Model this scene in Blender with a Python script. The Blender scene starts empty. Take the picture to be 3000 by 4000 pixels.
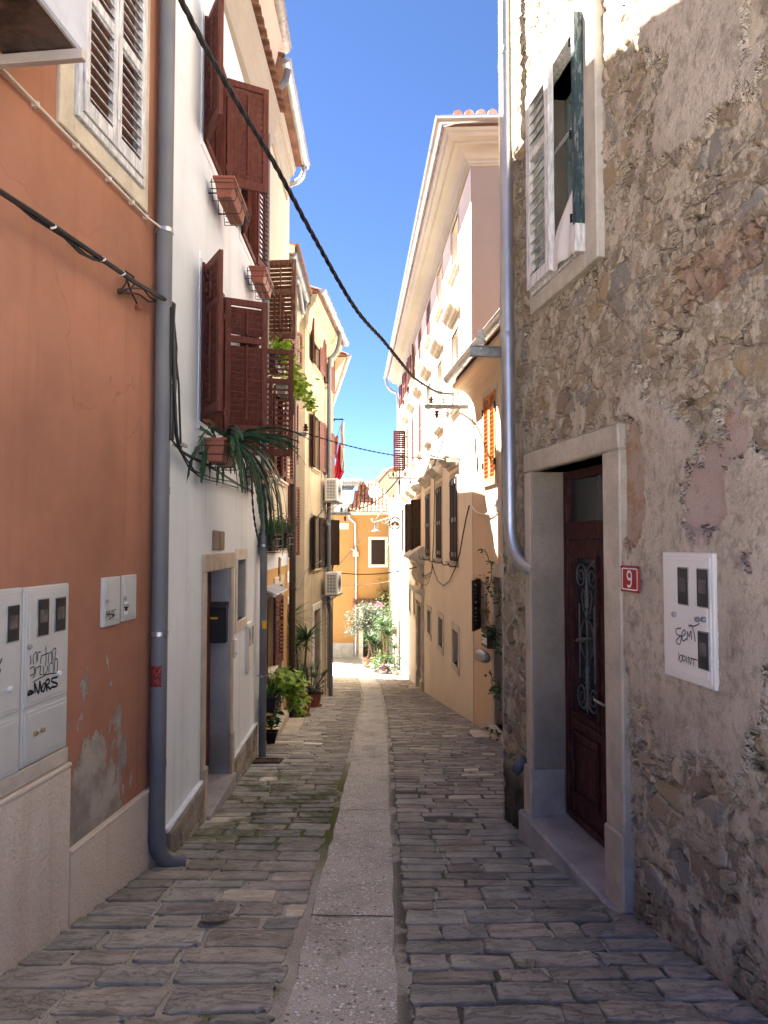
import bpy, bmesh, math, random
import numpy as np
from mathutils import Vector, Matrix
R = math.radians
rnd = random.Random(7)
scene = bpy.context.scene
COL = scene.collection

# ------------------------------------------------------------------ camera, sky, sun, exposure
F_PX = 2774.0; PITCH = R(2.37); CAM_Z = 1.6
cam = bpy.data.cameras.new('camera'); cam_o = bpy.data.objects.new('camera', cam); COL.objects.link(cam_o)
cam_o.location = (0, 0, CAM_Z); cam_o.rotation_euler = (R(90) + PITCH, 0, 0)
cam.sensor_fit = 'VERTICAL'; cam.sensor_height = 36.0; cam.lens = 36.0 * F_PX / 4000.0
cam.clip_start = 0.05; cam.clip_end = 500
scene.camera = cam_o
SUN = Vector((-1.0, 0.55, 1.5)).normalized()
world = bpy.data.worlds.new('World'); scene.world = world; world.use_nodes = True
wn = world.node_tree.nodes; wl = world.node_tree.links
sky = wn.new('ShaderNodeTexSky'); sky.sky_type = 'NISHITA'; sky.sun_disc = False
sky.sun_elevation = math.asin(SUN.z); sky.sun_rotation = math.atan2(SUN.x, SUN.y)
sky.air_density = 0.18; sky.dust_density = 0.0; sky.ozone_density = 6.0
wl.new(sky.outputs[0], wn['Background'].inputs[0]); wn['Background'].inputs[1].default_value = 0.050
sl = bpy.data.lights.new('sun', 'SUN'); sl.energy = 4.3; sl.angle = R(0.5); sl.color = (1.0, 0.95, 0.87)
so = bpy.data.objects.new('sun', sl); COL.objects.link(so); so.location = (-10, 5, 20)
so.rotation_euler = SUN.to_track_quat('Z', 'Y').to_euler()
vs = scene.view_settings; vs.view_transform = 'Standard'; vs.look = 'None'; vs.gamma = 1; vs.exposure = 4.15
scene.cycles.max_bounces = 12; scene.cycles.diffuse_bounces = 9
scene.cycles.use_denoising = True

# ------------------------------------------------------------------ node helpers
class NT:
    def __init__(s, name):
        s.m = bpy.data.materials.new(name); s.m.use_nodes = True
        s.t = s.m.node_tree; s.n = s.t.nodes; s.l = s.t.links
        s.b = s.n['Principled BSDF']; s.out = s.n['Material Output']
        s.b.inputs['Specular IOR Level'].default_value = 0.3
        s.pos = s.n.new('ShaderNodeNewGeometry').outputs['Position']
    def put(s, sock, v):
        if hasattr(v, 'is_linked') or hasattr(v, 'links'): s.l.new(v, sock)
        elif isinstance(v, (tuple, list)) and len(v) == 3 and sock.type == 'RGBA': sock.default_value = (*v, 1)
        else: sock.default_value = v
    def vec(s, sx, sy, sz, off=(0, 0, 0), src=None):
        m = s.n.new('ShaderNodeMapping'); s.l.new(src or s.pos, m.inputs[0])
        m.inputs['Scale'].default_value = (sx, sy, sz); m.inputs['Location'].default_value = off
        return m.outputs[0]
    def noise(s, scale, detail=4, rough=.55, vec=None, dist=0, col=False):
        n = s.n.new('ShaderNodeTexNoise'); s.l.new(vec or s.pos, n.inputs['Vector'])
        n.inputs['Scale'].default_value = scale; n.inputs['Detail'].default_value = detail
        n.inputs['Roughness'].default_value = rough; n.inputs['Distortion'].default_value = dist
        return n.outputs['Color' if col else 'Fac']
    def voro(s, scale, vec=None, feature='F1', rand=1, out='Distance', metric=None):
        n = s.n.new('ShaderNodeTexVoronoi'); n.feature = feature; s.l.new(vec or s.pos, n.inputs['Vector'])
        if metric: n.distance = metric
        n.inputs['Scale'].default_value = scale; n.inputs['Randomness'].default_value = rand
        return n.outputs[out]
    def math(s, op, a, b=0, clamp=False):
        n = s.n.new('ShaderNodeMath'); n.operation = op; n.use_clamp = clamp
        s.put(n.inputs[0], a); s.put(n.inputs[1], b); return n.outputs[0]
    def vmath(s, op, a, b):
        n = s.n.new('ShaderNodeVectorMath'); n.operation = op
        s.put(n.inputs[0], a); s.put(n.inputs[1], b); return n.outputs['Value' if op in ('DISTANCE', 'LENGTH') else 0]
    def ramp(s, f, lo, hi):            # smooth 0..1 between lo and hi
        n = s.n.new('ShaderNodeMapRange'); n.interpolation_type = 'SMOOTHSTEP'; s.put(n.inputs[0], f)
        n.inputs[1].default_value = lo; n.inputs[2].default_value = hi
        return n.outputs[0]
    def mix(s, f, a, b, mode='MIX'):
        n = s.n.new('ShaderNodeMix'); n.data_type = 'RGBA'; n.blend_type = mode
        s.put(n.inputs[0], f); s.put(n.inputs[6], a); s.put(n.inputs[7], b); return n.outputs[2]
    def fmix(s, f, a, b):
        n = s.n.new('ShaderNodeMix'); n.data_type = 'FLOAT'
        s.put(n.inputs[0], f); s.put(n.inputs[2], a); s.put(n.inputs[3], b); return n.outputs[0]
    def sep(s, v=None):
        n = s.n.new('ShaderNodeSeparateXYZ'); s.l.new(v or s.pos, n.inputs[0]); return n.outputs
    def bump(s, h, dist=.01, strength=1.0, normal=None):
        n = s.n.new('ShaderNodeBump'); n.inputs['Strength'].default_value = strength
        n.inputs['Distance'].default_value = dist; s.l.new(h, n.inputs['Height'])
        if normal is not None: s.l.new(normal, n.inputs['Normal'])
        return n.outputs[0]
    def fin(s, color=None, rough=.8, normal=None, metal=0, spec=None):
        if color is not None: s.put(s.b.inputs['Base Color'], color)
        s.put(s.b.inputs['Roughness'], rough); s.put(s.b.inputs['Metallic'], metal)
        if normal is not None: s.l.new(normal, s.b.inputs['Normal'])
        if spec is not None: s.b.inputs['Specular IOR Level'].default_value = spec
        return s.m

def sc(c, k): return tuple(min(1, x * k) for x in c)

def plaster(name, c, var=.12, stain=(.25, .22, .18), stain_amt=.25, bump=.006, streak=.2, fine=1.0):
    t = NT(name)
    big = t.noise(.9, 5, .6); mid = t.noise(5, 5, .6); fin = t.noise(45, 4, .6)
    col = t.mix(t.ramp(big, .3, .72), sc(c, 1 - var), sc(c, 1 + var * .7))
    col = t.mix(t.math('MULTIPLY', t.ramp(mid, .45, .8), .35), col, sc(c, 1 - 1.5 * var))
    st = t.noise(1.0, 5, .65, vec=t.vec(5, 5, .35))
    col = t.mix(t.math('MULTIPLY', t.ramp(st, .5, .78), streak), col, stain)
    col = t.mix(t.math('MULTIPLY', t.ramp(t.noise(2.3, 6, .7), .58, .75), stain_amt), col, stain)
    h = t.math('ADD', t.math('MULTIPLY', mid, .9), t.math('MULTIPLY', fin, .25 * fine))
    return t.fin(col, .88, t.bump(h, bump))

def flat(name, c, rough=.5, metal=0, var=.1, scale=8, bump=0, spec=None):
    t = NT(name)
    f = t.noise(scale, 4, .6)
    col = t.mix(t.ramp(f, .3, .7), sc(c, 1 - var), sc(c, 1 + var))
    nr = t.bump(t.noise(scale * 6, 3, .6), bump) if bump else None
    return t.fin(col, rough, nr, metal, spec)

def wood(name, c, weather=0.0, wcol=(.30, .25, .2)):
    t = NT(name)
    g = t.noise(7, 5, .65, vec=t.vec(6, 6, 1.0)); g2 = t.noise(30, 4, .6, vec=t.vec(3, 3, .5))
    col = t.mix(t.ramp(g, .3, .7), sc(c, .72), sc(c, 1.28))
    if weather: col = t.mix(t.math('MULTIPLY', t.ramp(t.noise(12, 6, .7, vec=t.vec(3, 3, .7)), .52, .62), weather), col, wcol)
    return t.fin(col, .62, t.bump(g2, .003), spec=.2)

def stone_trim(name, c, pit=.5):
    t = NT(name)
    a = t.noise(4, 6, .65); b = t.noise(28, 5, .7); v = t.voro(60, rand=1)
    col = t.mix(t.ramp(a, .3, .7), sc(c, .8), sc(c, 1.12))
    col = t.mix(t.math('MULTIPLY', t.ramp(b, .55, .72), .45), col, sc(c, .55))
    h = t.math('ADD', a, t.math('MULTIPLY', b, pit))
    return t.fin(col, .85, t.bump(h, .008))

# ------------------------------------------------------------------ geometry helpers
class Fr:                              # a vertical frame: u along the wall, z up, n out into the street
    def __init__(s, o, u, n):
        s.o = Vector(o); s.u = Vector(u).normalized(); s.n = Vector(n).normalized()
    def P(s, u, z, n=0.0): return s.o + s.u * u + s.n * n + Vector((0, 0, z))
    def sub(s, u, z, n, ang):          # hinge frame turned by ang about z
        m = Matrix.Rotation(ang, 3, 'Z'); r = Fr(s.P(u, z, n), m @ s.u, m @ s.n); return r
    def uz(s, px, py, off=0.0):        # where the sight line measured in the photo meets this wall's plane
        a = (px - 1500) / F_PX; b = (2000 - py) / F_PX
        d = Vector((a, math.cos(PITCH) - b * math.sin(PITCH), math.sin(PITCH) + b * math.cos(PITCH)))
        o = Vector((0, 0, CAM_Z)); q = s.o + s.n * off
        t = (q - o).dot(s.n) / d.dot(s.n); w = o + d * t
        return (w - s.o).dot(s.u), w.z
    def rect(s, x0, y0, x1, y1, off=0.0):   # opposite corners measured on the wall
        a = s.uz(x0, y0, off); b = s.uz(x1, y1, off)
        return min(a[0], b[0]), max(a[0], b[0]), min(a[1], b[1]), max(a[1], b[1])

def wall_fr(X0, Y0, dx, left):         # u is measured from the point with Y = 0
    k = math.hypot(1, dx); o = (X0 - dx * Y0, 0, 0); u = (dx / k, 1 / k, 0)
    n = (1 / k, -dx / k, 0) if left else (-1 / k, dx / k, 0)
    return Fr(o, u, n)
FA = wall_fr(-1.606, 4.68, .111, True); FB = wall_fr(-1.52, 5, -.0126, True)
FC = wall_fr(-1.62, 9.2, -.01, True); FD = wall_fr(-1.90, 12.2, -.01, True)
FE = wall_fr(-1.72, 15.4, .07, True); FF = wall_fr(-1.40, 19.6, -.136, True)
FI = wall_fr(1.49, 11.9, -.046, False); FJ = wall_fr(1.49, 11.9, -.102, False)
FK = wall_fr(1.40, 3.89, -.165, False); FH = wall_fr(.62, 30, -.08, False)
FG = Fr((0, 35, 0), (1, 0, 0), (0, -1, 0))
XY = Fr((0, 0, 0), (1, 0, 0), (0, -1, 0))

GP = [(-60, 1.5), (-5, .5), (0, .03), (3, -.32), (5, -.60), (6.1, -.76), (8.7, -1.02), (12, -1.43), (20, -2.6), (26, -3.37), (30, -3.8), (35, -4.12), (60, -4.6)]
_gx = [a for a, b in GP]; _gy = [b for a, b in GP]
def G(Y): return float((np.interp(Y - .5, _gx, _gy) + np.interp(Y, _gx, _gy) * 2 + np.interp(Y + .5, _gx, _gy)) / 4)
def gpx(px, py):                       # point of the ground under a sight line
    a = (px - 1500) / F_PX; b = (2000 - py) / F_PX
    c = math.cos(PITCH) - b * math.sin(PITCH); e = math.sin(PITCH) + b * math.cos(PITCH)
    lo, hi = .5, 60
    for _ in range(50):
        m = (lo + hi) / 2
        if CAM_Z + m / c * e > G(m): lo = m
        else: hi = m
    return Vector((m / c * a, m, G(m)))
def vpt(px, py, plane_pt, plane_n):    # sight line against a vertical plane
    a = (px - 1500) / F_PX; b = (2000 - py) / F_PX
    d = Vector((a, math.cos(PITCH) - b * math.sin(PITCH), math.sin(PITCH) + b * math.cos(PITCH)))
    o = Vector((0, 0, CAM_Z)); n = Vector(plane_n)
    return o + d * ((Vector(plane_pt) - o).dot(n) / d.dot(n))

class MB:
    def __init__(s): s.v = []; s.f = []; s.mi = []; s.smooth = False
    def add(s, vs, fs, mi=0):
        k = len(s.v); s.v += [tuple(v) for v in vs]; s.f += [tuple(i + k for i in f) for f in fs]; s.mi += [mi] * len(fs); return s
    def box(s, fr, u0, u1, z0, z1, n0, n1, mi=0):
        c = [fr.P(u, z, n) for u in (u0, u1) for z in (z0, z1) for n in (n0, n1)]
        return s.add(c, [(0, 1, 3, 2), (4, 6, 7, 5), (0, 4, 5, 1), (2, 3, 7, 6), (0, 2, 6, 4), (1, 5, 7, 3)], mi)
    def prism(s, fr, poly, n0, n1, mi=0):          # poly of (u,z), extruded along n
        k = len(poly); vs_ = [fr.P(u, z, n0) for u, z in poly] + [fr.P(u, z, n1) for u, z in poly]
        return s.add(vs_, [tuple(range(k))[::-1], tuple(range(k, 2 * k))] + [(i, (i + 1) % k, (i + 1) % k + k, i + k) for i in range(k)], mi)
    def ext(s, fr, prof, u0, u1, closed=True, mi=0, dn=0.0):   # prof of (n,z), run along u
        k = len(prof); vs_ = [fr.P(u0, z, n) for n, z in prof] + [fr.P(u1, z, n + dn) for n, z in prof]
        fs = [(i, (i + 1) % k, (i + 1) % k + k, i + k) for i in range(k if closed else k - 1)]
        if closed: fs += [tuple(range(k))[::-1], tuple(range(k, 2 * k))]
        return s.add(vs_, fs, mi)
    def tube(s, pts, r, seg=8, mi=0, cap=True):
        pts = [Vector(p) for p in pts]; n = len(pts); rs = r if isinstance(r, (list, tuple)) else [r] * n
        vs_ = []; prev = None
        for i, p in enumerate(pts):
            d = (pts[min(i + 1, n - 1)] - pts[max(i - 1, 0)])
            if d.length < 1e-9: d = Vector((0, 0, 1))
            d.normalize()
            if prev is None:
                prev = d.cross(Vector((0, 0, 1)) if abs(d.z) < .9 else Vector((1, 0, 0))).normalized()
            x = (prev - d * prev.dot(d))
            x = x.normalized() if x.length > 1e-6 else d.orthogonal().normalized()
            prev = x; y = d.cross(x)
            for j in range(seg):
                a = 2 * math.pi * j / seg; vs_.append(p + (x * math.cos(a) + y * math.sin(a)) * rs[i])
        fs = [(i * seg + j, i * seg + (j + 1) % seg, (i + 1) * seg + (j + 1) % seg, (i + 1) * seg + j) for i in range(n - 1) for j in range(seg)]
        if cap: fs += [tuple(range(seg))[::-1], tuple(range((n - 1) * seg, n * seg))]
        s.smooth = True
        return s.add(vs_, fs, mi)
    def lathe(s, c, prof, seg=20, mi=0, axis=None):    # prof of (r, h) about an axis through c
        c = Vector(c); ax = Vector(axis or (0, 0, 1)).normalized(); x = ax.orthogonal().normalized(); y = ax.cross(x)
        vs_ = [c + ax * h + (x * math.cos(2 * math.pi * j / seg) + y * math.sin(2 * math.pi * j / seg)) * r for r, h in prof for j in range(seg)]
        fs = [(i * seg + j, i * seg + (j + 1) % seg, (i + 1) * seg + (j + 1) % seg, (i + 1) * seg + j) for i in range(len(prof) - 1) for j in range(seg)]
        s.smooth = True
        return s.add(vs_, fs, mi)
    def ribbon(s, pts, ws, side, mi=0):     # a strip with its own width at each point; side = width direction(s)
        vs_ = []
        for i, (p, w) in enumerate(zip(pts, ws)):
            sd = side[i] if isinstance(side, list) else side
            vs_ += [Vector(p) - sd * w / 2, Vector(p) + sd * w / 2]
        return s.add(vs_, [(2 * i, 2 * i + 1, 2 * i + 3, 2 * i + 2) for i in range(len(pts) - 1)], mi)
    def base(s):
        a = np.array(s.v); lo = a.min(0); hi = a.max(0)
        return Vector(((lo[0] + hi[0]) / 2, (lo[1] + hi[1]) / 2, lo[2]))
    def build(s, name, mat, parent=None, bevel=0.0, smooth=None, at=None, normals=True):
        o0 = Vector(parent['_o']) if parent is not None else (Vector(at) if at is not None else s.base())
        me = bpy.data.meshes.new(name)
        me.from_pydata([tuple(Vector(v) - o0) for v in s.v], [], s.f)
        for m in (mat if isinstance(mat, (list, tuple)) else [mat]): me.materials.append(m)
        if any(s.mi): me.polygons.foreach_set('material_index', s.mi)
        if normals:
            bm = bmesh.new(); bm.from_mesh(me); bmesh.ops.recalc_face_normals(bm, faces=bm.faces); bm.to_mesh(me); bm.free()
        if s.smooth if smooth is None else smooth:
            me.polygons.foreach_set('use_smooth', [True] * len(me.polygons))
            if hasattr(me, 'set_sharp_from_angle'): me.set_sharp_from_angle(angle=R(50))
        o = bpy.data.objects.new(name, me); COL.objects.link(o); o['_o'] = tuple(o0)
        if parent is not None: o.parent = parent
        else: o.location = o0
        if bevel:
            b = o.modifiers.new('bevel', 'BEVEL'); b.width = bevel; b.segments = 1; b.limit_method = 'ANGLE'
        return o

def tag(o, label, cat, group=None):
    o['label'] = label; o['category'] = cat
    if group: o['group'] = group
    return o
def thing(name, loc, label, cat, group=None):
    o = bpy.data.objects.new(name, None); COL.objects.link(o); o.location = loc; o['_o'] = tuple(loc)
    o.empty_display_size = .1
    return tag(o, label, cat, group)
def struct(o): o['kind'] = 'structure'; return o
def stuff(o): o['kind'] = 'stuff'; return o

# ------------------------------------------------------------------ materials
M = {}
M['orange'] = None
def mat_orange():
    t = NT('orange_plaster'); c = (.36, .165, .104)
    big = t.noise(.8, 5, .6); mid = t.noise(4, 6, .6, vec=t.vec(1, 1, 1.6)); fine = t.noise(60, 3, .6)
    col = t.mix(t.ramp(big, .3, .7), sc(c, .76), sc(c, 1.14))
    col = t.mix(t.math('MULTIPLY', t.ramp(mid, .45, .75), .4), col, (.29, .145, .10))
    stk = t.noise(1.3, 6, .65, vec=t.vec(7, 7, .28)); col = t.mix(t.math('MULTIPLY', t.ramp(stk, .52, .72), .35), col, (.24, .095, .06))
    col = t.mix(t.math('MULTIPLY', t.ramp(t.noise(1.7, 7, .7, vec=t.vec(6, 6, .4, (2, 5, 1))), .56, .74), .25), col, (.40, .20, .13))
    cr = t.voro(.9, t.vmath('ADD', t.pos, t.vmath('MULTIPLY', t.noise(3, 5, .6, col=True), (.35, .35, .35))), 'DISTANCE_TO_EDGE')
    col = t.mix(t.math('MULTIPLY', t.math('MULTIPLY', t.ramp(cr, .006, .001), t.ramp(t.noise(1.4), .5, .6)), .5), col, (.22, .09, .06))
    # flaked patches of grey undercoat low on the wall beside the meter cabinet
    yz = t.sep()
    dy = t.math('DIVIDE', t.math('SUBTRACT', yz[1], 4.14), .46); dz = t.math('DIVIDE', t.math('SUBTRACT', yz[2], .05), .62)
    d = t.math('SQRT', t.math('ADD', t.math('MULTIPLY', dy, dy), t.math('MULTIPLY', dz, dz)))
    n = t.noise(3.4, 8, .66, vec=t.vec(1, 2.2, 1.0, (3.1, 1.3, .4)))
    k = t.math('ADD', n, t.math('MULTIPLY', t.math('SUBTRACT', 1.0, d), .26))
    m = t.ramp(k, .550, .562)
    m = t.math('MULTIPLY', m, t.ramp(d, 1.6, 1.4))
    und = t.mix(t.ramp(t.noise(5, 6, .65), .35, .65), (.24, .21, .185), (.40, .36, .30))
    col2 = t.mix(m, col, und)
    h = t.math('ADD', t.math('MULTIPLY', mid, .6), t.math('ADD', t.math('MULTIPLY', fine, .12), t.math('MULTIPLY', m, -.5)))
    return t.fin(col2, .86, t.bump(h, .006))
M['orange'] = mat_orange()
M['white'] = plaster('white_plaster', (.72, .79, .86), .07, (.52, .54, .58), .4, .005, .5)
M['cornice'] = plaster('cream_cornice_plaster', (.36, .335, .28), .08, (.35, .30, .2), .12, .003, .15)
M['yellow'] = plaster('yellow_plaster', (.55, .34, .13), .06, (.5, .35, .2), .1, .003, .1)
M['cream'] = plaster('cream_plaster', (.52, .46, .36), .06, (.5, .4, .25), .12, .003, .1)
M['peach'] = plaster('peach_plaster', (.55, .34, .20), .06, (.5, .35, .2), .1, .003, .1)
M['beige'] = plaster('beige_pink_plaster', (.80, .70, .58), .05, (.56, .45, .34), .16, .003, .28)
M['tan'] = plaster('tan_plaster', (.66, .50, .36), .05, (.5, .36, .22), .08, .0025, .08)
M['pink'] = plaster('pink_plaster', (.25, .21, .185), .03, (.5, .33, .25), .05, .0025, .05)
M['far_orange'] = plaster('far_orange_plaster', (.29, .155, .055), .06, (.6, .3, .1), .08, .003, .08)
M['far_cream'] = plaster('far_cream_plaster', (.38, .35, .23), .04, (.6, .5, .3), .08, .003, .08)
M['old'] = plaster('stained_old_plaster', (.47, .385, .265), .22, (.17, .125, .08), .7, .012, .6)
M['plinth'] = plaster('rough_buff_plinth', (.62, .54, .45), .1, (.44, .25, .14), .45, .012, .35, 3.0)
M['trim'] = stone_trim('limestone_trim', (.50, .45, .37), .6)
M['trim_white'] = stone_trim('pale_limestone', (.62, .57, .49), .35)
M['grey_stone'] = stone_trim('grey_door_stone', (.33, .31, .29), .9)
M['granite'] = stone_trim('speckled_threshold', (.36, .35, .35), 1.0)
M['red_wood'] = wood('red_brown_wood', (.098, .027, .019), .25, (.16, .09, .07))
M['red_wood2'] = wood('mahogany_painted_wood', (.115, .032, .022), .2, (.2, .12, .09))
M['old_wood'] = wood('weathered_brown_wood', (.12, .05, .03), .7, (.28, .2, .15))
M['dark_wood'] = wood('dark_brown_wood', (.035, .022, .018)); M['dark_wood'].node_tree.nodes['Principled BSDF'].inputs['Specular IOR Level'].default_value = .06
M['orange_wood'] = wood('orange_brown_wood', (.42, .17, .06))
M['door_wood'] = wood('maroon_door_wood', (.048, .014, .013), .25, (.2, .12, .1))
M['white_wood'] = wood('peeling_white_wood', (.62, .60, .57), .35, (.26, .24, .2))
M['green_wood'] = wood('flaking_dark_green_wood', (.03, .055, .06), .4, (.35, .33, .3))
M['grey_wood'] = wood('pale_grey_painted_wood', (.52, .53, .56))
M['zinc'] = flat('zinc', (.42, .43, .45), .32, .85, .12, 5)
M['steel'] = flat('galvanised_steel_pipe', (.50, .51, .52), .36, .85, .08, 3)
M['grey_pipe'] = flat('dull_grey_pipe', (.12, .13, .145), .42, .35, .12, 4)
M['grey_pipe2'] = flat('mid_grey_pipe', (.135, .142, .155), .55, 0, .10, 2)
M['brown_pipe'] = flat('brown_pipe', (.05, .035, .03), .45, .2)
M['iron_scroll'] = flat('wrought_iron', (.10, .10, .105), .5, .5, .2, 20)
M['iron'] = flat('black_iron', (.03, .03, .032), .5, .6)
M['iron_grey'] = flat('grey_painted_iron', (.34, .34, .33), .55, .3, .2, 12)
M['cable'] = flat('black_cable', (.013, .013, .014), .5)
M['cable_grey'] = flat('grey_cable', (.16, .16, .16), .6)
M['cable_white'] = flat('pale_conduit', (.55, .50, .45), .5)
M['terra'] = flat('terracotta_plastic', (.24, .075, .045), .55, 0, .12, 6)
M['terra2'] = flat('terracotta_tile', (.20, .105, .07), .8, 0, .3, 7, .002)
M['soil'] = flat('soil', (.03, .02, .015), .9)
M['black_plastic'] = flat('black_plastic', (.022, .022, .024), .45)
M['cabinet'] = flat('grey_painted_cabinet', (.50, .50, .48), .45, 0, .05, 3)
M['cabinet2'] = flat('offwhite_cabinet', (.70, .66, .61), .42, 0, .05, 3)
M['white_plastic'] = flat('offwhite_plastic', (.66, .65, .62), .4, 0, .04, 3)
M['meter_glass'] = flat('smoked_meter_window', (.035, .035, .035), .28, 0, .2, 6, spec=.5)
M['glass'] = flat('dark_window_glass', (.03, .035, .04), .06, 0, .1, 3, spec=.6)
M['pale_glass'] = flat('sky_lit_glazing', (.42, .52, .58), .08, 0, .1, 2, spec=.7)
M['dusty_glass'] = flat('dusty_dark_glass', (.03, .036, .038), .25, 0, .25, 3, spec=.5)
M['red_enamel'] = flat('red_enamel', (.36, .02, .02), .3)
M['white_paint'] = flat('white_paint', (.78, .78, .76), .5)
M['ink'] = flat('marker_ink', (.012, .012, .013), .6)
M['ink_grey'] = flat('faded_marker_ink', (.09, .09, .095), .6)
M['brass'] = flat('aged_brass', (.45, .33, .14), .35, .8)
M['curtain'] = flat('white_cloth', (.66, .62, .58), .9, 0, .04, 4)
M['cloth_red'] = flat('red_cloth', (.55, .03, .06), .9)
M['cloth_pink'] = flat('pink_cloth', (.6, .25, .2), .9)
M['cloth_white'] = flat('washed_white_cloth', (.7, .62, .55), .9)
M['cloth_green'] = flat('dull_green_cloth', (.10, .17, .13), .9)
M['porcelain'] = flat('insulator_porcelain', (.6, .58, .53), .25)
M['porcelain_brown'] = flat('brown_insulator_porcelain', (.08, .04, .03), .25)
M['yellow_sticker'] = flat('yellow_sticker', (.7, .42, .03), .5)
M['red_sticker'] = flat('dark_red_sticker', (.2, .03, .03), .5, 0, .8, 60)
def leafmat(name, c, var=.3):
    t = NT(name)
    col = t.mix(t.ramp(t.noise(9, 3), .35, .65), sc(c, 1 - var), sc(c, 1 + var))
    t.fin(col, .5)
    t.b.inputs['Transmission Weight'].default_value = 0
    tr = t.n.new('ShaderNodeBsdfTranslucent'); t.l.new(col, tr.inputs[0])
    ms = t.n.new('ShaderNodeMixShader'); ms.inputs[0].default_value = .25
    t.l.new(t.b.outputs[0], ms.inputs[1]); t.l.new(tr.outputs[0], ms.inputs[2]); t.l.new(ms.outputs[0], t.out.inputs[0])
    return t.m
M['leaf_dark'] = leafmat('dark_leaf', (.042, .092, .046)); M['leaf'] = leafmat('green_leaf', (.05, .12, .03))
M['leaf_lime'] = leafmat('lime_leaf', (.32, .47, .05)); M['leaf_grey'] = leafmat('olive_leaf', (.065, .082, .055))
M['leaf_yucca'] = leafmat('yucca_leaf', (.035, .07, .022)); M['flower'] = leafmat('pink_flower', (.35, .06, .14)); M['leaf_sun'] = leafmat('sunny_leaf', (.045, .085, .018))
M['bark'] = flat('bark', (.10, .07, .045), .9, 0, .3, 20, .004)

# ------------------------------------------------------------------ ground, paving
SL = [(-6, -.40), (2.9, -.40), (9, -.40), (12, -.43), (15.4, -.45), (19, -.56), (23.2, -.76), (27, -1.1), (31, -1.7)]
SR = [(-6, .055), (2.9, .055), (9, .055), (12, .015), (15.4, -.01), (19, -.08), (23.2, -.17), (27, -.5), (31, -1.0)]
def ip(T, y): return float(np.interp(y, [a for a, b in T], [b for a, b in T]))
LW = [(-8, -2.95), (0, -2.10), (5, -1.56), (8.9, -1.56), (12, -1.64), (12.4, -1.9), (15.4, -1.9), (15.5, -1.72), (19.6, -1.42), (20, -1.5), (25, -2.2), (35, -3.5)]
RW = [(-8, 3.36), (0, 2.04), (6.2, 1.02), (6.3, 1.9), (9.5, 1.75), (12, 1.49), (29.8, .68), (30, .6), (35, .2)]
def mat_mortar():
    t = NT('paving_mortar')
    a = t.noise(3, 5, .6); b = t.noise(60, 4, .7); g = t.voro(110)
    col = t.mix(t.ramp(a, .3, .7), (.37, .355, .315), (.50, .485, .43))
    col = t.mix(t.math('MULTIPLY', t.ramp(b, .5, .7), .5), col, (.42, .39, .35))
    p = t.sep()
    my = t.math('MULTIPLY', t.ramp(p[1], 4.3, 5.6), t.ramp(p[1], 9.5, 7.0))
    mx = t.math('MULTIPLY', t.ramp(p[0], -1.7, -1.2), t.ramp(p[0], -.28, -.42))
    ms = t.math('MULTIPLY', t.math('MULTIPLY', my, mx), t.ramp(t.noise(1.8, 5, .6), .33, .44))
    ms2 = t.math('MULTIPLY', t.ramp(t.noise(1.1, 5, .6, vec=t.vec(1, 1, 1, (7, 3, 1))), .60, .68), .8)
    dark = t.math('MULTIPLY', t.ramp(t.noise(2.1, 5, .7, vec=t.vec(1, 1, 1, (3, 8, 1))), .44, .53), t.ramp(p[0], .0, .12))
    col = t.mix(t.math('MULTIPLY', dark, .8), col, (.035, .035, .025))
    col = t.mix(t.math('MAXIMUM', ms, ms2), col, (.11, .13, .03))
    return t.fin(col, .95, t.bump(t.math('ADD', b, t.math('MULTIPLY', g, .5)), .012))
def mat_slate():
    t = NT('slate_paving')
    at = t.n.new('ShaderNodeAttribute'); at.attribute_name = 'tint'
    a = t.noise(5, 6, .65); b = t.noise(22, 6, .7); c = t.noise(3.0, 8, .75, vec=t.vec(1.2, 3.4, 1), dist=.6)
    col = t.mix(t.ramp(a, .3, .72), (.285, .28, .26), (.43, .42, .385))
    col = t.mix(t.math('MULTIPLY', t.ramp(b, .58, .72), .5), col, (.42, .41, .38))
    col = t.mix(1.0, col, at.outputs['Color'], 'MULTIPLY')
    p = t.sep()
    my = t.math('MULTIPLY', t.ramp(p[1], 4.5, 6.0), t.ramp(p[1], 9.5, 7.0)); mx = t.ramp(p[0], -.38, -.5)
    ms = t.math('MULTIPLY', t.math('MULTIPLY', my, mx), t.math('MULTIPLY', t.ramp(t.noise(2.6, 6, .7), .46, .6), .8))
    col = t.mix(ms, col, (.10, .115, .04))
    lay = t.ramp(t.math('FRACT', t.math('MULTIPLY', c, 6.0)), 0, .25)
    h = t.math('ADD', t.math('MULTIPLY', lay, .30), t.math('ADD', t.math('MULTIPLY', b, .9), a))
    return t.fin(col, .85, t.bump(h, .009), spec=.08)
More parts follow.
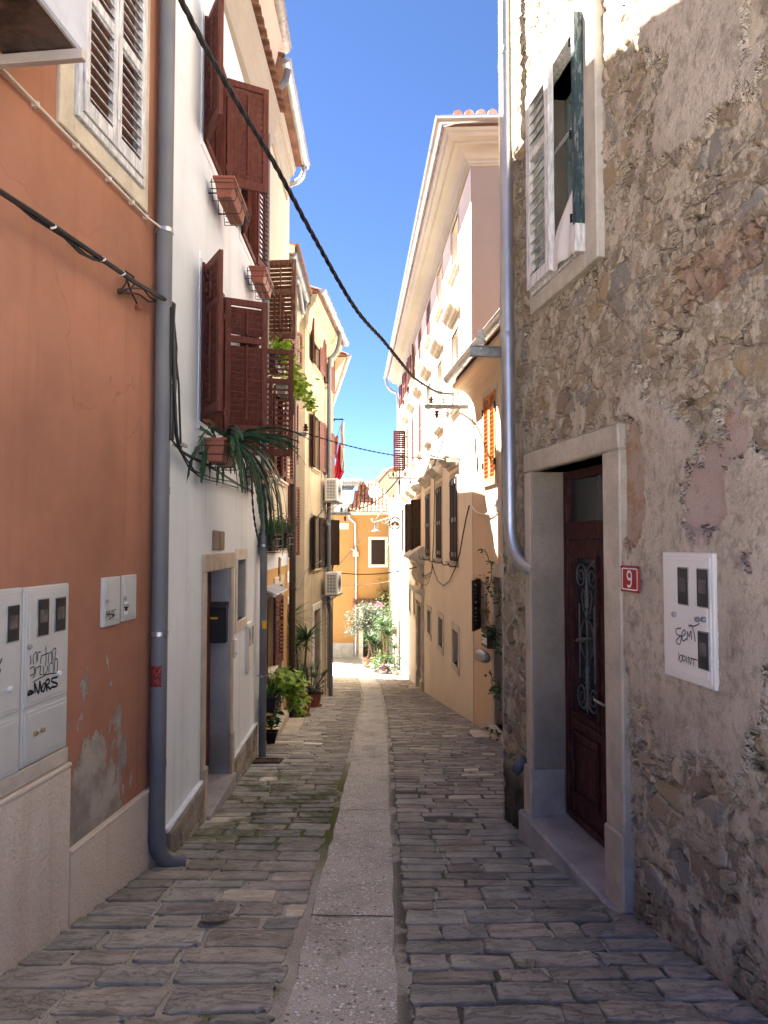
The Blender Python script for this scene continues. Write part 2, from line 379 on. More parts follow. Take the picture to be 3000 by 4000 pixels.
def mat_strip():
    t = NT('pebble_concrete')
    w = t.vmath('ADD', t.pos, t.noise(30, 2, .5, col=True)); 
    v = t.n.new('ShaderNodeTexVoronoi'); t.l.new(t.vec(1, 1, 1), v.inputs['Vector']); v.inputs['Scale'].default_value = 42
    v2 = t.n.new('ShaderNodeTexVoronoi'); t.l.new(t.vec(1, 1.15, 1, (3, 3, 3)), v2.inputs['Vector']); v2.inputs['Scale'].default_value = 95
    sel = t.sep(v.outputs['Color']); sel2 = t.sep(v2.outputs['Color'])
    sz = t.math('MULTIPLY', sel[0], .42); p1 = t.math('MULTIPLY', t.ramp(v.outputs['Distance'], .44, .34), t.math('GREATER_THAN', sel[1], .62))
    p2 = t.math('MULTIPLY', t.ramp(v2.outputs['Distance'], .46, .32), t.math('GREATER_THAN', sel2[1], .42))
    base = t.mix(t.ramp(t.noise(4, 5, .6), .3, .7), (.42, .415, .38), (.56, .55, .505))
    fine = t.noise(120, 3, .7)
    base = t.mix(t.math('MULTIPLY', t.ramp(fine, .45, .65), .4), base, (.20, .18, .16))
    pc = t.mix(sel[2], (.85, .83, .80), (.60, .68, .76)); pc = t.mix(t.math('GREATER_THAN', sel[0], .8), pc, (.20, .17, .15))
    pc2 = t.mix(sel2[2], (.85, .82, .78), (.60, .63, .66)); pc2 = t.mix(t.math('GREATER_THAN', sel2[0], .8), pc2, (.22, .18, .15))
    col = t.mix(p2, base, pc2); col = t.mix(p1, col, pc)
    col = t.mix(t.math('MULTIPLY', t.ramp(t.noise(1.6, 6, .65, vec=t.vec(1.5, .6, 1)), .5, .68), .45), col, (.17, .155, .135))
    h = t.math('ADD', t.math('MULTIPLY', fine, .3), t.math('ADD', t.math('MULTIPLY', p1, .8), t.math('MULTIPLY', p2, .5)))
    return t.fin(col, t.fmix(t.math('MAXIMUM', p1, p2), .9, .55), t.bump(h, .006), spec=.2)
M['mortar'] = mat_mortar(); M['slate'] = mat_slate(); M['strip'] = mat_strip()

def grid_ground():
    mb = MB(); ys = list(np.arange(-8, 2, 1.0)) + list(np.arange(2, 36, .25)) + [38, 42, 50, 60]
    xs = [-30, -6, -3] + list(np.arange(-2.4, 2.5, .2)) + [3, 6, 30]
    for y in ys:
        for x in xs: mb.v.append((x, y, G(y) - .003 + (.003 * math.sin(x * 5 + y * 3.1) if abs(x) < 2 else 0)))
    nx = len(xs)
    for i in range(len(ys) - 1):
        for j in range(nx - 1): mb.f.append((i * nx + j, i * nx + j + 1, (i + 1) * nx + j + 1, (i + 1) * nx + j)); mb.mi.append(0)
    mb.smooth = True
    o = mb.build('ground', M['mortar'], at=(0, 0, 0)); struct(o)
grid_ground()

def strip():
    mb = MB(); ys = list(np.arange(-6, 31, .25))
    for y in ys:
        l = ip(SL, y); r = ip(SR, y); m = (l + r) / 2
        for x, dz in ((l, -.03), (l + .006, .020), (m, .015), (r - .006, .020), (r, -.03)):
            mb.v.append((x + rnd.uniform(-.011, .011) * (x != m), y, G(y) + dz))
    for i in range(len(ys) - 1):
        for j in range(4): mb.f.append((i * 5 + j, i * 5 + j + 1, (i + 1) * 5 + j + 1, (i + 1) * 5 + j)); mb.mi.append(0)
    struct(mb.build('pebble_path', M['strip'], at=(0, 0, 0)))
    # dark expansion joints across the strip
    for y in (3.95, 6.35, 8.7, 11.2, 13.6, 16.0, 18.6):
        j = MB(); j.ribbon([(ip(SL, y) + i * .09, y + rnd.uniform(-.012, .012), G(y) + .0225) for i in range(6)], [.012] * 6, Vector((0, 1, -.12)))
        struct(j.build('path_joint', M['soil'], at=(0, y, G(y)), normals=False))
strip()

def stones():
    V = []; Fc = []; C = []
    r = random.Random(11)
    def stone(x0, x1, y0, y1, tint, skew=0.0, near=False):
        k0 = len(V); n = 5
        cx, cy = (x0 + x1) / 2, (y0 + y1) / 2
        hz = r.uniform(-.004, .006); tx = r.uniform(-.025, .025); ty = r.uniform(-.03, .03)
        pts = []
        w, h = (x1 - x0) / 2, (y1 - y0) / 2
        jit = min(w, h) * .12
        NN = 28 if near else 14
        for i in range(NN):
            a = 2 * math.pi * i / NN + .1
            ca, sa = math.cos(a), math.sin(a); e = .17
            px = w * math.copysign(abs(ca) ** e, ca); py = h * math.copysign(abs(sa) ** e, sa)
            px += r.uniform(-jit, jit); py += r.uniform(-jit, jit) + px * skew
            pts.append((px, py))
        for ring, (s_, dz) in enumerate(((1.0, -.03), (1.0, .001), (.96, .0045), (.84, .0052))):
            for px, py in pts:
                X = cx + px * s_ if ring < 2 else cx + px - math.copysign((1 - s_) * min(w, h) * 1.0, px) * min(1, abs(px) / w * 1.2)
                Y = cy + py * s_ if ring < 2 else cy + py - math.copysign((1 - s_) * min(w, h) * 1.0, py) * min(1, abs(py) / h * 1.2)
                V.append((X, Y, G(Y) + .003 + hz * .6 + dz + (tx * px + ty * py if ring else 0)))
        V.append((cx, cy, G(cy) + .003 + hz * .6 + .0056))
        for ring in range(3):
            for i in range(NN):
                a = k0 + ring * NN + i; b = k0 + ring * NN + (i + 1) % NN
                Fc.append((a, b, b + NN, a + NN))
        t0 = k0 + 3 * NN
        for i in range(NN): Fc.append((t0 + i, t0 + (i + 1) % NN, k0 + 4 * NN))
        C.extend([tint] * (4 * NN + 1))
    def side(left):
        y = -5.5
        while y < 34:
            d = (r.uniform(.15, .26) if y < 6 else r.uniform(.12, .2)) if left else (r.uniform(.12, .23) if y < 6 else r.uniform(.09, .16))
            if r.random() < .12: d *= 1.25
            if y > 8: d *= .85
            ym = y + d / 2
            if left: x0, x1 = ip(LW, ym) + .01, ip(SL, ym) - r.uniform(.03, .06)
            else: x0, x1 = ip(SR, ym) + r.uniform(.045, .06), ip(RW, ym) - .01
            if ym > 26 and left: x1 = ip(SL, ym) - .03
            x = x0; sk = r.uniform(-.04, .04)
            while x < x1 - .05:
                wd = r.uniform(.2, .5) if left else r.uniform(.17, .42)
                if x + wd > x1 - .12: wd = x1 - x
                v = r.uniform(.74, 1.16); wm = r.uniform(-.03, .06)
                tint = [v * (1 + wm), v, v * (1 - wm * .8), 1]
                if r.random() < .05: tint = [v * 1.7, v * 1.62, v * 1.5, 1]
                if left and ym > 7.3 and x < -1.1: tint = [q * 1.25 for q in tint[:3]] + [1]
                gap = (r.uniform(.014, .034) if ym < 7.5 else r.uniform(.012, .024)) if left else (r.uniform(.009, .024) if ym < 7.5 else r.uniform(.010, .02))
                if r.random() < .985: (lambda wv: stone(x + gap / 2, x + wd - gap / 2, y + wv + gap / 2 + r.uniform(-.006, .006), y + wv + d - gap / 2 + r.uniform(-.006, .006), tint, sk, ym < 7))(.022 * math.sin((x + wd / 2) * 3.1 + y * 1.3))
                x += wd
            y += d
    side(True); side(False)
    me = bpy.data.meshes.new('paving_stones'); me.from_pydata(V, [], Fc); me.materials.append(M['slate'])
    ca = me.color_attributes.new('tint', 'FLOAT_COLOR', 'POINT'); ca.data.foreach_set('color', np.array(C, dtype=np.float32).ravel())
    me.polygons.foreach_set('use_smooth', [True] * len(me.polygons)); me.set_sharp_from_angle(angle=R(60))
    o = bpy.data.objects.new('street', me); COL.objects.link(o); struct(o)
stones()

# ------------------------------------------------------------------ building pieces
def sheet(mb, fr, u0, u1, z0, z1, holes, mi=0, n=0.0, cap=False):
    us = sorted({u0, u1, *[min(max(h[0], u0), u1) for h in holes], *[min(max(h[1], u0), u1) for h in holes]})
    zs = sorted({z0, z1, *[min(max(h[2], z0), z1) for h in holes], *[min(max(h[3], z0), z1) for h in holes]})
    for a, b in zip(us, us[1:]):
        for c, d in zip(zs, zs[1:]):
            m, q = (a + b) / 2, (c + d) / 2
            if any(h[0] < m < h[1] and h[2] < q < h[3] for h in holes): continue
            mb.add([fr.P(a, c, n), fr.P(b, c, n), fr.P(b, d, n), fr.P(a, d, n)], [(0, 1, 2, 3)], mi)
    for h in holes:
        a, b, c, d, dep = h[:5]; k = [(a, c), (b, c), (b, d), (a, d)]
        for i in range(4):
            p, q = k[i], k[(i + 1) % 4]
            mb.add([fr.P(*p, n), fr.P(*q, n), fr.P(*q, n - dep), fr.P(*p, n - dep)], [(0, 1, 2, 3)], mi)
        mb.add([fr.P(u, z, n - dep) for u, z in k], [(0, 1, 2, 3)], mi)

def shell(mb, fr, u0, u1, z0, z1, depth=4.0):     # sides, back and top that close the volume behind a wall front
    P = fr.P
    for a, b, c, d in (((u0, z0, 0), (u0, z1, 0), (u0, z1, -depth), (u0, z0, -depth)), ((u1, z0, 0), (u1, z1, 0), (u1, z1, -depth), (u1, z0, -depth)),
                       ((u0, z0, -depth), (u1, z0, -depth), (u1, z1, -depth), (u0, z1, -depth)), ((u0, z1, 0), (u1, z1, 0), (u1, z1, -depth), (u0, z1, -depth))):
        mb.add([P(*a), P(*b), P(*c), P(*d)], [(0, 1, 2, 3)])

def shutter(fr, w, h, mat, rails=(.5,), name='shutter', parent=None, slat=.066, gap=.060, tilt=1.05, th=.034, bar=True, st=.055, boards=False, flip=1):
    """a louvred leaf in its own hinge frame, u from 0 to w, z from 0 to h, centred on n = 0"""
    mb = MB(); t = th / 2
    mb.box(fr, 0, st, 0, h, -t, t); mb.box(fr, w - st, w, 0, h, -t, t)
    rr = [(0, .085), (h - .06, h)] + [(h * r - .03, h * r + .03) for r in rails]
    for a, b in rr: mb.box(fr, st, w - st, a, b, -t * .98, t * .98)
    if boards:
        k = max(2, int((w - 2 * st) / .1))
        for i in range(k):
            a = st + (w - 2 * st) * i / k; mb.box(fr, a + .003, a + (w - 2 * st) / k - .003, .085, h - .06, -t * .5, t * .5)
    else:
        edges = sorted([.085] + [h * r for r in rails] + [h - .06]); z = .085 + gap * .5
        while z < h - .06:
            if not any(a - .02 < z < b + .02 for a, b in rr):
                dz = slat / 2 * math.sin(tilt); dn = slat / 2 * math.cos(tilt) * flip
                pr = [(-dn, -dz + z), (dn, dz + z), (dn, dz + z + .008), (-dn, -dz + z + .008)]
                mb.ext(fr, pr, st, w - st)
            z += gap
        if bar:
            ed = sorted([.085] + [h * r for r in rails] + [h - .06])
            for a, b in zip(ed, ed[1:]): mb.box(fr, w * .5 - .009, w * .5 + .009, a + .05, b - .05, t * .9, t * .9 + .014)
    for z in (h * .15, h * .85): mb.box(fr, -.012, .03, z - .03, z + .03, t, t + .006)
    return mb.build(name, mat, parent, bevel=.0025)

def window(bld, fr, u0, u1, z0, z1, depth=.12, frame='red_wood', sill=None, surround=None, sm='trim', wf=.05, glass='glass', panes=2, sur=.10, pro=.02, muntin=2, outer=None):
    """window part of a building: frame, with glass, sill and surround beneath it"""
    mb = MB(); f0, f1 = -depth + .012, -depth + .062
    mb.box(fr, u0, u0 + wf, z0, z1, f0, f1); mb.box(fr, u1 - wf, u1, z0, z1, f0, f1)
    mb.box(fr, u0 + wf, u1 - wf, z0, z0 + wf, f0, f1 - .002); mb.box(fr, u0 + wf, u1 - wf, z1 - wf, z1, f0, f1 - .002)
    if panes == 2: mb.box(fr, (u0 + u1) / 2 - .035, (u0 + u1) / 2 + .035, z0 + wf, z1 - wf, f0, f1 - .004)
    for k in range(1, muntin): mb.box(fr, u0 + wf, u1 - wf, z0 + (z1 - z0) * k / muntin - .012, z0 + (z1 - z0) * k / muntin + .012, f0, f1 - .015)
    if outer:
        o = .055; mb.box(fr, u0 - .0, u0 + o, z0, z1, -depth + .07, .03); mb.box(fr, u1 - o, u1, z0, z1, -depth + .07, .03)
        mb.box(fr, u0, u1, z0, z0 + o, -depth + .069, .029); mb.box(fr, u0, u1, z1 - o, z1, -depth + .069, .029)
    w = mb.build('window', M[frame], bld, bevel=.003)
    MB().box(fr, u0 + wf * .5, u1 - wf * .5, z0 + wf * .5, z1 - wf * .5, f0 + .008, f0 + .016).build('pane', M[glass], w)
    if surround:
        s = MB(); g = sur
        s.box(fr, u0 - g, u0, z0, z1, -.03, pro); s.box(fr, u1, u1 + g, z0, z1, -.03, pro)
        s.box(fr, u0 - g, u1 + g, z1, z1 + g, -.03, pro + .002); s.box(fr, u0 - g, u1 + g, z0 - g, z0, -.03, pro + .002)
        s.build('surround', M[sm], w, bevel=.006)
    if sill:
        s = MB(); p = sill
        s.ext(fr, [(-.02, z0 - .07), (p * .55, z0 - .07), (p * .6, z0 - .045), (p, z0 - .035), (p, z0), (-.02, z0 + .001)], u0 - .08, u1 + .08)
        s.build('sill', M[sm], w, bevel=.004)
    return w

def gutter_prof(n, z, r=.075, th=.006):
    a = [(n + r * math.cos(t), z + r * math.sin(t)) for t in [math.pi + math.pi * i / 12 for i in range(13)]]
    b = [(n + (r - th) * math.cos(t), z + (r - th) * math.sin(t)) for t in [2 * math.pi - math.pi * i / 12 for i in range(13)]]
    return a + b
def gutter(bld, fr, u0, u1, n, z, mat='zinc', r=.075, name='gutter', rings=.8, dn=0.0):
    mb = MB(); mb.ext(fr, gutter_prof(n, z, r), u0, u1, dn=dn); mb.smooth = True
    g = mb.build(name, M[mat], bld)
    rb = MB(); u = u0 + .25
    while u < u1:
        k = n + dn * (u - u0) / (u1 - u0)
        rb.ext(fr, gutter_prof(k, z, r + .005, .004), u, u + .018)
        rb.box(fr, u, u + .018, z - .002, z + .004, k - r, k + r); u += rings
    rb.ext(fr, [(n + r + .001, z - .004), (n + r + .012, z - .004), (n + r + .012, z + .010), (n + r + .001, z + .010)], u0, u1, dn=dn)
    rb.build('gutter_strap', M[mat], g)
    e = MB()
    for u, k in ((u0, n), (u1, n + dn)):
        e.prism(fr.sub(u, 0, k, math.pi / 2), [(math.cos(t) * (r + .002), z + math.sin(t) * (r + .002)) for t in [math.pi + math.pi * i / 12 for i in range(13)]], -.004, .004)
    e.build('end_cap', M[mat], g)
    return g

def tiles(bld, fr, u0, u1, n_eave, z, pitch=.32, run=3.2, depth_mat='terra2', step=.19, over=.05, name='roof', back=None, rows=1):
    """pitched slab with a front edge of barrel tiles"""
    mb = MB(); back = run
    prof = [(n_eave, z), (n_eave, z + .04), (n_eave - back, z + .04 + back * pitch), (n_eave - 2 * back, z + .04), (n_eave - 2 * back, z)]
    mb.ext(fr, prof, u0, u1)
    rf = mb.build(name, M['terra2'], bld)
    t = MB(); u = u0; i = 0
    while u < u1 - step * .5:
        for row in range(rows):
            n0 = n_eave + over - row * .36; zz = z + .045 + row * .36 * pitch
            r = step * .46
            segs = []
            for q, (nn, zz2) in enumerate(((n0, zz), (n0 - .42, zz + .42 * pitch))):
                for k in range(7):
                    a = math.pi * k / 6; segs.append(fr.P(u + step / 2 + r * math.cos(a) * (1 - .1 * q), zz2 + r * .75 * math.sin(a), nn))
                for k in range(7):
                    a = math.pi * (6 - k) / 6; segs.append(fr.P(u + step / 2 + (r - .014) * math.cos(a) * (1 - .1 * q), zz2 + (r - .014) * .75 * math.sin(a), nn))
            t.add(segs, [tuple(range(14))[::-1], tuple(range(14, 28))] + [(j, (j + 1) % 14, (j + 1) % 14 + 14, j + 14) for j in range(14)])
            # channel tile between
            t.add([fr.P(u - step * .25, zz - .02, n0 - .03), fr.P(u + step * .3, zz - .02, n0 - .03), fr.P(u + step * .3, zz + .40 * pitch - .02, n0 - .42), fr.P(u - step * .25, zz + .4 * pitch - .02, n0 - .42)], [(0, 1, 2, 3)])
        u += step
    t.smooth = True; o = t.build('roof_tiles', M['terra2'], rf, normals=True)
    return rf

def cornice_mesh(fr, u0, u1, z, pro, h, mat, bld, name='cornice', ret0=0, ret1=0):
    """moulded cornice: z is its top, pro its reach, h its height"""
    p = [(0, 0), (0, -h), (.03, -h), (.035, -h * .92), (.06, -h * .90), (.07, -h * .78)]
    p += [(.07 + (pro - .17) * (1 - math.cos(t)) , -h * .78 + h * .42 * math.sin(t)) for t in [math.pi / 2 * i / 6 for i in range(1, 7)]]
    p += [(pro - .08, -h * .34), (pro - .08, -h * .28), (pro - .03, -h * .25), (pro - .02, -h * .12), (pro, -h * .10), (pro, 0)]
    mb = MB(); mb.ext(fr, [(n, z + dz) for n, dz in p], u0, u1)
    return mb.build(name, M[mat], bld)

def pipe(name, pts, r, mat, label, joints=(), straps=(), group=None, seg=16, strap_n=None, cuff=1.09):
    mb = MB(); mb.tube(pts, r, seg); b = Vector(pts[-1]) if pts[-1][2] < pts[0][2] else Vector(pts[0])
    t = thing(name, tuple(b), label, 'drainpipe', group)
    mb.build('pipe', M[mat], t)
    for (p, d) in joints:
        j = MB(); d = Vector(d).normalized(); j.lathe(Vector(p) - d * .03, [(r * .98, 0), (r * cuff, 0), (r * cuff, .05), (r * .98, .06)], seg, axis=d); j.build('joint', M[mat], t)
    for (p, n) in straps:
        s = MB(); s.lathe(Vector(p), [(r * 1.0, -.014), (r * 1.12, -.014), (r * 1.12, .014), (r * 1.0, .014)], seg)
        n = Vector(n); s.tube([Vector(p) - n * r, Vector(p) - n * (r + .07)], .008, 6); s.build('strap', M['zinc'], t)
    return t

def arc(p0, p1, p2, k=6):              # quadratic bend
    p0, p1, p2 = map(Vector, (p0, p1, p2))
    return [p0 * (1 - t) ** 2 + p1 * 2 * t * (1 - t) + p2 * t * t for t in [i / k for i in range(k + 1)]]

# pale square added unseen behind the viewpoint to bounce sunlight into the lane
m = MB(); m.add([(-14, -16, .9), (14, -16, .9), (14, .3, G(.3) + .02), (-14, .3, G(.3) + .02)], [(0, 1, 2, 3)]); struct(m.build('square', plaster('added_bounce_paving', (.76, .66, .52), .08), at=(0, -8, .5)))
# ------------------------------------------------------------------ left: orange house
def house(name, fr, u, label, cat='house', group=None):
    p = fr.P(u, 0); return thing(name, (p.x, p.y, G(p.y)), label, cat, group)
def uY(fr, Y): return Y / fr.u.y - fr.o.y / fr.u.y

A = house('orange_house', FA, 3.0, 'orange rendered house at the left edge with a pale plinth and grey closed shutters', 'house')
wA = (3.80, 4.62, 3.92, 5.35)
mb = MB(); sheet(mb, FA, .8, 4.98, -.4, 8.18, [(*wA, .16)]); shell(mb, FA, .8, 4.98, -.4, 8.18, 4)
mb.box(FA, 4.962, 4.979, -.6, 8.1, -.1, .058); mb.build('wall', M['orange'], A)
pl = MB()
pl.box(FA, .8, 3.872, -.6, .40, -.02, .030); pl.box(FA, .8, 3.872, .40, .425, -.02, .036)
pl.box(FA, 3.884, 4.99, -.9, -.075, -.02, .028); pl.box(FA, 3.884, 4.99, -.075, -.05, -.02, .034)
pl.build('plinth', M['plinth'], A, bevel=.006)
MB().box(FA, .8, 3.86, .428, .51, -.02, .018).build('plinth_ledge', M['trim'], A, bevel=.006)
w = MB(); w.box(FA, 3.66, 3.80, 3.80, 5.5, -.02, .022); w.box(FA, 4.62, 4.71, 3.80, 5.5, -.02, .022); w.box(FA, 3.80, 4.62, 3.80, 3.92, -.02, .024); w.box(FA, 3.80, 4.62, 5.35, 5.5, -.02, .024)
wn_ = w.build('window', M['trim'], A, bevel=.006)
f = MB(); f.box(FA, 3.80, 3.84, 3.92, 5.35, -.03, .045); f.box(FA, 4.58, 4.62, 3.92, 5.35, -.03, .045); f.box(FA, 3.84, 4.58, 3.92, 3.965, -.03, .046); f.box(FA, 3.84, 4.58, 5.3, 5.35, -.03, .044)
f.build('shutter_frame', M['grey_wood'], wn_, bevel=.003)
for a in (3.845, 4.215):
    shutter(Fr(FA.P(a, 3.97, .04), FA.u, FA.n), .362, 1.33, M['grey_wood'], rails=(.52,), parent=wn_, slat=.06, gap=.065, tilt=.75, bar=False, st=.05, flip=-1)
mb = MB(); mb.ext(FA, [(-.1, 7.75), (.08, 7.85), (.20, 8.12), (.20, 8.175), (-.1, 8.175)], .8, 5.3); mb.build('cornice', M['cornice'], A)
tiles(A, FA, .8, 5.2, .20, 8.19, rows=1)
gutter(A, FA, .8, 5.3, .28, 8.26, 'zinc', .09)

# ------------------------------------------------------------------ left: white house
B = house('white_house', FB, 6.5, 'white rendered house with dark red louvred shutters and a low stone block skirting')
dB = (6.11, 7.13, -.75, 1.335); sB = (7.50, 7.97, .76, 1.40)
wB = [(5.86, 6.66, 4.98, 6.07), (5.86, 6.66, 2.60, 3.94), (7.55, 8.42, 4.92, 6.05), (7.55, 8.42, 2.60, 3.94)]
mb = MB(); sheet(mb, FB, 4.98, 9.02, -1.6, 8.18, [(*dB, .30), (*sB, .22)] + [(*q, .16) for q in wB]); shell(mb, FB, 4.98, 9.02, -1.6, 8.18, 4)
mb.build('wall', M['white'], B)
# stone block skirting: individual blocks in courses
def blocks(fr, u0, u1, zb, zt, name='stone_skirting', mat='skirt'):
    mb = MB(); r = random.Random(5); mb.box(fr, u0, u1, zb, zt - .02, -.02, .018)
    z = zt
    while z > zb:
        h = r.uniform(.10, .14); u = u0 + r.uniform(-.15, 0)
        while u < u1:
            w = r.uniform(.16, .34); a, b = max(u, u0) + .004, min(u + w, u1) - .004
            if b - a > .03:
                n = r.uniform(.030, .045); k = len(mb.v)
                mb.box(fr, a, b, z - h + .008, z, 0, n)
            u += w
        z -= h
    return mb.build(name, M[mat], B, bevel=.008)
t = NT('rough_split_stone')
_a = t.noise(3.2, 5, .6); _b = t.noise(16, 6, .7)
_c = t.mix(t.ramp(_a, .35, .65), (.21, .185, .155), (.36, .33, .285)); _c = t.mix(t.math('MULTIPLY', t.ramp(_b, .5, .68), .5), _c, (.13, .115, .10))
M['skirt'] = t.fin(_c, .9, t.bump(t.math('ADD', _b, _a), .02))
blocks(FB, 5.0, 6.10, -1.1, -.42); blocks(FB, 7.26, 8.72, -1.5, -.62)
for q_ in ((5.0, 6.10, -.42, -.385), (7.26, 8.72, -.62, -.59)): MB().box(FB, *q_, -.02, .03).build('skirting_cap', M['white'], B, bevel=.008)
# door
d = MB(); d.box(FB, 5.995, 6.11, -.9, 1.335, -.03, .022); d.box(FB, 7.13, 7.25, -.9, 1.335, -.28, .026); d.box(FB, 5.995, 7.25, 1.335, 1.49, -.28, .030)
d.box(FB, 5.995, 6.11, -.9, -.3, -.03, .045); d.box(FB, 7.13, 7.25, -.9, -.3, -.20, .045)
dr = d.build('door_frame', stone_trim('worn_warm_limestone', (.50, .42, .33), .9), B, bevel=.008)
dl = MB(); dl.box(FB, 6.11, 7.13, -.7, 1.335, -.23, -.18); [dl.box(FB, 6.2 + .45 * i, 6.58 + .45 * i, z0, z1, -.18, -.165) for i in (0, 1) for z0, z1 in ((-.6, .1), (.2, 1.2))]
dl.build('door', M['red_wood2'], B, bevel=.004)
MB().box(FB, 6.05, 7.20, -1.2, -.70, -.30, .075).build('threshold', M['granite'], B, bevel=.008)
# small stone window beside the door
s = MB(); g = .09
s.box(FB, sB[0] - g, sB[0], sB[2], sB[3], -.03, .015); s.box(FB, sB[1], sB[1] + .06, sB[2], sB[3], -.2, .015); s.box(FB, sB[0] - g, sB[1] + .06, sB[3], sB[3] + .12, -.2, .018); s.box(FB, sB[0] - g, sB[1] + .06, sB[2] - .12, sB[2], -.2, .018)
sw = s.build('window', M['trim_white'], B, bevel=.006)
MB().box(FB, sB[0], sB[1], sB[2], sB[3], -.215, -.19).build('pane', M['grey_stone'], sw)
s = MB(); [s.box(FB, sB[0], sB[1], z, z + .02, -.12, -.10) for z in (.92, 1.10, 1.26)]; s.build('bar', M['iron'], sw)
# little stone plaque of two blocks over the door
MB().box(FB, 6.36, 6.56, 1.52, 1.70, -.01, .02).box(FB, 6.585, 6.78, 1.515, 1.695, -.01, .025).build('stone_plaque', stone_trim('brown_block', (.27, .19, .14), .8), B, bevel=.01)
# windows with red shutters
angs = [(R(-152), R(116)), (R(-150), R(114)), (R(-162), R(171)), (R(-150), R(104))]
for q, (al, ar) in zip(wB, angs):
    w = window(B, FB, *q, .13, 'red_wood', surround=True, sm='white', sur=.075, pro=.008, outer=True)
    hh = q[3] - q[2] - .05; ww = (q[1] - q[0]) / 2 + .01; rl = (.70,) if hh > 1.2 else ()
    # near leaf: hinge at q[0], closed direction +u; opened towards the street
    fl = Fr(FB.P(q[0] + .02, q[2] + .02, .035), FB.u, FB.n).sub(0, 0, 0, al)
    shutter(fl, ww, hh, M['red_wood'], rails=rl, parent=w, tilt=.75, flip=1, slat=.058)
    fr_ = Fr(FB.P(q[1] - .02, q[2] + .02, .035), FB.u, FB.n).sub(0, 0, 0, ar - math.pi)
    shutter(fr_, ww, hh, M['red_wood'], rails=rl, parent=w, tilt=1.15 if q[0] < 7 else .6, flip=1 if q[0] < 7 else -1, slat=.070 if q[0] < 7 else .055, gap=.062)
# eaves: mouldings, a course of tile ends, cream wall and gutter, running slightly out towards the far end
mb = MB()
prof = [(-.2, 6.70), (.0, 6.70), (.02, 6.74), (.035, 6.80), (.035, 6.84), (.07, 6.92), (.075, 6.98), (.10, 7.02), (.12, 7.12), (.12, 7.18), (-.2, 7.18)]
mb.ext(FB, prof, 5.0, 9.0, dn=.10); mb.build('cornice', M['cornice'], B)
mb = MB(); mb.ext(FB, [(-.3, 7.2), (.05, 7.2), (.05, 7.82), (.12, 8.08), (.14, 8.18), (-.3, 8.18)], 5.0, 9.02, dn=.10); ew = mb.build('eave_wall', M['cream'], B)
t = MB(); u = 5.0
while u < 9.0:
    k = (u - 5) / 4 * .10
    seg = []
    for q, (nn, zz) in enumerate(((.19 + k, 7.20), (-.05, 7.27))):
        seg += [FB.P(u + .085 + .08 * math.cos(math.pi * i / 6), zz + .06 * math.sin(math.pi * i / 6), nn) for i in range(7)]
        seg += [FB.P(u + .085 + .065 * math.cos(math.pi * (6 - i) / 6), zz + .045 * math.sin(math.pi * (6 - i) / 6), nn) for i in range(7)]
    t.add(seg, [tuple(range(14))[::-1], tuple(range(14, 28))] + [(j, (j + 1) % 14, (j + 1) % 14 + 14, j + 14) for j in range(14)]); u += .17
t.build('tile_course', M['terra2'], B)
tiles(B, FB, 5.0, 9.02, .24, 8.19, rows=1)
gutter(B, FB, 5.27, 9.3, .30, 8.24, 'iron_grey', .08, dn=-.06)

# ------------------------------------------------------------------ left: yellow house with cream upper floors
C = house('yellow_house', FC, 10.4, 'narrow cream and yellow house with a white band and red shutters, beyond the white house')
c0, c1 = 9.02, 12.15
wC = [(9.42, 10.25, 4.30, 5.40), (10.75, 11.55, 4.30, 5.40), (9.42, 10.25, 2.55, 3.75), (10.75, 11.55, 2.55, 3.75), (9.55, 10.45, -.22, .80)]
dC = (10.62, 11.42, -1.3, .92)
mb = MB(); sheet(mb, FC, c0, c1, 1.22, 7.9, [(*q, .14) for q in wC[:4]]); shell(mb, FC, c0, 11.75, -2.4, 7.9, 4); mb.build('upper_wall', M['cream'], C)
mb = MB(); sheet(mb, FC, c0, c1, -2.4, 1.22, [(*wC[4], .14), (*dC, .25)], n=.004); mb.build('wall', M['yellow'], C)
MB().box(FC, c0, c1, 1.20, 1.40, -.02, .010).build('string_band', M['white'], C)
for i, q in enumerate(wC):
    w = window(C, FC, *q, .12, 'red_wood2', surround=True, sm='trim_white', sur=.07, pro=.01, sill=.08)
    hh = q[3] - q[2] - .03; ww = (q[1] - q[0]) / 2
    mt = M['old_wood'] if i == 0 else M['red_wood2']
    for side in (0, 1):
        if side == 0: fl = Fr(FC.P(q[0] + .01, q[2] + .01, .03), FC.u, FC.n).sub(0, 0, 0, R([-97, -165, -160, -165, -168][i]))
        else: fl = Fr(FC.P(q[1] - .01, q[2] + .01, .03), FC.u, FC.n).sub(0, 0, 0, R([168, 165, 160, 168, 172][i] - 180))
        shutter(fl, ww, hh, mt, rails=(.6,), parent=w, tilt=.6, slat=.052, gap=.058, bar=True, flip=-1 if side else 1)
d = MB(); d.box(FC, dC[0] - .11, dC[0], dC[2], dC[3], -.03, .02); d.box(FC, dC[1], dC[1] + .11, dC[2], dC[3], -.22, .02); d.box(FC, dC[0] - .11, dC[1] + .11, dC[3], dC[3] + .14, -.2, .024)
dd = d.build('door_frame', M['trim_white'], C, bevel=.008)
MB().box(FC, dC[0], dC[1], dC[2], dC[3], -.24, -.19).build('door', M['grey_wood'], C, bevel=.004)
s = MB(); s.box(FC, 10.4, 11.7, -1.8, -1.14, -.2, .10); s.box(FC, 10.3, 11.75, -1.8, -1.28, -.1, .34); s.build('doorstep', M['trim'], C, bevel=.012)
s = MB(); s.ext(FC, [(.0, .98), (.02, .98), (.20, .90), (.20, .885), (.0, .955)], 9.45, 10.55); s.build('window_hood', M['zinc'], C)
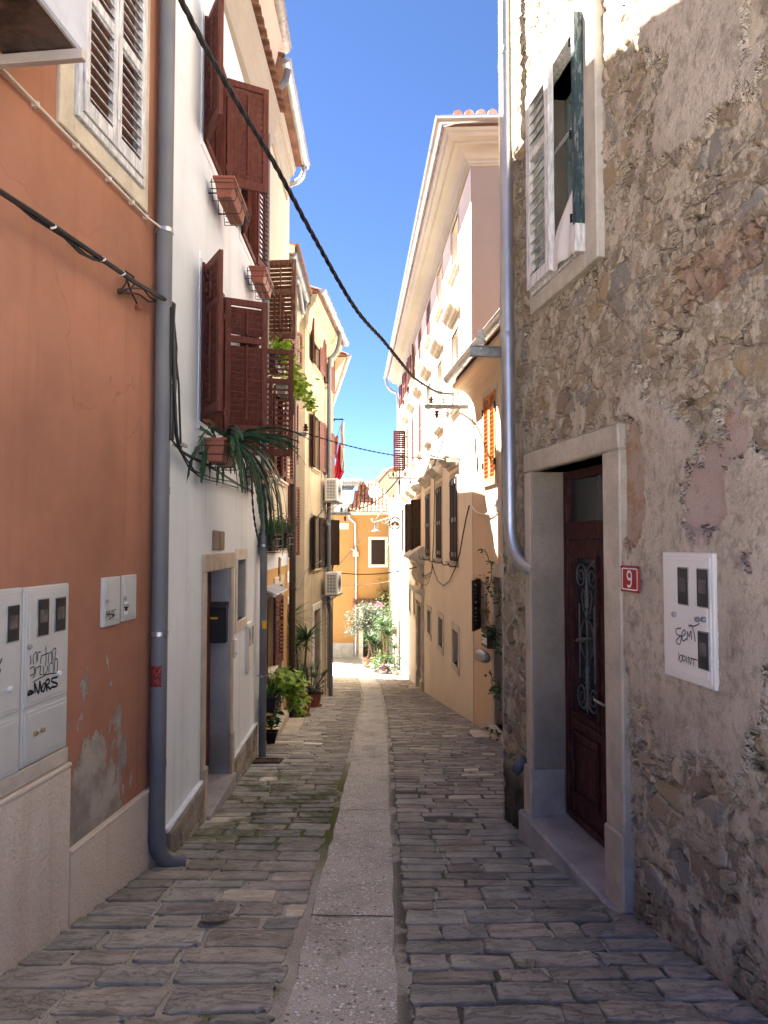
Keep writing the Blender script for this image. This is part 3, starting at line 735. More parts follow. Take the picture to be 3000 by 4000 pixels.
MB().prism(FC, [(10.95, 1.0), (11.12, .98), (11.16, 1.12), (11.1, 1.24), (11.13, 1.34), (10.98, 1.36), (10.96, 1.2), (11.0, 1.1)], 0, .035).build('wall_relief', stone_trim('brown_relief', (.38, .24, .15), .8), C, bevel=.01)
cornice_mesh(FC, c0, 11.70, 7.88, .16, .55, 'cornice', C)
tiles(C, FC, c0, 11.75, .26, 7.92, rows=1)
gutter(C, FC, 9.15, 11.85, .30, 8.0, 'steel', .078)

# ------------------------------------------------------------------ left: peach house
D = house('peach_house', FD, 13.5, 'narrow peach house set back behind the brown downpipe')
wD = [(13.6, 14.5, 5.25, 6.0), (13.5, 14.4, 3.2, 4.5), (13.3, 14.3, 1.3, 2.75)]
dD = (13.9, 14.8, -1.8, .35)
mb = MB(); sheet(mb, FD, 12.2, 15.4, -2.6, 6.6, [(*q, .14) for q in wD] + [(*dD, .2)]); shell(mb, FD, 12.2, 15.4, -2.6, 6.6, 4); mb.build('wall', M['peach'], D)
MB().box(FD, 12.2, 15.4, .78, 1.0, -.02, .010).box(FD, 14.95, 15.4, -2.6, 6.6, -.02, .012).build('white_band', M['white'], D)
for i, q in enumerate(wD):
    w = window(D, FD, *q, .12, 'red_wood2', surround=True, sm='trim_white', sur=.07, pro=.01, sill=.08)
    hh = q[3] - q[2] - .03; ww = (q[1] - q[0]) / 2
    for side in (0, 1):
        if side == 0: fl = Fr(FD.P(q[0] + .01, q[2] + .01, .03), FD.u, FD.n).sub(0, 0, 0, R([-150, -165, -160][i]))
        else: fl = Fr(FD.P(q[1] - .01, q[2] + .01, .03), FD.u, FD.n).sub(0, 0, 0, R([160, 168, 165][i] - 180))
        shutter(fl, ww, hh, M['red_wood2'], rails=(.5,), parent=w, tilt=.6, bar=True, flip=-1 if side else 1)
d = MB(); d.box(FD, dD[0] - .1, dD[0], dD[2], dD[3], -.03, .02); d.box(FD, dD[1], dD[1] + .1, dD[2], dD[3], -.2, .02); d.box(FD, dD[0] - .1, dD[1] + .1, dD[3], dD[3] + .14, -.2, .024)
d.build('door_frame', M['trim_white'], D, bevel=.008); MB().box(FD, dD[0], dD[1], dD[2], dD[3], -.2, -.15).build('door', M['dark_wood'], D, bevel=.004)
cornice_mesh(FD, 12.5, 15.4, 6.62, .20, .60, 'cornice', D)
tiles(D, FD, 12.45, 15.4, .22, 6.66, rows=1)
mb = MB(); mb.box(FD, 12.75, 15.5, 6.78, 7.02, .30, .325); mb.build('verge_board', M['brown_pipe'], D)
mb = MB(); mb.ext(FD, [(-.2, 6.9), (.36, 6.98), (.36, 7.03), (-.2, 7.1), (-3.5, 7.9), (-3.5, 7.8)], 12.75, 15.6); mb.build('upper_roof', M['terra2'], D)
mb = MB(); mb.ext(FD, [(-3.0, 6.4), (.28, 6.4), (.28, 6.98), (-3.0, 7.6)], 12.7, 12.76); mb.build('gable_end', M['cream'], D)
gutter(D, FD, 12.5, 15.0, .25, 6.76, 'grey_pipe', .088)

# ------------------------------------------------------------------ left: old stained house
E_ = house('stained_house', FE, 17, 'old house with stained ochre plaster, heavy cornice and dark open shutters')
e0, e1 = 15.42, 19.65
wE = [(16.3, 17.2, 5.70, 6.65), (16.3, 17.2, 3.30, 4.55), (16.4, 17.3, .95, 2.20), (18.2, 19.05, 5.65, 6.60), (18.2, 19.05, 3.30, 4.55), (18.3, 19.1, .95, 2.20)]
dE = [(16.45, 17.55, -2.3, -.02), (18.55, 19.2, -2.3, -.05)]
mb = MB(); sheet(mb, FE, e0, e1, -3.4, 7.0, [(*q, .15) for q in wE] + [(*q, .2) for q in dE]); shell(mb, FE, e0, e1, -3.4, 7.0, 4); mb.build('wall', M['old'], E_)
for i, q in enumerate(wE):
    w = window(E_, FE, *q, .13, 'dark_wood', surround=True, sm='old', sur=.09, pro=.018, sill=.06)
    hh = q[3] - q[2] - .03; ww = (q[1] - q[0]) / 2
    for side in (0, 1):
        if side == 0: fl = Fr(FE.P(q[0] + .01, q[2] + .01, .03), FE.u, FE.n).sub(0, 0, 0, R([-170, -168, -168, -172, -172, -170][i]))
        else: fl = Fr(FE.P(q[1] - .01, q[2] + .01, .03), FE.u, FE.n).sub(0, 0, 0, R([172, 172, 175, 174, 174, 152][i] - 180))
        shutter(fl, ww, hh, M['dark_wood'] if i in (2, 5) else M['red_wood2'], rails=(.5,), parent=w, tilt=.6, bar=False, boards=True, flip=1)
for q in dE:
    d = MB(); d.box(FE, q[0] - .12, q[0], q[2], q[3], -.03, .03); d.box(FE, q[1], q[1] + .12, q[2], q[3], -.2, .03); d.box(FE, q[0] - .12, q[1] + .12, q[3], q[3] + .16, -.2, .034)
    d.build('door_frame', M['trim_white'], E_, bevel=.008); MB().box(FE, q[0], q[1], q[2], q[3], -.2, -.12).build('door', M['grey_wood'], E_, bevel=.004)
MB().box(FE, 17.7, 17.76, 1.2, 6.6, -.01, .03).build('wall_cable_duct', M['trim_white'], E_)
cornice_mesh(FE, e0 - .02, e1, 7.02, .26, .75, 'old', E_)
tiles(E_, FE, e0, e1, .30, 7.05, rows=1)
gutter(E_, FE, e0, e1 + .1, .36, 7.13, 'zinc', .08, rings=.6)

F_ = house('far_left_house', FF, 22, 'house with a mossy eave and long receding gutter, beyond the stained house')
mb = MB(); wf = (19.95, 20.75, .95, 2.2); sheet(mb, FF, 19.75, 27.5, -4, 6.7, [(*wf, .12)]); shell(mb, FF, 19.75, 27.5, -4, 6.7, 3.5); mb.build('wall', M['old'], F_)
mb = MB(); mb.ext(FF, [(-.05, 6.3), (.05, 6.32), (.30, 6.66), (.34, 6.72), (-.05, 6.72)], 19.7, 27.5); mb.build('cornice', M['old'], F_)
tiles(F_, FF, 19.7, 27.5, .36, 6.74, rows=1); gutter(F_, FF, 19.7, 27.5, .42, 6.82, 'zinc', .08, rings=.6)
w = window(F_, FF, *wf, .1, 'dark_wood', surround=True, sur=.08)
fl = Fr(FF.P(19.95, .97, .03), FF.u, FF.n).sub(0, 0, 0, R(-165)); shutter(fl, .42, 1.2, M['dark_wood'], parent=w, boards=True)

# ------------------------------------------------------------------ far end: orange house closing the street
Gh = house('far_orange_house', FG, -1, 'bright orange house closing the street, with tiled roof and glazed terrace')
wG = (-.64, .02, .49, 1.66)
wGx = FG.rect(1450, 2108, 1504, 2205); dG = (-1.02, -.35, -4.2, -1.7)
mb = MB(); sheet(mb, FG, -6, 3.5, -4.6, 2.98, [(*wGx, .1), (*dG, .15)]); shell(mb, FG, -6, 3.5, -4.6, 2.98, 5); mb.build('wall', M['far_orange'], Gh)
x0, x1, z0, z1 = wGx
s = MB(); g = .14
s.box(FG, x0 - g, x0, z0, z1, -.02, .02); s.box(FG, x1, x1 + g, z0, z1, -.02, .02); s.box(FG, x0 - g, x1 + g, z1, z1 + g, -.02, .022); s.box(FG, x0 - g, x1 + g, z0 - g, z0, -.02, .022)
w = s.build('window', M['trim_white'], Gh, bevel=.005)
mb = MB(); mb.box(FG, x0, x1, z0, z1, -.04, -.02); z = z0
while z < z1 - .04: mb.box(FG, x0 + .02, x1 - .02, z + .01, z + .045, -.02, .0); z += .06
mb.build('roller_blind', M['dark_wood'], w)
d = MB(); d.box(FG, dG[0] - .22, dG[0], dG[2], dG[3], -.1, .03); d.box(FG, dG[0] - .22, dG[1] + .2, dG[3], dG[3] + .15, -.1, .034); d.box(FG, dG[1], dG[1] + .2, dG[2], dG[3], -.1, .03); d.build('door_frame', M['trim_white'], Gh, bevel=.005)
MB().box(FG, dG[0], dG[1], dG[2], dG[3], -.15, -.1).build('door', M['dark_wood'], Gh)
mb = MB(); u = -6
while u < dG[0] - .25: mb.box(FG, u, min(u + .55, dG[0] - .24), -4.7, -3.36, -.02, .03); u += .565
mb.build('plinth', M['grey_stone'], Gh, bevel=.006)
mb = MB(); mb.ext(FG, [(0, -1.30), (.55, -1.55), (.55, -1.50), (0, -1.22)], -1.5, 0); tt = mb
for i in range(7): tt.tube([FG.P(-1.42 + .21 * i, -1.24, 0), FG.P(-1.42 + .21 * i, -1.47, .58)], .075, 8)
tt.build('door_canopy', M['terra2'], Gh)
mb = MB(); mb.box(FG, -2.2, -1.75, 2.2, 2.5, 0, .02); [mb.box(FG, -2.14 + .13 * i, -2.04 + .13 * i, 2.27, 2.43, .02, .03) for i in range(3)]; mb.build('wall_vent', M['cabinet'], Gh)
# tiled roof slope right of the terrace
mb = MB()
P = FG.P
mb.add([P(-1.75, 3.02, .15), P(.75, 3.02, .15), P(.75, 4.72, -2.6), P(-1.25, 4.72, -2.6)], [(0, 1, 2, 3)]); rf = mb.build('roof', M['terra2'], Gh)
t = MB(); r = random.Random(3)
for i in range(13):
    for k in range(9):
        x = -1.66 + .19 * i; a = k / 9.; b = (k + 1.12) / 9.; xs = -.0
        if x < -1.75 + .5 * a - .02: continue
        t.tube([P(x + r.uniform(-.01, .01), 3.02 + 1.7 * a + .04, .15 - 2.75 * a), P(x, 3.02 + 1.7 * b + .015, .15 - 2.75 * b)], [.085, .066], 8)
tl = t.build('roof_tiles', M['terra2'], rf)
t = NT('mixed_barrel_tiles'); v_ = t.voro(5.2, vec=t.vec(1, 1, 1.3), out='Color'); s_ = t.sep(v_)
M['tile_mix'] = t.fin(t.mix(s_[0], t.mix(s_[1], (.33, .12, .07), (.5, .22, .12)), (.58, .36, .24)), .85, t.bump(t.noise(20), .005)); tl.data.materials[0] = M['tile_mix']
mb = MB(); mb.box(FG, -6, -1.35, 2.9, 3.0, 0, .12); mb.box(FG, -1.35, .9, 2.9, 3.02, .0, .10); mb.build('eave_board', M['trim_white'], Gh)
gutter(Gh, FG, -1.75, .6, .22, 3.02, 'zinc', .09)
# glazed terrace room
gt = MB()
for x in (-3.2, -2.55, -1.95, -1.72): gt.box(FG, x, x + .05, 3.0, 3.95, -.35, -.30)
gt.box(FG, -3.2, -1.67, 3.0, 3.06, -.35, -.29); gt.box(FG, -3.2, -1.67, 3.92, 3.98, -.36, -.30); gt.box(FG, -3.2, -1.67, 3.42, 3.46, -.345, -.305)
for x in (-3.1, -2.45, -1.72): gt.add([P(x, 4.0, -.3), P(x + .05, 4.0, -.3), P(x + .25, 4.55, -1.6), P(x + .2, 4.55, -1.6), P(x, 3.95, -.3), P(x + .05, 3.95, -.3), P(x + .25, 4.5, -1.6), P(x + .2, 4.5, -1.6)], [(0, 1, 2, 3), (4, 7, 6, 5), (0, 4, 5, 1), (1, 5, 6, 2), (3, 2, 6, 7), (0, 3, 7, 4)])
gl = gt.build('terrace_glazing_frame', M['iron_grey'], Gh)
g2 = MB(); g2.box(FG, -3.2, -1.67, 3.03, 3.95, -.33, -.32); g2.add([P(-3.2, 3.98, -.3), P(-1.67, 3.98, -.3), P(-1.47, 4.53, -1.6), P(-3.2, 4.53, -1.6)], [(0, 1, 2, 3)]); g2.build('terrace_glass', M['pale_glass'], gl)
aw = MB(); aw.ext(FG, [(-1.6, 4.55), (-.9, 4.62), (-.9, 4.70), (-1.7, 4.85), (-2.6, 4.9), (-2.6, 4.5)], -3.4, -1.15); aw.build('awning_cassette', M['iron_grey'], Gh)
aw = MB(); [aw.box(FG, -3.3 + .09 * i, -3.24 + .09 * i, 4.40, 4.62, -.93, -.90) for i in range(23)]; aw.build('awning_fringe', M['iron_grey'], Gh)

# ------------------------------------------------------------------ right far: cream house
Hh = house('far_cream_house', FH, 32, 'slim pale yellow house in full sun just beyond the beige palace')
wH = [(30.45, 31.05, 1.4, 2.9), (32.3, 32.95, 1.6, 3.0), (30.3, 31.0, -1.1, .55), (33.6, 34.2, 1.5, 2.8)]
mb = MB(); sheet(mb, FH, 29.9, 35.6, -4.6, 4.3, [(*q, .12) for q in wH]); shell(mb, FH, 29.9, 35.6, -4.6, 4.3, 4); mb.build('wall', M['far_cream'], Hh)
for i, q in enumerate(wH):
    w = window(Hh, FH, *q, .1, 'dark_wood' if i != 2 else 'red_wood2', surround=True, sm='trim_white', sur=.1, sill=.08)
    hh = q[3] - q[2] - .04; ww = (q[1] - q[0]) / 2 - .005
    for a in (0, 1): shutter(Fr(FH.P(q[0] + a * ww + .003, q[2] + .02, -.01), FH.u, FH.n), ww, hh, M['dark_wood'] if i != 2 else M['red_wood2'], parent=w, gap=.075, bar=False)
cornice_mesh(FH, 29.6, 35.6, 4.5, .45, .6, 'far_cream', Hh)
tiles(Hh, FH, 29.6, 35.6, .48, 4.52); gutter(Hh, FH, 29.6, 35.7, .55, 4.62, 'zinc', .09)

# ------------------------------------------------------------------ right: beige palace
I_ = house('beige_palace', FI, 20, 'long tall beige palace on the right with stone window hoods and a deep cream cornice', 'building')
i0 = 11.95; i1 = 29.65; CP = [13.35, 15.75, 18.15, 20.55, 22.95, 25.3, 27.4]
hI = []
for k, c in enumerate(CP):
    hI += [(c, c + .95, 6.90, 7.92, .22), (c + .02, c + .95, 4.18, 5.72, .2), (c + .25, c + 1.2, 1.2, 2.86, .12)]
gI = [(13.55, 14.28, -.80, -.14), (15.85, 16.60, -.78, -.14), (18.25, 19.0, -.80, -.20), (22.6, 23.2, -.75, .0), (24.4, 25.0, -.8, 0.1), (26.6, 27.1, -.6, .3)]
dI = (20.25, 21.5, -2.75, -.15)
mb = MB(); sheet(mb, FI, i0, i1, -4.4, 8.38, hI + [(*q, .28) for q in gI] + [(*dI, .35)]); shell(mb, FI, i0, i1, -4.4, 8.38, 6); mb.build('wall', M['beige'], I_)
FIe = Fr(FI.P(i0, 0, 0), (1, -.046, 0), -FI.u)
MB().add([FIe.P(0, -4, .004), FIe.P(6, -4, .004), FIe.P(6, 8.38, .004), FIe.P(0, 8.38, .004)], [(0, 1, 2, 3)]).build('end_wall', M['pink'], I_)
def hood(fr, u0, u1, z, p=.21, h=.18):
    m = MB(); pr = [(0, z - h), (.05, z - h), (.07, z - h * .72), (.12, z - h * .66), (p * .72, z - h * .36), (p * .75, z - h * .24), (p * .95, z - h * .16), (p, z - .01), (p, z), (0, z + .05)]
    m.ext(fr, pr, u0, u1); return m
for k, c in enumerate(CP):
    a = (c, c + .95, 6.90, 7.92)
    w = window(I_, FI, *a, .20, 'trim_white' if k < 2 else 'red_wood2', glass='glass', sill=.10, sm='trim', muntin=1, panes=2, surround=True, sur=.09, pro=.012, wf=.045)
    if k >= 2:
        for s_ in (0, 1):
            fl = Fr(FI.P(a[0] if s_ == 0 else a[1], a[2] + .02, .03), FI.u, FI.n).sub(0, 0, 0, R(172 if s_ == 0 else 8))
            if k in (2, 3): fl = Fr(FI.P(a[0] + (.0 if s_ == 0 else .475), a[2] + .02, -.02), FI.u, FI.n)
            shutter(fl, .46, 1.0, M['red_wood2'], parent=w, bar=False, gap=.075)
    b = (c + .02, c + .95, 4.18, 5.72)
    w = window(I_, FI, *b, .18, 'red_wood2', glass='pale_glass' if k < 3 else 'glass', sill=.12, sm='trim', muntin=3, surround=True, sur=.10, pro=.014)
    hood(FI, b[0] - .12, b[1] + .12, 6.12).build('hood', M['trim'], w, bevel=.004)
    if k >= 3:
        for s_ in (0, 1):
            fl = Fr(FI.P(b[0] + (.0 if s_ == 0 else .465), b[2] + .02, -.01), FI.u, FI.n)
            if k == 5 and s_ == 1: fl = Fr(FI.P(b[1], b[2] + .02, .03), FI.u, FI.n).sub(0, 0, 0, R(95))
            shutter(fl, .46, 1.5, M['red_wood2'], parent=w, bar=False, gap=.075)
    e = (c + .25, c + 1.2, 1.2, 2.86)
    w = window(I_, FI, *e, .11, 'dark_wood', sill=.11, sm='trim', surround=True, sur=.10, pro=.012)
    hood(FI, e[0] - .14, e[1] + .14, 3.26, .25, .21).build('hood', M['trim'], w, bevel=.004)
    for s_ in (0, 1):
        fl = Fr(FI.P(e[0] + (.0 if s_ == 0 else .475) + .002, e[2] + .02, .012), FI.u, FI.n)
        if k in (3, 4): fl = Fr(FI.P(e[0] if s_ == 0 else e[1], e[2] + .02, .03), FI.u, FI.n).sub(0, 0, 0, R(28) if s_ == 0 else R(152))
        sh = shutter(fl, .46, 1.62, M['dark_wood'], parent=w, rails=(.5,), boards=True, st=.07)
    if k < 3:
        [MB().box(FI, e[0] + x, e[0] + x + .05, z, z + .09, .035, .048).build('shutter_bracket', M['iron_grey'], w) for x in (.06, .36, .54, .84) for z in (1.3, 1.98, 2.72)]
        [MB().tube([FI.P(e[x], 1.12, .02), FI.P(e[x], 1.12, .16), FI.P(e[x], 1.20, .20)], .012, 6).build('shutter_stay', M['iron'], w) for x in (0, 1)]
for q in gI:
    s = MB(); g = .13
    s.box(FI, q[0] - g, q[0], q[2], q[3], -.25, .022); s.box(FI, q[1], q[1] + g, q[2], q[3], -.25, .022); s.box(FI, q[0] - g, q[1] + g, q[3], q[3] + g, -.25, .025); s.box(FI, q[0] - g, q[1] + g, q[2] - g, q[2], -.25, .025)
    w = s.build('window', M['trim_white'], I_, bevel=.008)
    MB().box(FI, q[0], q[1], q[2], q[3], -.27, -.255).build('pane', M['glass'], w)
    s = MB(); [s.tube([FI.P(q[0] + (q[1] - q[0]) * j / 4, q[2], -.12), FI.P(q[0] + (q[1] - q[0]) * j / 4, q[3], -.12)], .010, 6) for j in (1, 2, 3)]; [s.tube([FI.P(q[0], q[2] + (q[3] - q[2]) * j / 3, -.12), FI.P(q[1], q[2] + (q[3] - q[2]) * j / 3, -.12)], .010, 6) for j in (1, 2)]
    s.build('bars', M['iron'], w)
# portal
d = MB(); a, b, zb, zt = dI
for q0, q1 in ((a - .28, a), (b, b + .28)):
    d.box(FI, q0, q1, zb, zt, -.3, .06); d.box(FI, q0 - .03, q1 + .03, zb, zb + .45, -.3, .10); d.box(FI, q0 - .02, q1 + .02, zb + .45, zb + .50, -.3, .08); d.box(FI, q0 - .03, q1 + .03, zt - .10, zt - .02, -.3, .10); d.box(FI, q0 + .08, q1 - .08, zb + .6, zt - .2, .06, .085)
d.box(FI, a - .30, b + .30, zt, zt + .22, -.3, .08); d.ext(FI, [(-.1, zt + .22), (.10, zt + .22), (.14, zt + .27), (.30, zt + .33), (.32, zt + .40), (-.1, zt + .44)], a - .40, b + .40)
for q0 in (a - .24, b + .04): d.box(FI, q0, q0 + .20, zt + .44, zt + 1.02, -.1, .10)
for q0 in (a - .26, b + .02): d.ext(FI, [(0, zt + .55), (.14, zt + .60), (.22, zt + .80), (.16, zt + 1.0), (.24, zt + 1.12), (0, zt + 1.15)], q0, q0 + .24)
d.ext(FI, [(-.1, zt + 1.12), (.22, zt + 1.12), (.26, zt + 1.18), (.42, zt + 1.26), (.44, zt + 1.34), (.05, zt + 1.62), (-.1, zt + 1.62)], a - .42, b + .42)
dp = d.build('portal', M['trim_white'], I_, bevel=.008)
MB().box(FI, a, b, zb, zt, -.33, -.26).box(FI, a + .1, a + .55, zb + .2, zb + 1.1, -.26, -.245).box(FI, a + .7, b - .1, zb + .2, zb + 1.1, -.26, -.245).build('door', M['dark_wood'], I_, bevel=.004)
MB().box(FI, a - .35, b + .35, -3.5, zb + .0, -.3, .30).build('doorstep', M['trim_white'], I_, bevel=.01)
# cornice mitred round the corner
zc = 8.40; H_ = .38
pr = [(0, -H_), (.035, -H_), (.035, -H_ * .93), (.06, -H_ * .91), (.06, -H_ * .80), (.10, -H_ * .76)]
pr += [(.10 + .20 * (1 - math.cos(x)), -H_ * .76 + H_ * .30 * math.sin(x)) for x in [math.pi / 2 * i / 6 for i in range(1, 7)]]
pr += [(.33, -H_ * .44), (.33, -H_ * .36), (.37, -H_ * .34), (.44, -H_ * .28), (.46, -H_ * .16), (.50, -H_ * .12), (.52, 0), (0, 0)]
def mitre(prof, mat, name, z, closed=True, u1=i1, e1=6):
    m = MB(); k = len(prof)
    st = [[FI.P(u1, z + dz, n) for n, dz in prof], [FI.P(i0, z + dz, n) + FIe.n * n for n, dz in prof], [FIe.P(e1, z + dz, n) for n, dz in prof]]
    for r_ in st: m.v += [tuple(p) for p in r_]
    for j in range(2):
        for i in range(k if closed else k - 1): m.f.append((j * k + i, j * k + (i + 1) % k, (j + 1) * k + (i + 1) % k, (j + 1) * k + i)); m.mi.append(0)
    if closed: m.f += [tuple(range(k)), tuple(range(2 * k, 3 * k))]; m.mi += [0, 0]
    return m
mitre(pr, 'cornice', 'cornice', zc).build('cornice', M['cornice'], I_)
rf = tiles(I_, FI, i0 - .4, i1, .46, zc + .02, rows=1)
t = MB()
for i in range(22): t.tube([FIe.P(.0 + .19 * i - .3, zc + .20, .56), FIe.P(.0 + .19 * i - .3, zc + .42, -.1)], [.085, .07], 8)
t.add([FIe.P(-.5, zc + .03, .5), FIe.P(5, zc + .03, .5), FIe.P(5, zc + .5, -1.2), FIe.P(.9, zc + .5, -1.2)], [(0, 1, 2, 3)])
t.build('hip_tiles', M['tile_mix'], rf)
gp = [(n - .0, z) for n, z in gutter_prof(.60, 0, .085)]
g = mitre(gp, 'zinc', 'gutter', zc + .10, u1=i1 + .2); g.smooth = True; go = g.build('gutter', M['steel'], I_)
rb = MB(); u = i0 + .3
while u < i1:
    rb.ext(FI, gutter_prof(.60, zc + .10, .091, .005), u, u + .02); u += .85
for u in (.8, 1.9): rb.ext(FIe, gutter_prof(.60, zc + .10, .091, .005), u, u + .02)
rb.build('gutter_strap', M['zinc'], go)

# ------------------------------------------------------------------ right: low tan house
J_ = house('tan_house', FJ, 10.5, 'low tan house with an orange brown shutter, between stone house and beige palace')
wJ = FJ.rect(1893, 1560, 1942, 1868); wJ = (wJ[0], wJ[1], 2.47, 3.84)
kJ = FJ.rect(1856, 2260, 1874, 2440); dJ = (8.9, 10.58, -1.08, 1.08)
mb = MB(); sheet(mb, FJ, 6.2, 11.96, -2.5, 4.1, [(*wJ, .12), (11.42, 11.85, .22, 1.0, .1), (*dJ, .35)]); shell(mb, FJ, 6.2, 11.96, -2.5, 4.1, 4); mb.build('wall', M['tan'], J_)
w = MB(); g = .09; x0, x1, z0, z1 = wJ
w.box(FJ, x0 - g, x0, z0, z1, -.02, .014); w.box(FJ, x1, x1 + g, z0, z1, -.02, .014); w.box(FJ, x0 - g, x1 + g, z1, z1 + g, -.02, .016); w.box(FJ, x0 - .05, x1 + .05, z0 - .03, z0, -.02, .04)
w = w.build('window', M['trim'], J_, bevel=.004)
for s_ in (0, 1): shutter(Fr(FJ.P(x0 + .005 + s_ * (x1 - x0) / 2, z0 + .01, .012), FJ.u, FJ.n), (x1 - x0) / 2 - .008, z1 - z0 - .02, M['orange_wood'], parent=w, rails=(), bar=False, gap=.066, slat=.05, tilt=.55)
[MB().box(FJ, u, u + .035, z, z + .10, .025, .05).build('hinge', M['iron'], w) for u in (x0 - .01, x1 - .02) for z in (2.72, 3.55)]
w = window(J_, FJ, 11.42, 11.85, .22, 1.0, .09, 'dark_wood', surround=False, panes=1, muntin=3)
fl = Fr(FJ.P(11.42, .22, .02), FJ.u, FJ.n).sub(0, 0, 0, R(172 - 20)); shutter(fl, .42, .78, M['dark_wood'], parent=w, bar=False)
d = MB(); d.box(FJ, dJ[1], dJ[1] + .12, dJ[2], dJ[3], -.3, .02); d.box(FJ, dJ[0] - .12, dJ[0], dJ[2], dJ[3], -.3, .02); d.box(FJ, dJ[0] - .12, dJ[1] + .12, dJ[3], dJ[3] + .18, -.3, .024); d.build('door_frame', M['trim'], J_, bevel=.008)
MB().box(FJ, dJ[0], dJ[1], dJ[2], dJ[3], -.34, -.30).build('door', M['grey_wood'], J_)
s = MB(); s.box(FJ, 8.7, 10.75, -1.7, -1.08, -.3, .12); s.box(FJ, 8.7, 10.85, -1.9, -1.22, -.1, .34); s.build('doorstep', M['trim_white'], J_, bevel=.012)
mb = MB(); mb.ext(FJ, [(-.05, 3.86), (.0, 3.86)] + [(.30 * (1 - math.cos(x)), 3.86 + .30 * math.sin(x)) for x in [math.pi / 2 * i / 6 for i in range(1, 7)]] + [(.33, 4.18), (.33, 4.24), (-.05, 4.24)], 6.2, 11.96); mb.build('cove_cornice', M['tan'], J_)
tiles(J_, FJ, 6.2, 11.9, .30, 4.27, pitch=.35, rows=1)
gutter(J_, FJ, 6.2, 12.0, .40, 4.34, 'zinc', .085, rings=1.1)
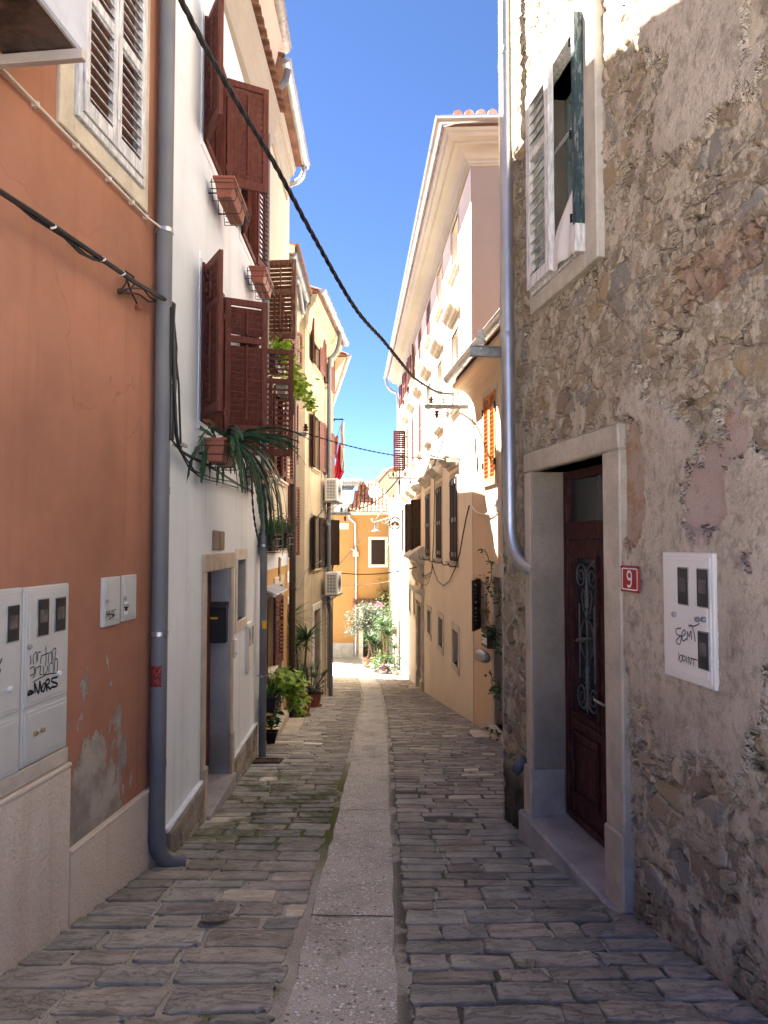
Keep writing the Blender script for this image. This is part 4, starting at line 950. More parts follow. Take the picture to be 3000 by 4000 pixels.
# ------------------------------------------------------------------ right: rubble stone house
def mat_rubble():
    t = NT('rubble_and_render'); m = t.m; m.displacement_method = 'BOTH'
    p = t.sep(); Y, Z = p[1], p[2]
    dist = t.vmath('MULTIPLY', t.vmath('SUBTRACT', t.noise(3.2, 3, .5, col=True), (.5, .5, .5)), (.09, .09, .09))
    pp = t.vmath('ADD', t.pos, dist)
    sv = t.vec(1, 1, 1.75, src=pp)
    edge = t.voro(4.0, sv, 'DISTANCE_TO_EDGE'); cc = t.sep(t.voro(4.0, sv, out='Color'))
    sv2 = t.vec(1.2, 1.2, 2.0, (5, 5, 5), src=pp)
    edge2 = t.voro(9.0, sv2, 'DISTANCE_TO_EDGE'); cc2 = t.sep(t.voro(9.0, sv2, out='Color'))
    st = t.ramp(edge, .01, .13); st2 = t.ramp(edge2, .02, .14)
    n1 = t.noise(2.4, 8, .62); n2 = t.noise(9, 7, .68); n3 = t.noise(40, 5, .7); n4 = t.noise(17, 6, .7, vec=t.vec(1, 1, .8))
    # where render still covers the stones
    def blob(y, z, ry, rz):
        a = t.math('DIVIDE', t.math('SUBTRACT', Y, y), ry); b = t.math('DIVIDE', t.math('SUBTRACT', Z, z), rz)
        return t.math('SUBTRACT', 1.0, t.math('SQRT', t.math('ADD', t.math('MULTIPLY', a, a), t.math('MULTIPLY', b, b))))
    cov = t.math('ADD', t.noise(1.15, 8, .64), -.455)
    for (y, z, ry, rz, k) in ((3.5, 1.45, .8, .95, .42), (3.15, 4.1, .7, .8, .20), (4.7, .9, .9, 1.0, .1)):
        cov = t.math('ADD', cov, t.math('MAXIMUM', t.math('MULTIPLY', blob(y, z, ry, rz), k), -.03))
    for (y, z, ry, rz, k) in ((3.2, -.1, 1.3, .75, .35), (4.6, 2.75, .9, .45, .3), (5.9, 3.5, .6, 6., .3), (4.6, 6.2, 2.2, 1.6, .35), (3.4, 3.05, .8, .55, .22)):
        cov = t.math('SUBTRACT', cov, t.math('MAXIMUM', t.math('MULTIPLY', blob(y, z, ry, rz), k), 0))
    pm = t.ramp(cov, .005, .045)
    pink = t.ramp(t.math('ADD', blob(3.25, 1.9, .30, .46), t.math('MULTIPLY', t.math('SUBTRACT', n1, .5), 3.6)), .30, .40)
    och = t.ramp(t.math('ADD', blob(3.93, 1.93, .20, .46), t.math('MULTIPLY', t.math('SUBTRACT', n1, .5), 1.6)), .25, .30)
    # colours
    stone = t.mix(t.ramp(cc[0], .2, .8), (.24, .18, .125), (.37, .29, .20))
    stone = t.mix(t.ramp(cc[1], .70, .78), stone, (.34, .25, .15)); stone = t.mix(t.ramp(cc[2], .72, .8), stone, (.25, .225, .19))
    stone2 = t.mix(cc2[0], (.23, .18, .12), (.42, .34, .235))
    mort = t.mix(t.ramp(n2, .35, .65), (.40, .33, .235), (.55, .465, .345))
    big = t.ramp(t.noise(1.9, 4, .6, vec=t.vec(1, 1, 1, (9, 2, 4))), .44, .50)
    col_s = t.mix(st2, mort, stone2); col_b = t.mix(t.ramp(edge, .03, .09), mort, stone); col = t.mix(big, col_s, col_b)
    smear = t.ramp(t.noise(4.5, 9, .75, vec=t.vec(1, 1, 1, (1, 7, 2))), .475, .55)      # mortar smeared over the stone faces
    col = t.mix(smear, col, mort)
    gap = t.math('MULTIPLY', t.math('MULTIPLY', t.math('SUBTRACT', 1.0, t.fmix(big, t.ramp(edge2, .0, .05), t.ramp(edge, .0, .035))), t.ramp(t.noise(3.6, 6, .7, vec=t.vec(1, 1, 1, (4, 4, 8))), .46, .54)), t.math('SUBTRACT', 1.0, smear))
    col = t.mix(t.math('MULTIPLY', gap, .65), col, (.075, .055, .038))  # cavity shade painted into the joint colour, along with recessed dirt
    pl = t.mix(t.ramp(n1, .3, .7), (.42, .355, .275), (.56, .475, .375)); pl = t.mix(t.math('MULTIPLY', t.ramp(n4, .5, .6), .6), pl, (.30, .24, .175)); pl = t.mix(t.math('MULTIPLY', t.ramp(t.noise(2.1, 7, .7, vec=t.vec(1, 1, 1, (6, 1, 3))), .5, .62), .5), pl, (.31, .25, .19)); pl = t.mix(t.math('MULTIPLY', t.ramp(n3, .5, .62), .25), pl, (.60, .52, .45)); pl = t.mix(t.math('MULTIPLY', t.ramp(n2, .52, .66), .6), pl, (.29, .235, .19))
    col = t.mix(pm, col, pl)
    col = t.mix(och, col, t.mix(t.ramp(n2, .4, .6), (.38, .29, .22), (.33, .20, .12)))
    pk = t.mix(t.ramp(n1, .35, .65), (.38, .28, .24), (.43, .335, .285)); pk = t.mix(t.math('MULTIPLY', t.ramp(Z, 1.98, 2.2), t.ramp(n2, .4, .6)), pk, (.33, .20, .12))
    col = t.mix(pink, col, pk)
    rust = t.math('MULTIPLY', t.ramp(t.math('ADD', blob(3.25, 2.85, .7, .28), t.math('MULTIPLY', t.math('SUBTRACT', n1, .5), 2)),   .25, .7), .45)
    col = t.mix(rust, col, (.27, .12, .06))
    col = t.mix(t.math('MULTIPLY', t.ramp(n4, .56, .74), .55), col, (.13, .10, .075))
    algae = t.math('MULTIPLY', t.math('MULTIPLY', t.ramp(Y, 5.35, 5.62), t.ramp(Z, -.1, -.45)), .85)
    col = t.mix(algae, col, (.018, .024, .010))
    low = t.math('MULTIPLY', t.ramp(t.math('ADD', Z, t.math('MULTIPLY', n1, .25)), -.05, -.28), .25)
    col = t.mix(low, col, (.075, .055, .035))
    # height in metres
    hs = t.math('ADD', t.math('MULTIPLY', st, .026), t.math('MULTIPLY', cc[0], .014)); hs2 = t.math('ADD', t.math('MULTIPLY', st2, .018), t.math('MULTIPLY', cc2[1], .010))
    h = t.fmix(big, hs2, hs)
    h = t.fmix(smear, h, .026)
    h = t.math('SUBTRACT', h, t.math('MULTIPLY', gap, .018))
    h = t.math('ADD', h, t.math('MULTIPLY', n4, .018)); h = t.math('ADD', h, t.math('MULTIPLY', n3, .014))
    hp = t.math('ADD', t.math('ADD', .040, t.math('MULTIPLY', n1, .030)), t.math('ADD', t.math('MULTIPLY', n2, .018), t.math('MULTIPLY', n3, .017)))
    h = t.fmix(pm, h, hp)
    h = t.fmix(t.math('MAXIMUM', pink, och), h, t.math('ADD', .024, t.math('ADD', t.math('MULTIPLY', n1, .02), t.math('MULTIPLY', n3, .009))))
    d = t.n.new('ShaderNodeDisplacement'); d.inputs['Midlevel'].default_value = 0.045; d.inputs['Scale'].default_value = 1.0
    t.l.new(h, d.inputs['Height']); t.l.new(d.outputs[0], t.out.inputs['Displacement'])
    return t.fin(col, .92)
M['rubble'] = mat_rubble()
Kh = house('stone_house', FK, 4.5, 'old house of rough rubble stone and patchy crumbling render on the right', 'house')
kc = uY(FK, 6.20) ; hD = (4.298, 5.47, -.46, 2.13); hW = (4.48, 5.375, 3.45, 4.99)
def rubble_wall():
    us = sorted(set([round(x, 4) for x in list(np.arange(.6, 2.4, .1)) + list(np.arange(2.4, 4.4, .014)) + list(np.arange(4.4, kc - .04, .020))] + [hD[0], hD[1], hW[0], hW[1]]))
    zs = sorted(set([round(x, 4) for x in list(np.arange(-1.3, -.6, .06)) + list(np.arange(-.6, 2.8, .014)) + list(np.arange(2.8, 6.9, .021)) + list(np.arange(6.9, 8.6, .2))] + [hD[2], hD[3], hW[2], hW[3]]))
    path = [FK.P(u, 0) for u in us]; side = FK.P(kc, 0)
    for a in (.12, .37, .63, .88): path.append(side - FK.u * .05 * (1 - math.sin(a * math.pi / 2)) - FK.n * .05 * (1 - math.cos(a * math.pi / 2)) )
    for d in list(np.arange(.06, .7, .03)) + [1.2, 3.0]: path.append(side - FK.n * d)
    NU, NZ = len(path), len(zs)
    px = np.array([(p.x, p.y) for p in path]); V = np.zeros((NU, NZ, 3)); V[:, :, 0] = px[:, 0][:, None]; V[:, :, 1] = px[:, 1][:, None]; V[:, :, 2] = np.array(zs)[None]
    o0 = Vector(Kh['_o']); V -= np.array(o0)
    I, J = np.meshgrid(np.arange(NU - 1), np.arange(NZ - 1), indexing='ij'); I = I.ravel(); J = J.ravel()
    uu = np.array(us + [99] * (NU - len(us))); um = (uu[I] + uu[np.minimum(I + 1, NU - 1)]) / 2; zz = np.array(zs); zm = (zz[J] + zz[J + 1]) / 2
    keep = ~(((um > hD[0]) & (um < hD[1]) & (zm > hD[2]) & (zm < hD[3])) | ((um > hW[0]) & (um < hW[1]) & (zm > hW[2]) & (zm < hW[3])))
    I = I[keep]; J = J[keep]; F = np.stack([I * NZ + J, I * NZ + J + 1, (I + 1) * NZ + J + 1, (I + 1) * NZ + J], 1)
    me = bpy.data.meshes.new('wall'); me.vertices.add(NU * NZ); me.vertices.foreach_set('co', V.reshape(-1))
    me.loops.add(F.size); me.loops.foreach_set('vertex_index', F.ravel().astype(np.int32)); me.polygons.add(len(F))
    me.polygons.foreach_set('loop_start', np.arange(0, F.size, 4, dtype=np.int32)); me.polygons.foreach_set('loop_total', np.full(len(F), 4, dtype=np.int32))
    me.polygons.foreach_set('use_smooth', np.ones(len(F), dtype=bool)); me.update(); me.validate()
    n = me.polygons[0].normal
    if n.dot(FK.n) < 0: me.flip_normals()
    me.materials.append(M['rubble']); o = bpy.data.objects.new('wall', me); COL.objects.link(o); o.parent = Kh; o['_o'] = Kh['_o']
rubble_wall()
mb = MB(); shell(mb, FK, .6, kc - .02, -1.2, 8.4, 4.5)
for h in (hD, hW):
    a, b, c, d_ = h; dep = .35
    k = [(a, c), (b, c), (b, d_), (a, d_)]
    for i in range(4):
        p, q = k[i], k[(i + 1) % 4]; mb.add([FK.P(*p, -.02), FK.P(*q, -.02), FK.P(*q, -dep), FK.P(*p, -dep)], [(0, 1, 2, 3)])
    mb.add([FK.P(u, z, -dep) for u, z in k], [(0, 1, 2, 3)])
mb.build('core_wall', M['cream'], Kh)
tiles(Kh, FK, .6, kc, .35, 8.45); 
# door
d = MB(); a, b, z0, z1 = hD
d.box(FK, a - .21, a, z0, z1, -.30, .040); d.box(FK, b, b + .13, z0, z1, -.05, .040); d.box(FK, a - .21, b + .13, z1, z1 + .15, -.30, .045)
d.box(FK, b - .0, b + .02, z0, z1, -.35, -.02)
d.box(FK, a - .225, a - .002, z0 - .02, z0 + .42, -.05, .058); d.box(FK, b - .01, b + .14, z0, z0 + .36, -.22, .060)
df = d.build('door_frame', stone_trim('worn_beige_limestone', (.50, .43, .34), 1.1), Kh, bevel=.012)
MB().box(FK, b - .022, b + .01, z0 + .36, z1 - .002, -.22, .034).build('door_reveal', stone_trim('brown_grey_reveal', (.33, .27, .205), 1.2), Kh, bevel=.006)
MB().box(FK, a - .24, b + .16, -1.0, z0 + .012, -.34, .10).build('doorstep', M['granite'], Kh, bevel=.015)
D0 = -.235; zt = FK.uz(2280, 2105, D0)[1]; zb = z0 + .03
d = MB(); d.box(FK, b - .085, b - .022, zb, z1 - .005, D0 - .06, D0 + .02); d.box(FK, a, a + .06, zb, z1 - .005, D0 - .06, D0 + .02); d.box(FK, a + .06, b - .085, zt, zt + .11, D0 - .05, D0 + .022); d.box(FK, a + .06, b - .085, z1 - .07, z1 - .006, D0 - .05, D0 + .018); d.box(FK, a + .06, b - .085, zt + .11, zt + .125, D0 - .04, D0 + .035)
d.box(FK, a + .06, b - .085, zb, zb + .05, D0 - .04, D0 + .03)
dr = d.build('door', M['door_wood'], Kh, bevel=.004)
MB().box(FK, a + .06, b - .085, zt + .125, z1 - .07, D0 - .03, D0 - .02).build('transom_light', M['dusty_glass'], dr)
lu1 = b - .085; lu0 = 4.70; gl_ = FK.rect(2243, 2190, 2338, 2770, D0)
gu0, gu1 = FK.uz(2338, 2300, D0)[0], FK.uz(2243, 2300, D0)[0]; gz1, gz0 = FK.uz(2290, 2182, D0)[1], FK.uz(2290, 2795, D0)[1]
d = MB(); z_ = zb + .05
for q in ((lu0, gu0, z_, zt), (gu1, lu1, z_, zt), (gu0, gu1, gz1, zt), (gu0, gu1, z_, gz0)): d.box(FK, *q, D0 - .04, D0 + .005)
d.box(FK, a + .06, lu0 - .02, z_, zt, D0 - .04, D0); d.box(FK, lu0 - .045, lu0 + .01, z_, zt, D0, D0 + .022)
for (x0, x1, y0, y1, w_) in ((gu0, gu1, gz0, gz1, .025), (gu0 + .01, gu1 - .01, zb + .22, gz0 - .16, .02)):
    d.box(FK, x0 - w_, x0, y0 - w_, y1 + w_, D0 + .004, D0 + .028); d.box(FK, x1, x1 + w_, y0 - w_, y1 + w_, D0 + .004, D0 + .028); d.box(FK, x0, x1, y1, y1 + w_, D0 + .004, D0 + .028); d.box(FK, x0, x1, y0 - w_, y0, D0 + .004, D0 + .032)
d.box(FK, gu0 + .05, gu1 - .05, zb + .27, gz0 - .21, D0 + .004, D0 + .014); d.box(FK, gu0 - .03, gu1 + .03, gz0 - .075, gz0 - .055, D0 + .004, D0 + .02)
dl = d.build('door_leaf', M['door_wood'], dr, bevel=.004)
MB().box(FK, gu0, gu1, gz0, gz1, D0 - .035, D0 - .025).build('door_glass', M['dusty_glass'], dr)
# wrought iron grille
gr = MB(); gc = (gu0 + gu1) / 2; gw = (gu1 - gu0) / 2; nn = D0 - .005; PK = lambda u, z, e=0: FK.P(u, z, nn + e)
gr.tube([PK(gc, gz0 + .01), PK(gc, gz1 - .1)], .007, 6)
for s_ in (-1, 1):
    gr.tube([PK(gc + s_ * gw * .62, gz0 + .25), PK(gc + s_ * gw * .62, gz1 - .33)], .006, 6)
    for zc_, up, ph in ((gz1 - .13, 1, 0), (gz0 + .13, -1, 0)):
        cu = gc + s_ * gw * .46; pts = []
        for i in range(40):
            th = i / 39 * 3.6 * math.pi; r_ = gw * .44 * (1 - i / 39 * .78)
            pts.append(PK(cu - s_ * math.cos(th) * r_, zc_ + up * math.sin(th) * r_ * 1.15))
        gr.tube(pts, [.008 - .003 * i / 39 for i in range(40)], 6)
        gr.tube([PK(cu - s_ * gw * .44, zc_), PK(cu - s_ * gw * .40, zc_ - up * .10), PK(gc + s_ * .02, zc_ - up * .22)], .006, 6)
zm_ = (gz0 + gz1) / 2 - .02
gr.tube([PK(gc + gw * .55 * math.sin(i / 24 * 2 * math.pi), zm_ + .14 * math.cos(i / 24 * 2 * math.pi)) for i in range(25)], .007, 6)
gr.tube([PK(gc - gw * .8, zm_ + .04, .02), PK(gc - gw * .3, zm_ + .01, .03), PK(gc, zm_, .03), PK(gc + gw * .4, zm_ - .01, .03), PK(gc + gw * .8, zm_ - .03, .02)], [.004, .014, .02, .014, .004], 8)
for z in (zm_ + .32, zm_ - .32): gr.lathe(PK(gc, z - .03), [(.007, 0), (.018, .01), (.010, .03), (.018, .05), (.007, .06)], 10)
for s_ in (-1, 1): gr.tube([PK(gc, gz1 - .42), PK(gc + s_ * .05, gz1 - .37), PK(gc + s_ * .085, gz1 - .28), PK(gc + s_ * .06, gz1 - .22)], .006, 6)
gr.build('iron_grille', M['iron_scroll'], dr)
h = MB(); hu = lu0 + .05; hz = FK.uz(2320, 2720, D0)[1]
h.box(FK, hu - .018, hu + .018, hz - .18, hz + .06, D0 + .005, D0 + .012); h.tube([FK.P(hu, hz, D0 + .01), FK.P(hu, hz, D0 + .06), FK.P(hu + .12, hz + .01, D0 + .065)], .009, 8); h.build('handle', M['zinc'], dr)
# window with a sagging curtain
w = MB(); a, b, z0, z1 = hW; g = .16
w.box(FK, a - .17, a, z0 - .12, z1 + .17, -.25, .045); w.box(FK, b, b + .07, z0 - .12, z1 + .17, -.25, .04); w.box(FK, a, b, z1, z1 + .17, -.25, .043); w.box(FK, a, b, z0 - .12, z0, -.25, .043)
w = w.build('window', M['trim'], Kh, bevel=.008)
f = MB(); f.box(FK, a, a + .035, z0, z1, -.05, .055); f.box(FK, b - .035, b, z0, z1, -.05, .055); f.box(FK, a + .035, b - .035, z0, z0 + .05, -.05, .056); f.box(FK, a + .035, b - .035, z1 - .04, z1, -.05, .054); f.build('outer_frame', M['white_wood'], w, bevel=.004)
f = MB(); f.box(FK, a, a + .05, z0, z1, -.28, -.23); f.box(FK, b - .05, b, z0, z1, -.28, -.23); f.box(FK, a + .05, b - .05, z1 - .05, z1, -.28, -.23); f.box(FK, (a + b) / 2 - .05, (a + b) / 2 + .05, z0, z1, -.28, -.225); f.box(FK, a, b, z0 + 1.05, z0 + 1.09, -.28, -.235); f.build('casement', wood('grey_green_wood', (.20, .26, .23)), w, bevel=.004)
MB().box(FK, a + .05, b - .05, z0, z1, -.275, -.265).build('pane', M['glass'], w)
f = MB(); [f.tube([FK.P(a, z, -.02), FK.P(b, z, -.02)], .004, 6) for z in (4.42, 4.40)]; f.build('clothes_wire', M['white_plastic'], w)
hw = (b - a) / 2 - .02
fl = Fr(FK.P(b - .02, z0 + .03, .075), -FK.u, -FK.n); sh = shutter(fl, hw, z1 - z0 - .05, M['white_wood'], parent=w, rails=(.66,), bar=False, st=.07, th=.045, gap=.075, slat=.075, tilt=-.8, flip=-1)
f = MB(); f.box(FK, a - .004, a + .045, z0 + .16, z1, -.04, .105); f.build('hinge_post', M['green_wood'], w, bevel=.004)
f = MB(); f.box(FK, a - .006, a + .05, z0 - .02, z0 + .16, -.04, .11); f.build('hinge_post', M['white_wood'], w, bevel=.006)
for z in (z0 + .2, z0 + .75, z1 - .18): MB().tube([FK.P(a + .05, z, .09), FK.P(a + .075, z, .10), FK.P(a + .075, z + .05, .10)], .009, 6).build('hinge_pin', M['iron'], w)
def curtain():
    V = []; nu, nz = 26, 50; za, zb_ = z0 + .01, z1 - .22
    holes = set()
    for j in range(nz + 1):
        t = j / nz; z = za + (zb_ - za) * t
        right = a + .05 + .01 * math.sin(t * 9); k_ = min(1, max(0, (t - .18) / .46)); k_ = k_ * k_ * (3 - 2 * k_)
        wdt = .42 - .36 * k_
        for i in range(nu + 1):
            s_ = i / nu; n = -.06 + .11 * math.exp(-((t - .05) / .30) ** 2) + .012 * math.sin(s_ * 14 + t * 3) * (1 - .5 * t)
            V.append(FK.P(right + wdt * s_, z, n + .04 * math.sin(s_ * math.pi)))
    m = MB(); m.v = [tuple(v) for v in V]
    for j in range(nz):
        t = j / nz
        for i in range(nu):
            if .40 < t < .62 and (j - i // 5) % 4 == 0 and 3 < i < 20: continue
            m.f.append((j * (nu + 1) + i, j * (nu + 1) + i + 1, (j + 1) * (nu + 1) + i + 1, (j + 1) * (nu + 1) + i)); m.mi.append(0)
    m.smooth = True; o = m.build('curtain', M['curtain'], w, normals=False)
    sd = o.modifiers.new('solid', 'SOLIDIFY'); sd.thickness = .004
curtain()

M['iron_grey2'] = flat('worn_cast_iron', (.16, .15, .15), .5, .5, .25, 20)
# ------------------------------------------------------------------ strokes, lettering
def zz(sx, ox, oy): return lambda pts: [(ox + x / sx, oy + y / sx) for x, y in pts]
def strokes(fr, off, lines, wpx, depth=.0012):
    mb = MB(); k = 0
    for ln in lines:
        P3 = [fr.P(*fr.uz(x, y, off), off + depth + .00008 * k) for x, y in ln]; k += 1
        # resample smooth
        Q = []
        for i in range(len(P3) - 1):
            p0 = P3[max(0, i - 1)]; p1 = P3[i]; p2 = P3[i + 1]; p3 = P3[min(len(P3) - 1, i + 2)]
            for s_ in range(5):
                t = s_ / 5; Q.append(.5 * ((2 * p1) + (p2 - p0) * t + (2 * p0 - 5 * p1 + 4 * p2 - p3) * t * t + (3 * p1 - p0 - 3 * p2 + p3) * t ** 3))
        Q.append(P3[-1]); W = []
        sd = []
        for i, q in enumerate(Q):
            d = (Q[min(i + 1, len(Q) - 1)] - Q[max(i - 1, 0)]).normalized(); sd.append(fr.n.cross(d).normalized()); W.append(wpx * (1.0 if 0 < i < len(Q) - 1 else .6))
        mb.ribbon(Q, W, sd)
    return mb
def text(fr, s, u, z, n, size, mat, parent, name='lettering', bold=.0):
    cu = bpy.data.curves.new('txt', 'FONT'); cu.body = s; cu.size = size; cu.align_x = 'CENTER'; cu.align_y = 'CENTER'; cu.extrude = .001; cu.offset = bold
    o = bpy.data.objects.new('txt', cu); COL.objects.link(o); bpy.context.view_layer.update()
    me = bpy.data.meshes.new_from_object(o.evaluated_get(bpy.context.evaluated_depsgraph_get())); 
    mb = MB(); sgn = 1 if fr.u.cross(fr.n).z < 0 else -1     # u to the reader's right when facing the wall
    right = Vector((0, 0, 1)).cross(fr.n)
    c = fr.P(u, z, n); mb.v = [tuple(c + right * v.co.x + Vector((0, 0, 1)) * v.co.y + fr.n * v.co.z) for v in me.vertices]; mb.f = [tuple(p.vertices) for p in me.polygons]; mb.mi = [0] * len(mb.f)
    bpy.data.objects.remove(o); bpy.data.curves.remove(cu); bpy.data.meshes.remove(me)
    return mb.build(name, mat, parent)

# ------------------------------------------------------------------ meter cabinets
def cabinet(name, fr, u0, u1, z0, z1, label, mat='cabinet', pro=.018, doors=None, cat='meter cabinet', base=0.0, group=None):
    p = fr.P((u0 + u1) / 2, z0, base); t = thing(name, tuple(p), label, cat, group)
    mb = MB(); mb.box(fr, u0, u1, z0, z1, base - .06, base + pro); t['_f'] = 1
    mb.build('cabinet_frame', M[mat], t, bevel=.006)
    for (a, b, c, d) in doors or [(u0 + .02, u1 - .02, z0 + .02, z1 - .02)]:
        q = MB(); q.box(fr, a, b, c, d, base + pro - .004, base + pro + .006); q.box(fr, a + .018, b - .018, c + .018, d - .018, base + pro + .006, base + pro + .010); q.build('cabinet_door', M[mat], t, bevel=.004)
    return t
def meter_window(t, fr, q, n):
    a, b, c, d = q; m = MB(); m.box(fr, a - .006, b + .006, c - .006, d + .006, n, n + .006); f = m.build('meter_window', M['iron_grey'], t, bevel=.003)
    MB().box(fr, a, b, c, d, n + .006, n + .0075).build('pane', M['meter_glass'], f)
    MB().box(fr, a + (b - a) * .18, b - (b - a) * .15, c + (d - c) * .35, c + (d - c) * .72, n + .0075, n + .0085).build('meter_face', M['iron_grey2'], f)
def knob(t, fr, u, z, n, r, mat):
    m = MB(); m.lathe(fr.P(u, z, n), [(0, .014), (r * .8, .014), (r, .010), (r, 0)], 14, axis=fr.n); m.build('knob', M[mat], t)
Z8 = zz(1.844, 0, 2000)
t1 = cabinet('meter_cabinet', FA, 3.445, 3.838, .515, 1.378, 'grey meter cabinet with two viewing windows and black graffiti, on the orange house', doors=[(3.462, 3.826, .80, 1.362), (3.462, 3.826, .535, .775)])
for px in ((232, 620, 303, 900), (358, 610, 426, 865)):
    q = FA.rect(px[0] / 1.844, 2000 + px[1] / 1.844, px[2] / 1.844, 2000 + (px[3] - 8) / 1.844); meter_window(t1, FA, (q[0], q[1], q[2] + .01, q[3] - .01), .028)
n1_ = .0285
strokes(FA, n1_, [Z8(l) for l in ([(252, 1306), (248, 1232), (276, 1308), (285, 1218), (296, 1296)], [(306, 1240), (298, 1285), (314, 1290), (324, 1240), (308, 1236)], [(338, 1292), (328, 1222), (350, 1205), (352, 1232), (334, 1250), (368, 1278)], [(415, 1188), (374, 1200), (374, 1222), (410, 1236), (402, 1256), (366, 1262)], [(198, 1324), (210, 1290), (240, 1300), (198, 1322)], [(206, 1312), (238, 1300)])], .011).build('graffiti', M['ink'], t1, normals=False)
strokes(FA, n1_, [Z8(l) for l in ([(215, 1030), (222, 1080), (212, 1100)], [(240, 1100), (238, 1040), (262, 1010), (258, 1090)], [(270, 1075), (272, 1015), (292, 1010)], [(288, 1095), (296, 1040), (312, 1030)], [(328, 965), (330, 1060), (322, 1110)], [(312, 1030), (350, 1015)], [(345, 1095), (350, 1030), (368, 1010), (370, 1090)], [(380, 1080), (378, 1000), (400, 985), (392, 1070)],
    [(212, 1130), (240, 1115), (245, 1160), (215, 1180)], [(255, 1115), (250, 1170), (232, 1195)], [(262, 1125), (290, 1110), (285, 1165), (300, 1170)], [(310, 1110), (312, 1170), (335, 1150), (338, 1105)], [(350, 1160), (352, 1100), (378, 1090), (380, 1160)], [(390, 1150), (392, 1070), (412, 1065), (408, 1150)], [(232, 1228), (330, 1172), (405, 1160)])], .0065).build('graffiti', M['ink_grey'], t1, normals=False)
knob(t1, FA, *FA.uz(210 / 1.844, 2000 + 972 / 1.844, .03), .028, .013, 'iron_grey'); knob(t1, FA, *FA.uz(424 / 1.844, 2000 + 1160 / 1.844, .03), .028, .012, 'white_plastic')
for x, y in ((252, 1596), (303, 1570)): knob(t1, FA, *FA.uz(x / 1.844, 2000 + y / 1.844, .03), .028, .012, 'brass')
t2 = cabinet('meter_cabinet', FA, 2.95, 3.435, .50, 1.38, 'grey meter cabinet cut off by the left edge, with one dark viewing window', doors=[(2.97, 3.418, .80, 1.362), (2.97, 3.418, .52, .775)])
q = FA.rect(8 / 1.844, 2000 + 665 / 1.844, 86 / 1.844, 2000 + 935 / 1.844); meter_window(t2, FA, (q[0], q[1], q[2] + .01, q[3] - .01), .028)
knob(t2, FA, *FA.uz(72 / 1.844, 2000 + 1275 / 1.844, .03), .028, .014, 'white_plastic')
strokes(FA, n1_, [Z8(l) for l in ([(-30, 1120), (-8, 1100), (14, 1055)], [(-10, 1180), (2, 1130)])], .010).build('graffiti', M['ink'], t2, normals=False)
t3 = cabinet('small_cabinet', FA, 4.205, 4.41, 1.095, 1.386, 'small raised grey wall box with a scrawled black tag near its foot', cat='wall box', pro=.020, group='small wall boxes on the orange house')
strokes(FA, .0305, [Z8(l) for l in ([(760, 768), (768, 715), (778, 755), (786, 708), (792, 765)], [(796, 740), (808, 705), (812, 745), (800, 735)], [(812, 770), (818, 712), (832, 700)], [(770, 735), (828, 740)], [(780, 775), (815, 752), (826, 745)])], .006).build('graffiti', M['ink'], t3, normals=False)
knob(t3, FA, *FA.uz(768 / 1.844, 2000 + 643 / 1.844, .03), .03, .012, 'iron_grey')
t4 = cabinet('small_cabinet', FA, 4.45, 4.645, 1.10, 1.388, 'small flat grey wall box with a black lettered sticker, next to the downpipe', cat='wall box', pro=.012, group='small wall boxes on the orange house')
knob(t4, FA, *FA.uz(905 / 1.844, 2000 + 620 / 1.844, .03), .022, .012, 'iron_grey')
sq = FA.rect(893 / 1.844, 2000 + 648 / 1.844, 916 / 1.844, 2000 + 735 / 1.844, .02)
stk = MB().box(FA, sq[0], sq[1], sq[2], sq[3], .021, .0235).build('sticker', M['white_paint'], t4)
text(FA, 'GO', (sq[0] + sq[1]) / 2, sq[3] - .03, .0245, .038, M['ink'], stk); MB().box(FA, sq[0] + .004, sq[1] - .004, sq[2] + .022, sq[2] + .05, .0235, .0242).build('sticker_band', M['ink'], stk)

t5 = cabinet('meter_cabinet', FK, 3.235, 3.650, .934, 1.548, 'off-white meter cabinet with three smoked windows and two scrawled tags, on the stone house', mat='cabinet2', pro=.042, base=0.0)
ZB = zz(1.508, 1900, 1300); nk = .0525
for (x0, y0, x1, y1) in ((1130, 1375, 1192, 1612), (1243, 1382, 1312, 1628), (1250, 1750, 1315, 2000)):
    (ax, ay), (bx, by) = ZB([(x0, y0), (x1, y1)]); q = FK.rect(ax, ay, bx, by, nk); meter_window(t5, FK, (q[0], q[1], q[2] + .008, q[3] - .008), nk - .002)
knob(t5, FK, *FK.uz(*ZB([(1111, 1658)])[0], nk), nk, .014, 'iron_grey')
for x in (1248, 1284): knob(t5, FK, *FK.uz(*ZB([(x, 1688)])[0], nk), nk, .013, 'zinc')
strokes(FK, nk, [ZB(l) for l in ([(1150, 1740), (1120, 1745), (1122, 1775), (1148, 1790), (1140, 1835), (1118, 1815), (1150, 1780)], [(1152, 1790), (1175, 1770), (1168, 1750), (1152, 1775), (1160, 1815), (1182, 1800)], [(1184, 1812), (1186, 1760), (1196, 1790), (1206, 1755), (1210, 1810)], [(1196, 1735), (1208, 1722), (1225, 1770), (1232, 1820)], [(1190, 1722), (1225, 1728), (1258, 1712)])], .0065).build('graffiti', M['ink_grey'], t5, normals=False)
strokes(FK, nk, [ZB(l) for l in ([(1132, 1880), (1145, 1940), (1160, 1900), (1140, 1905), (1130, 1930)], [(1160, 1935), (1155, 1910), (1170, 1905), (1172, 1930), (1158, 1932)], [(1180, 1905), (1180, 1945)], [(1190, 1955), (1192, 1908), (1205, 1955), (1208, 1912)], [(1224, 1918), (1222, 1965)], [(1200, 1915), (1245, 1928)])], .0046).build('graffiti', M['ink'], t5, normals=False)
q = (3.862, 4.052, 1.322, 1.466)
np_ = thing('house_number_plate', tuple(FK.P(3.95, 1.32, .05)), 'small red enamel plate with a white number 9 between the door and the meter cabinet', 'number plate')
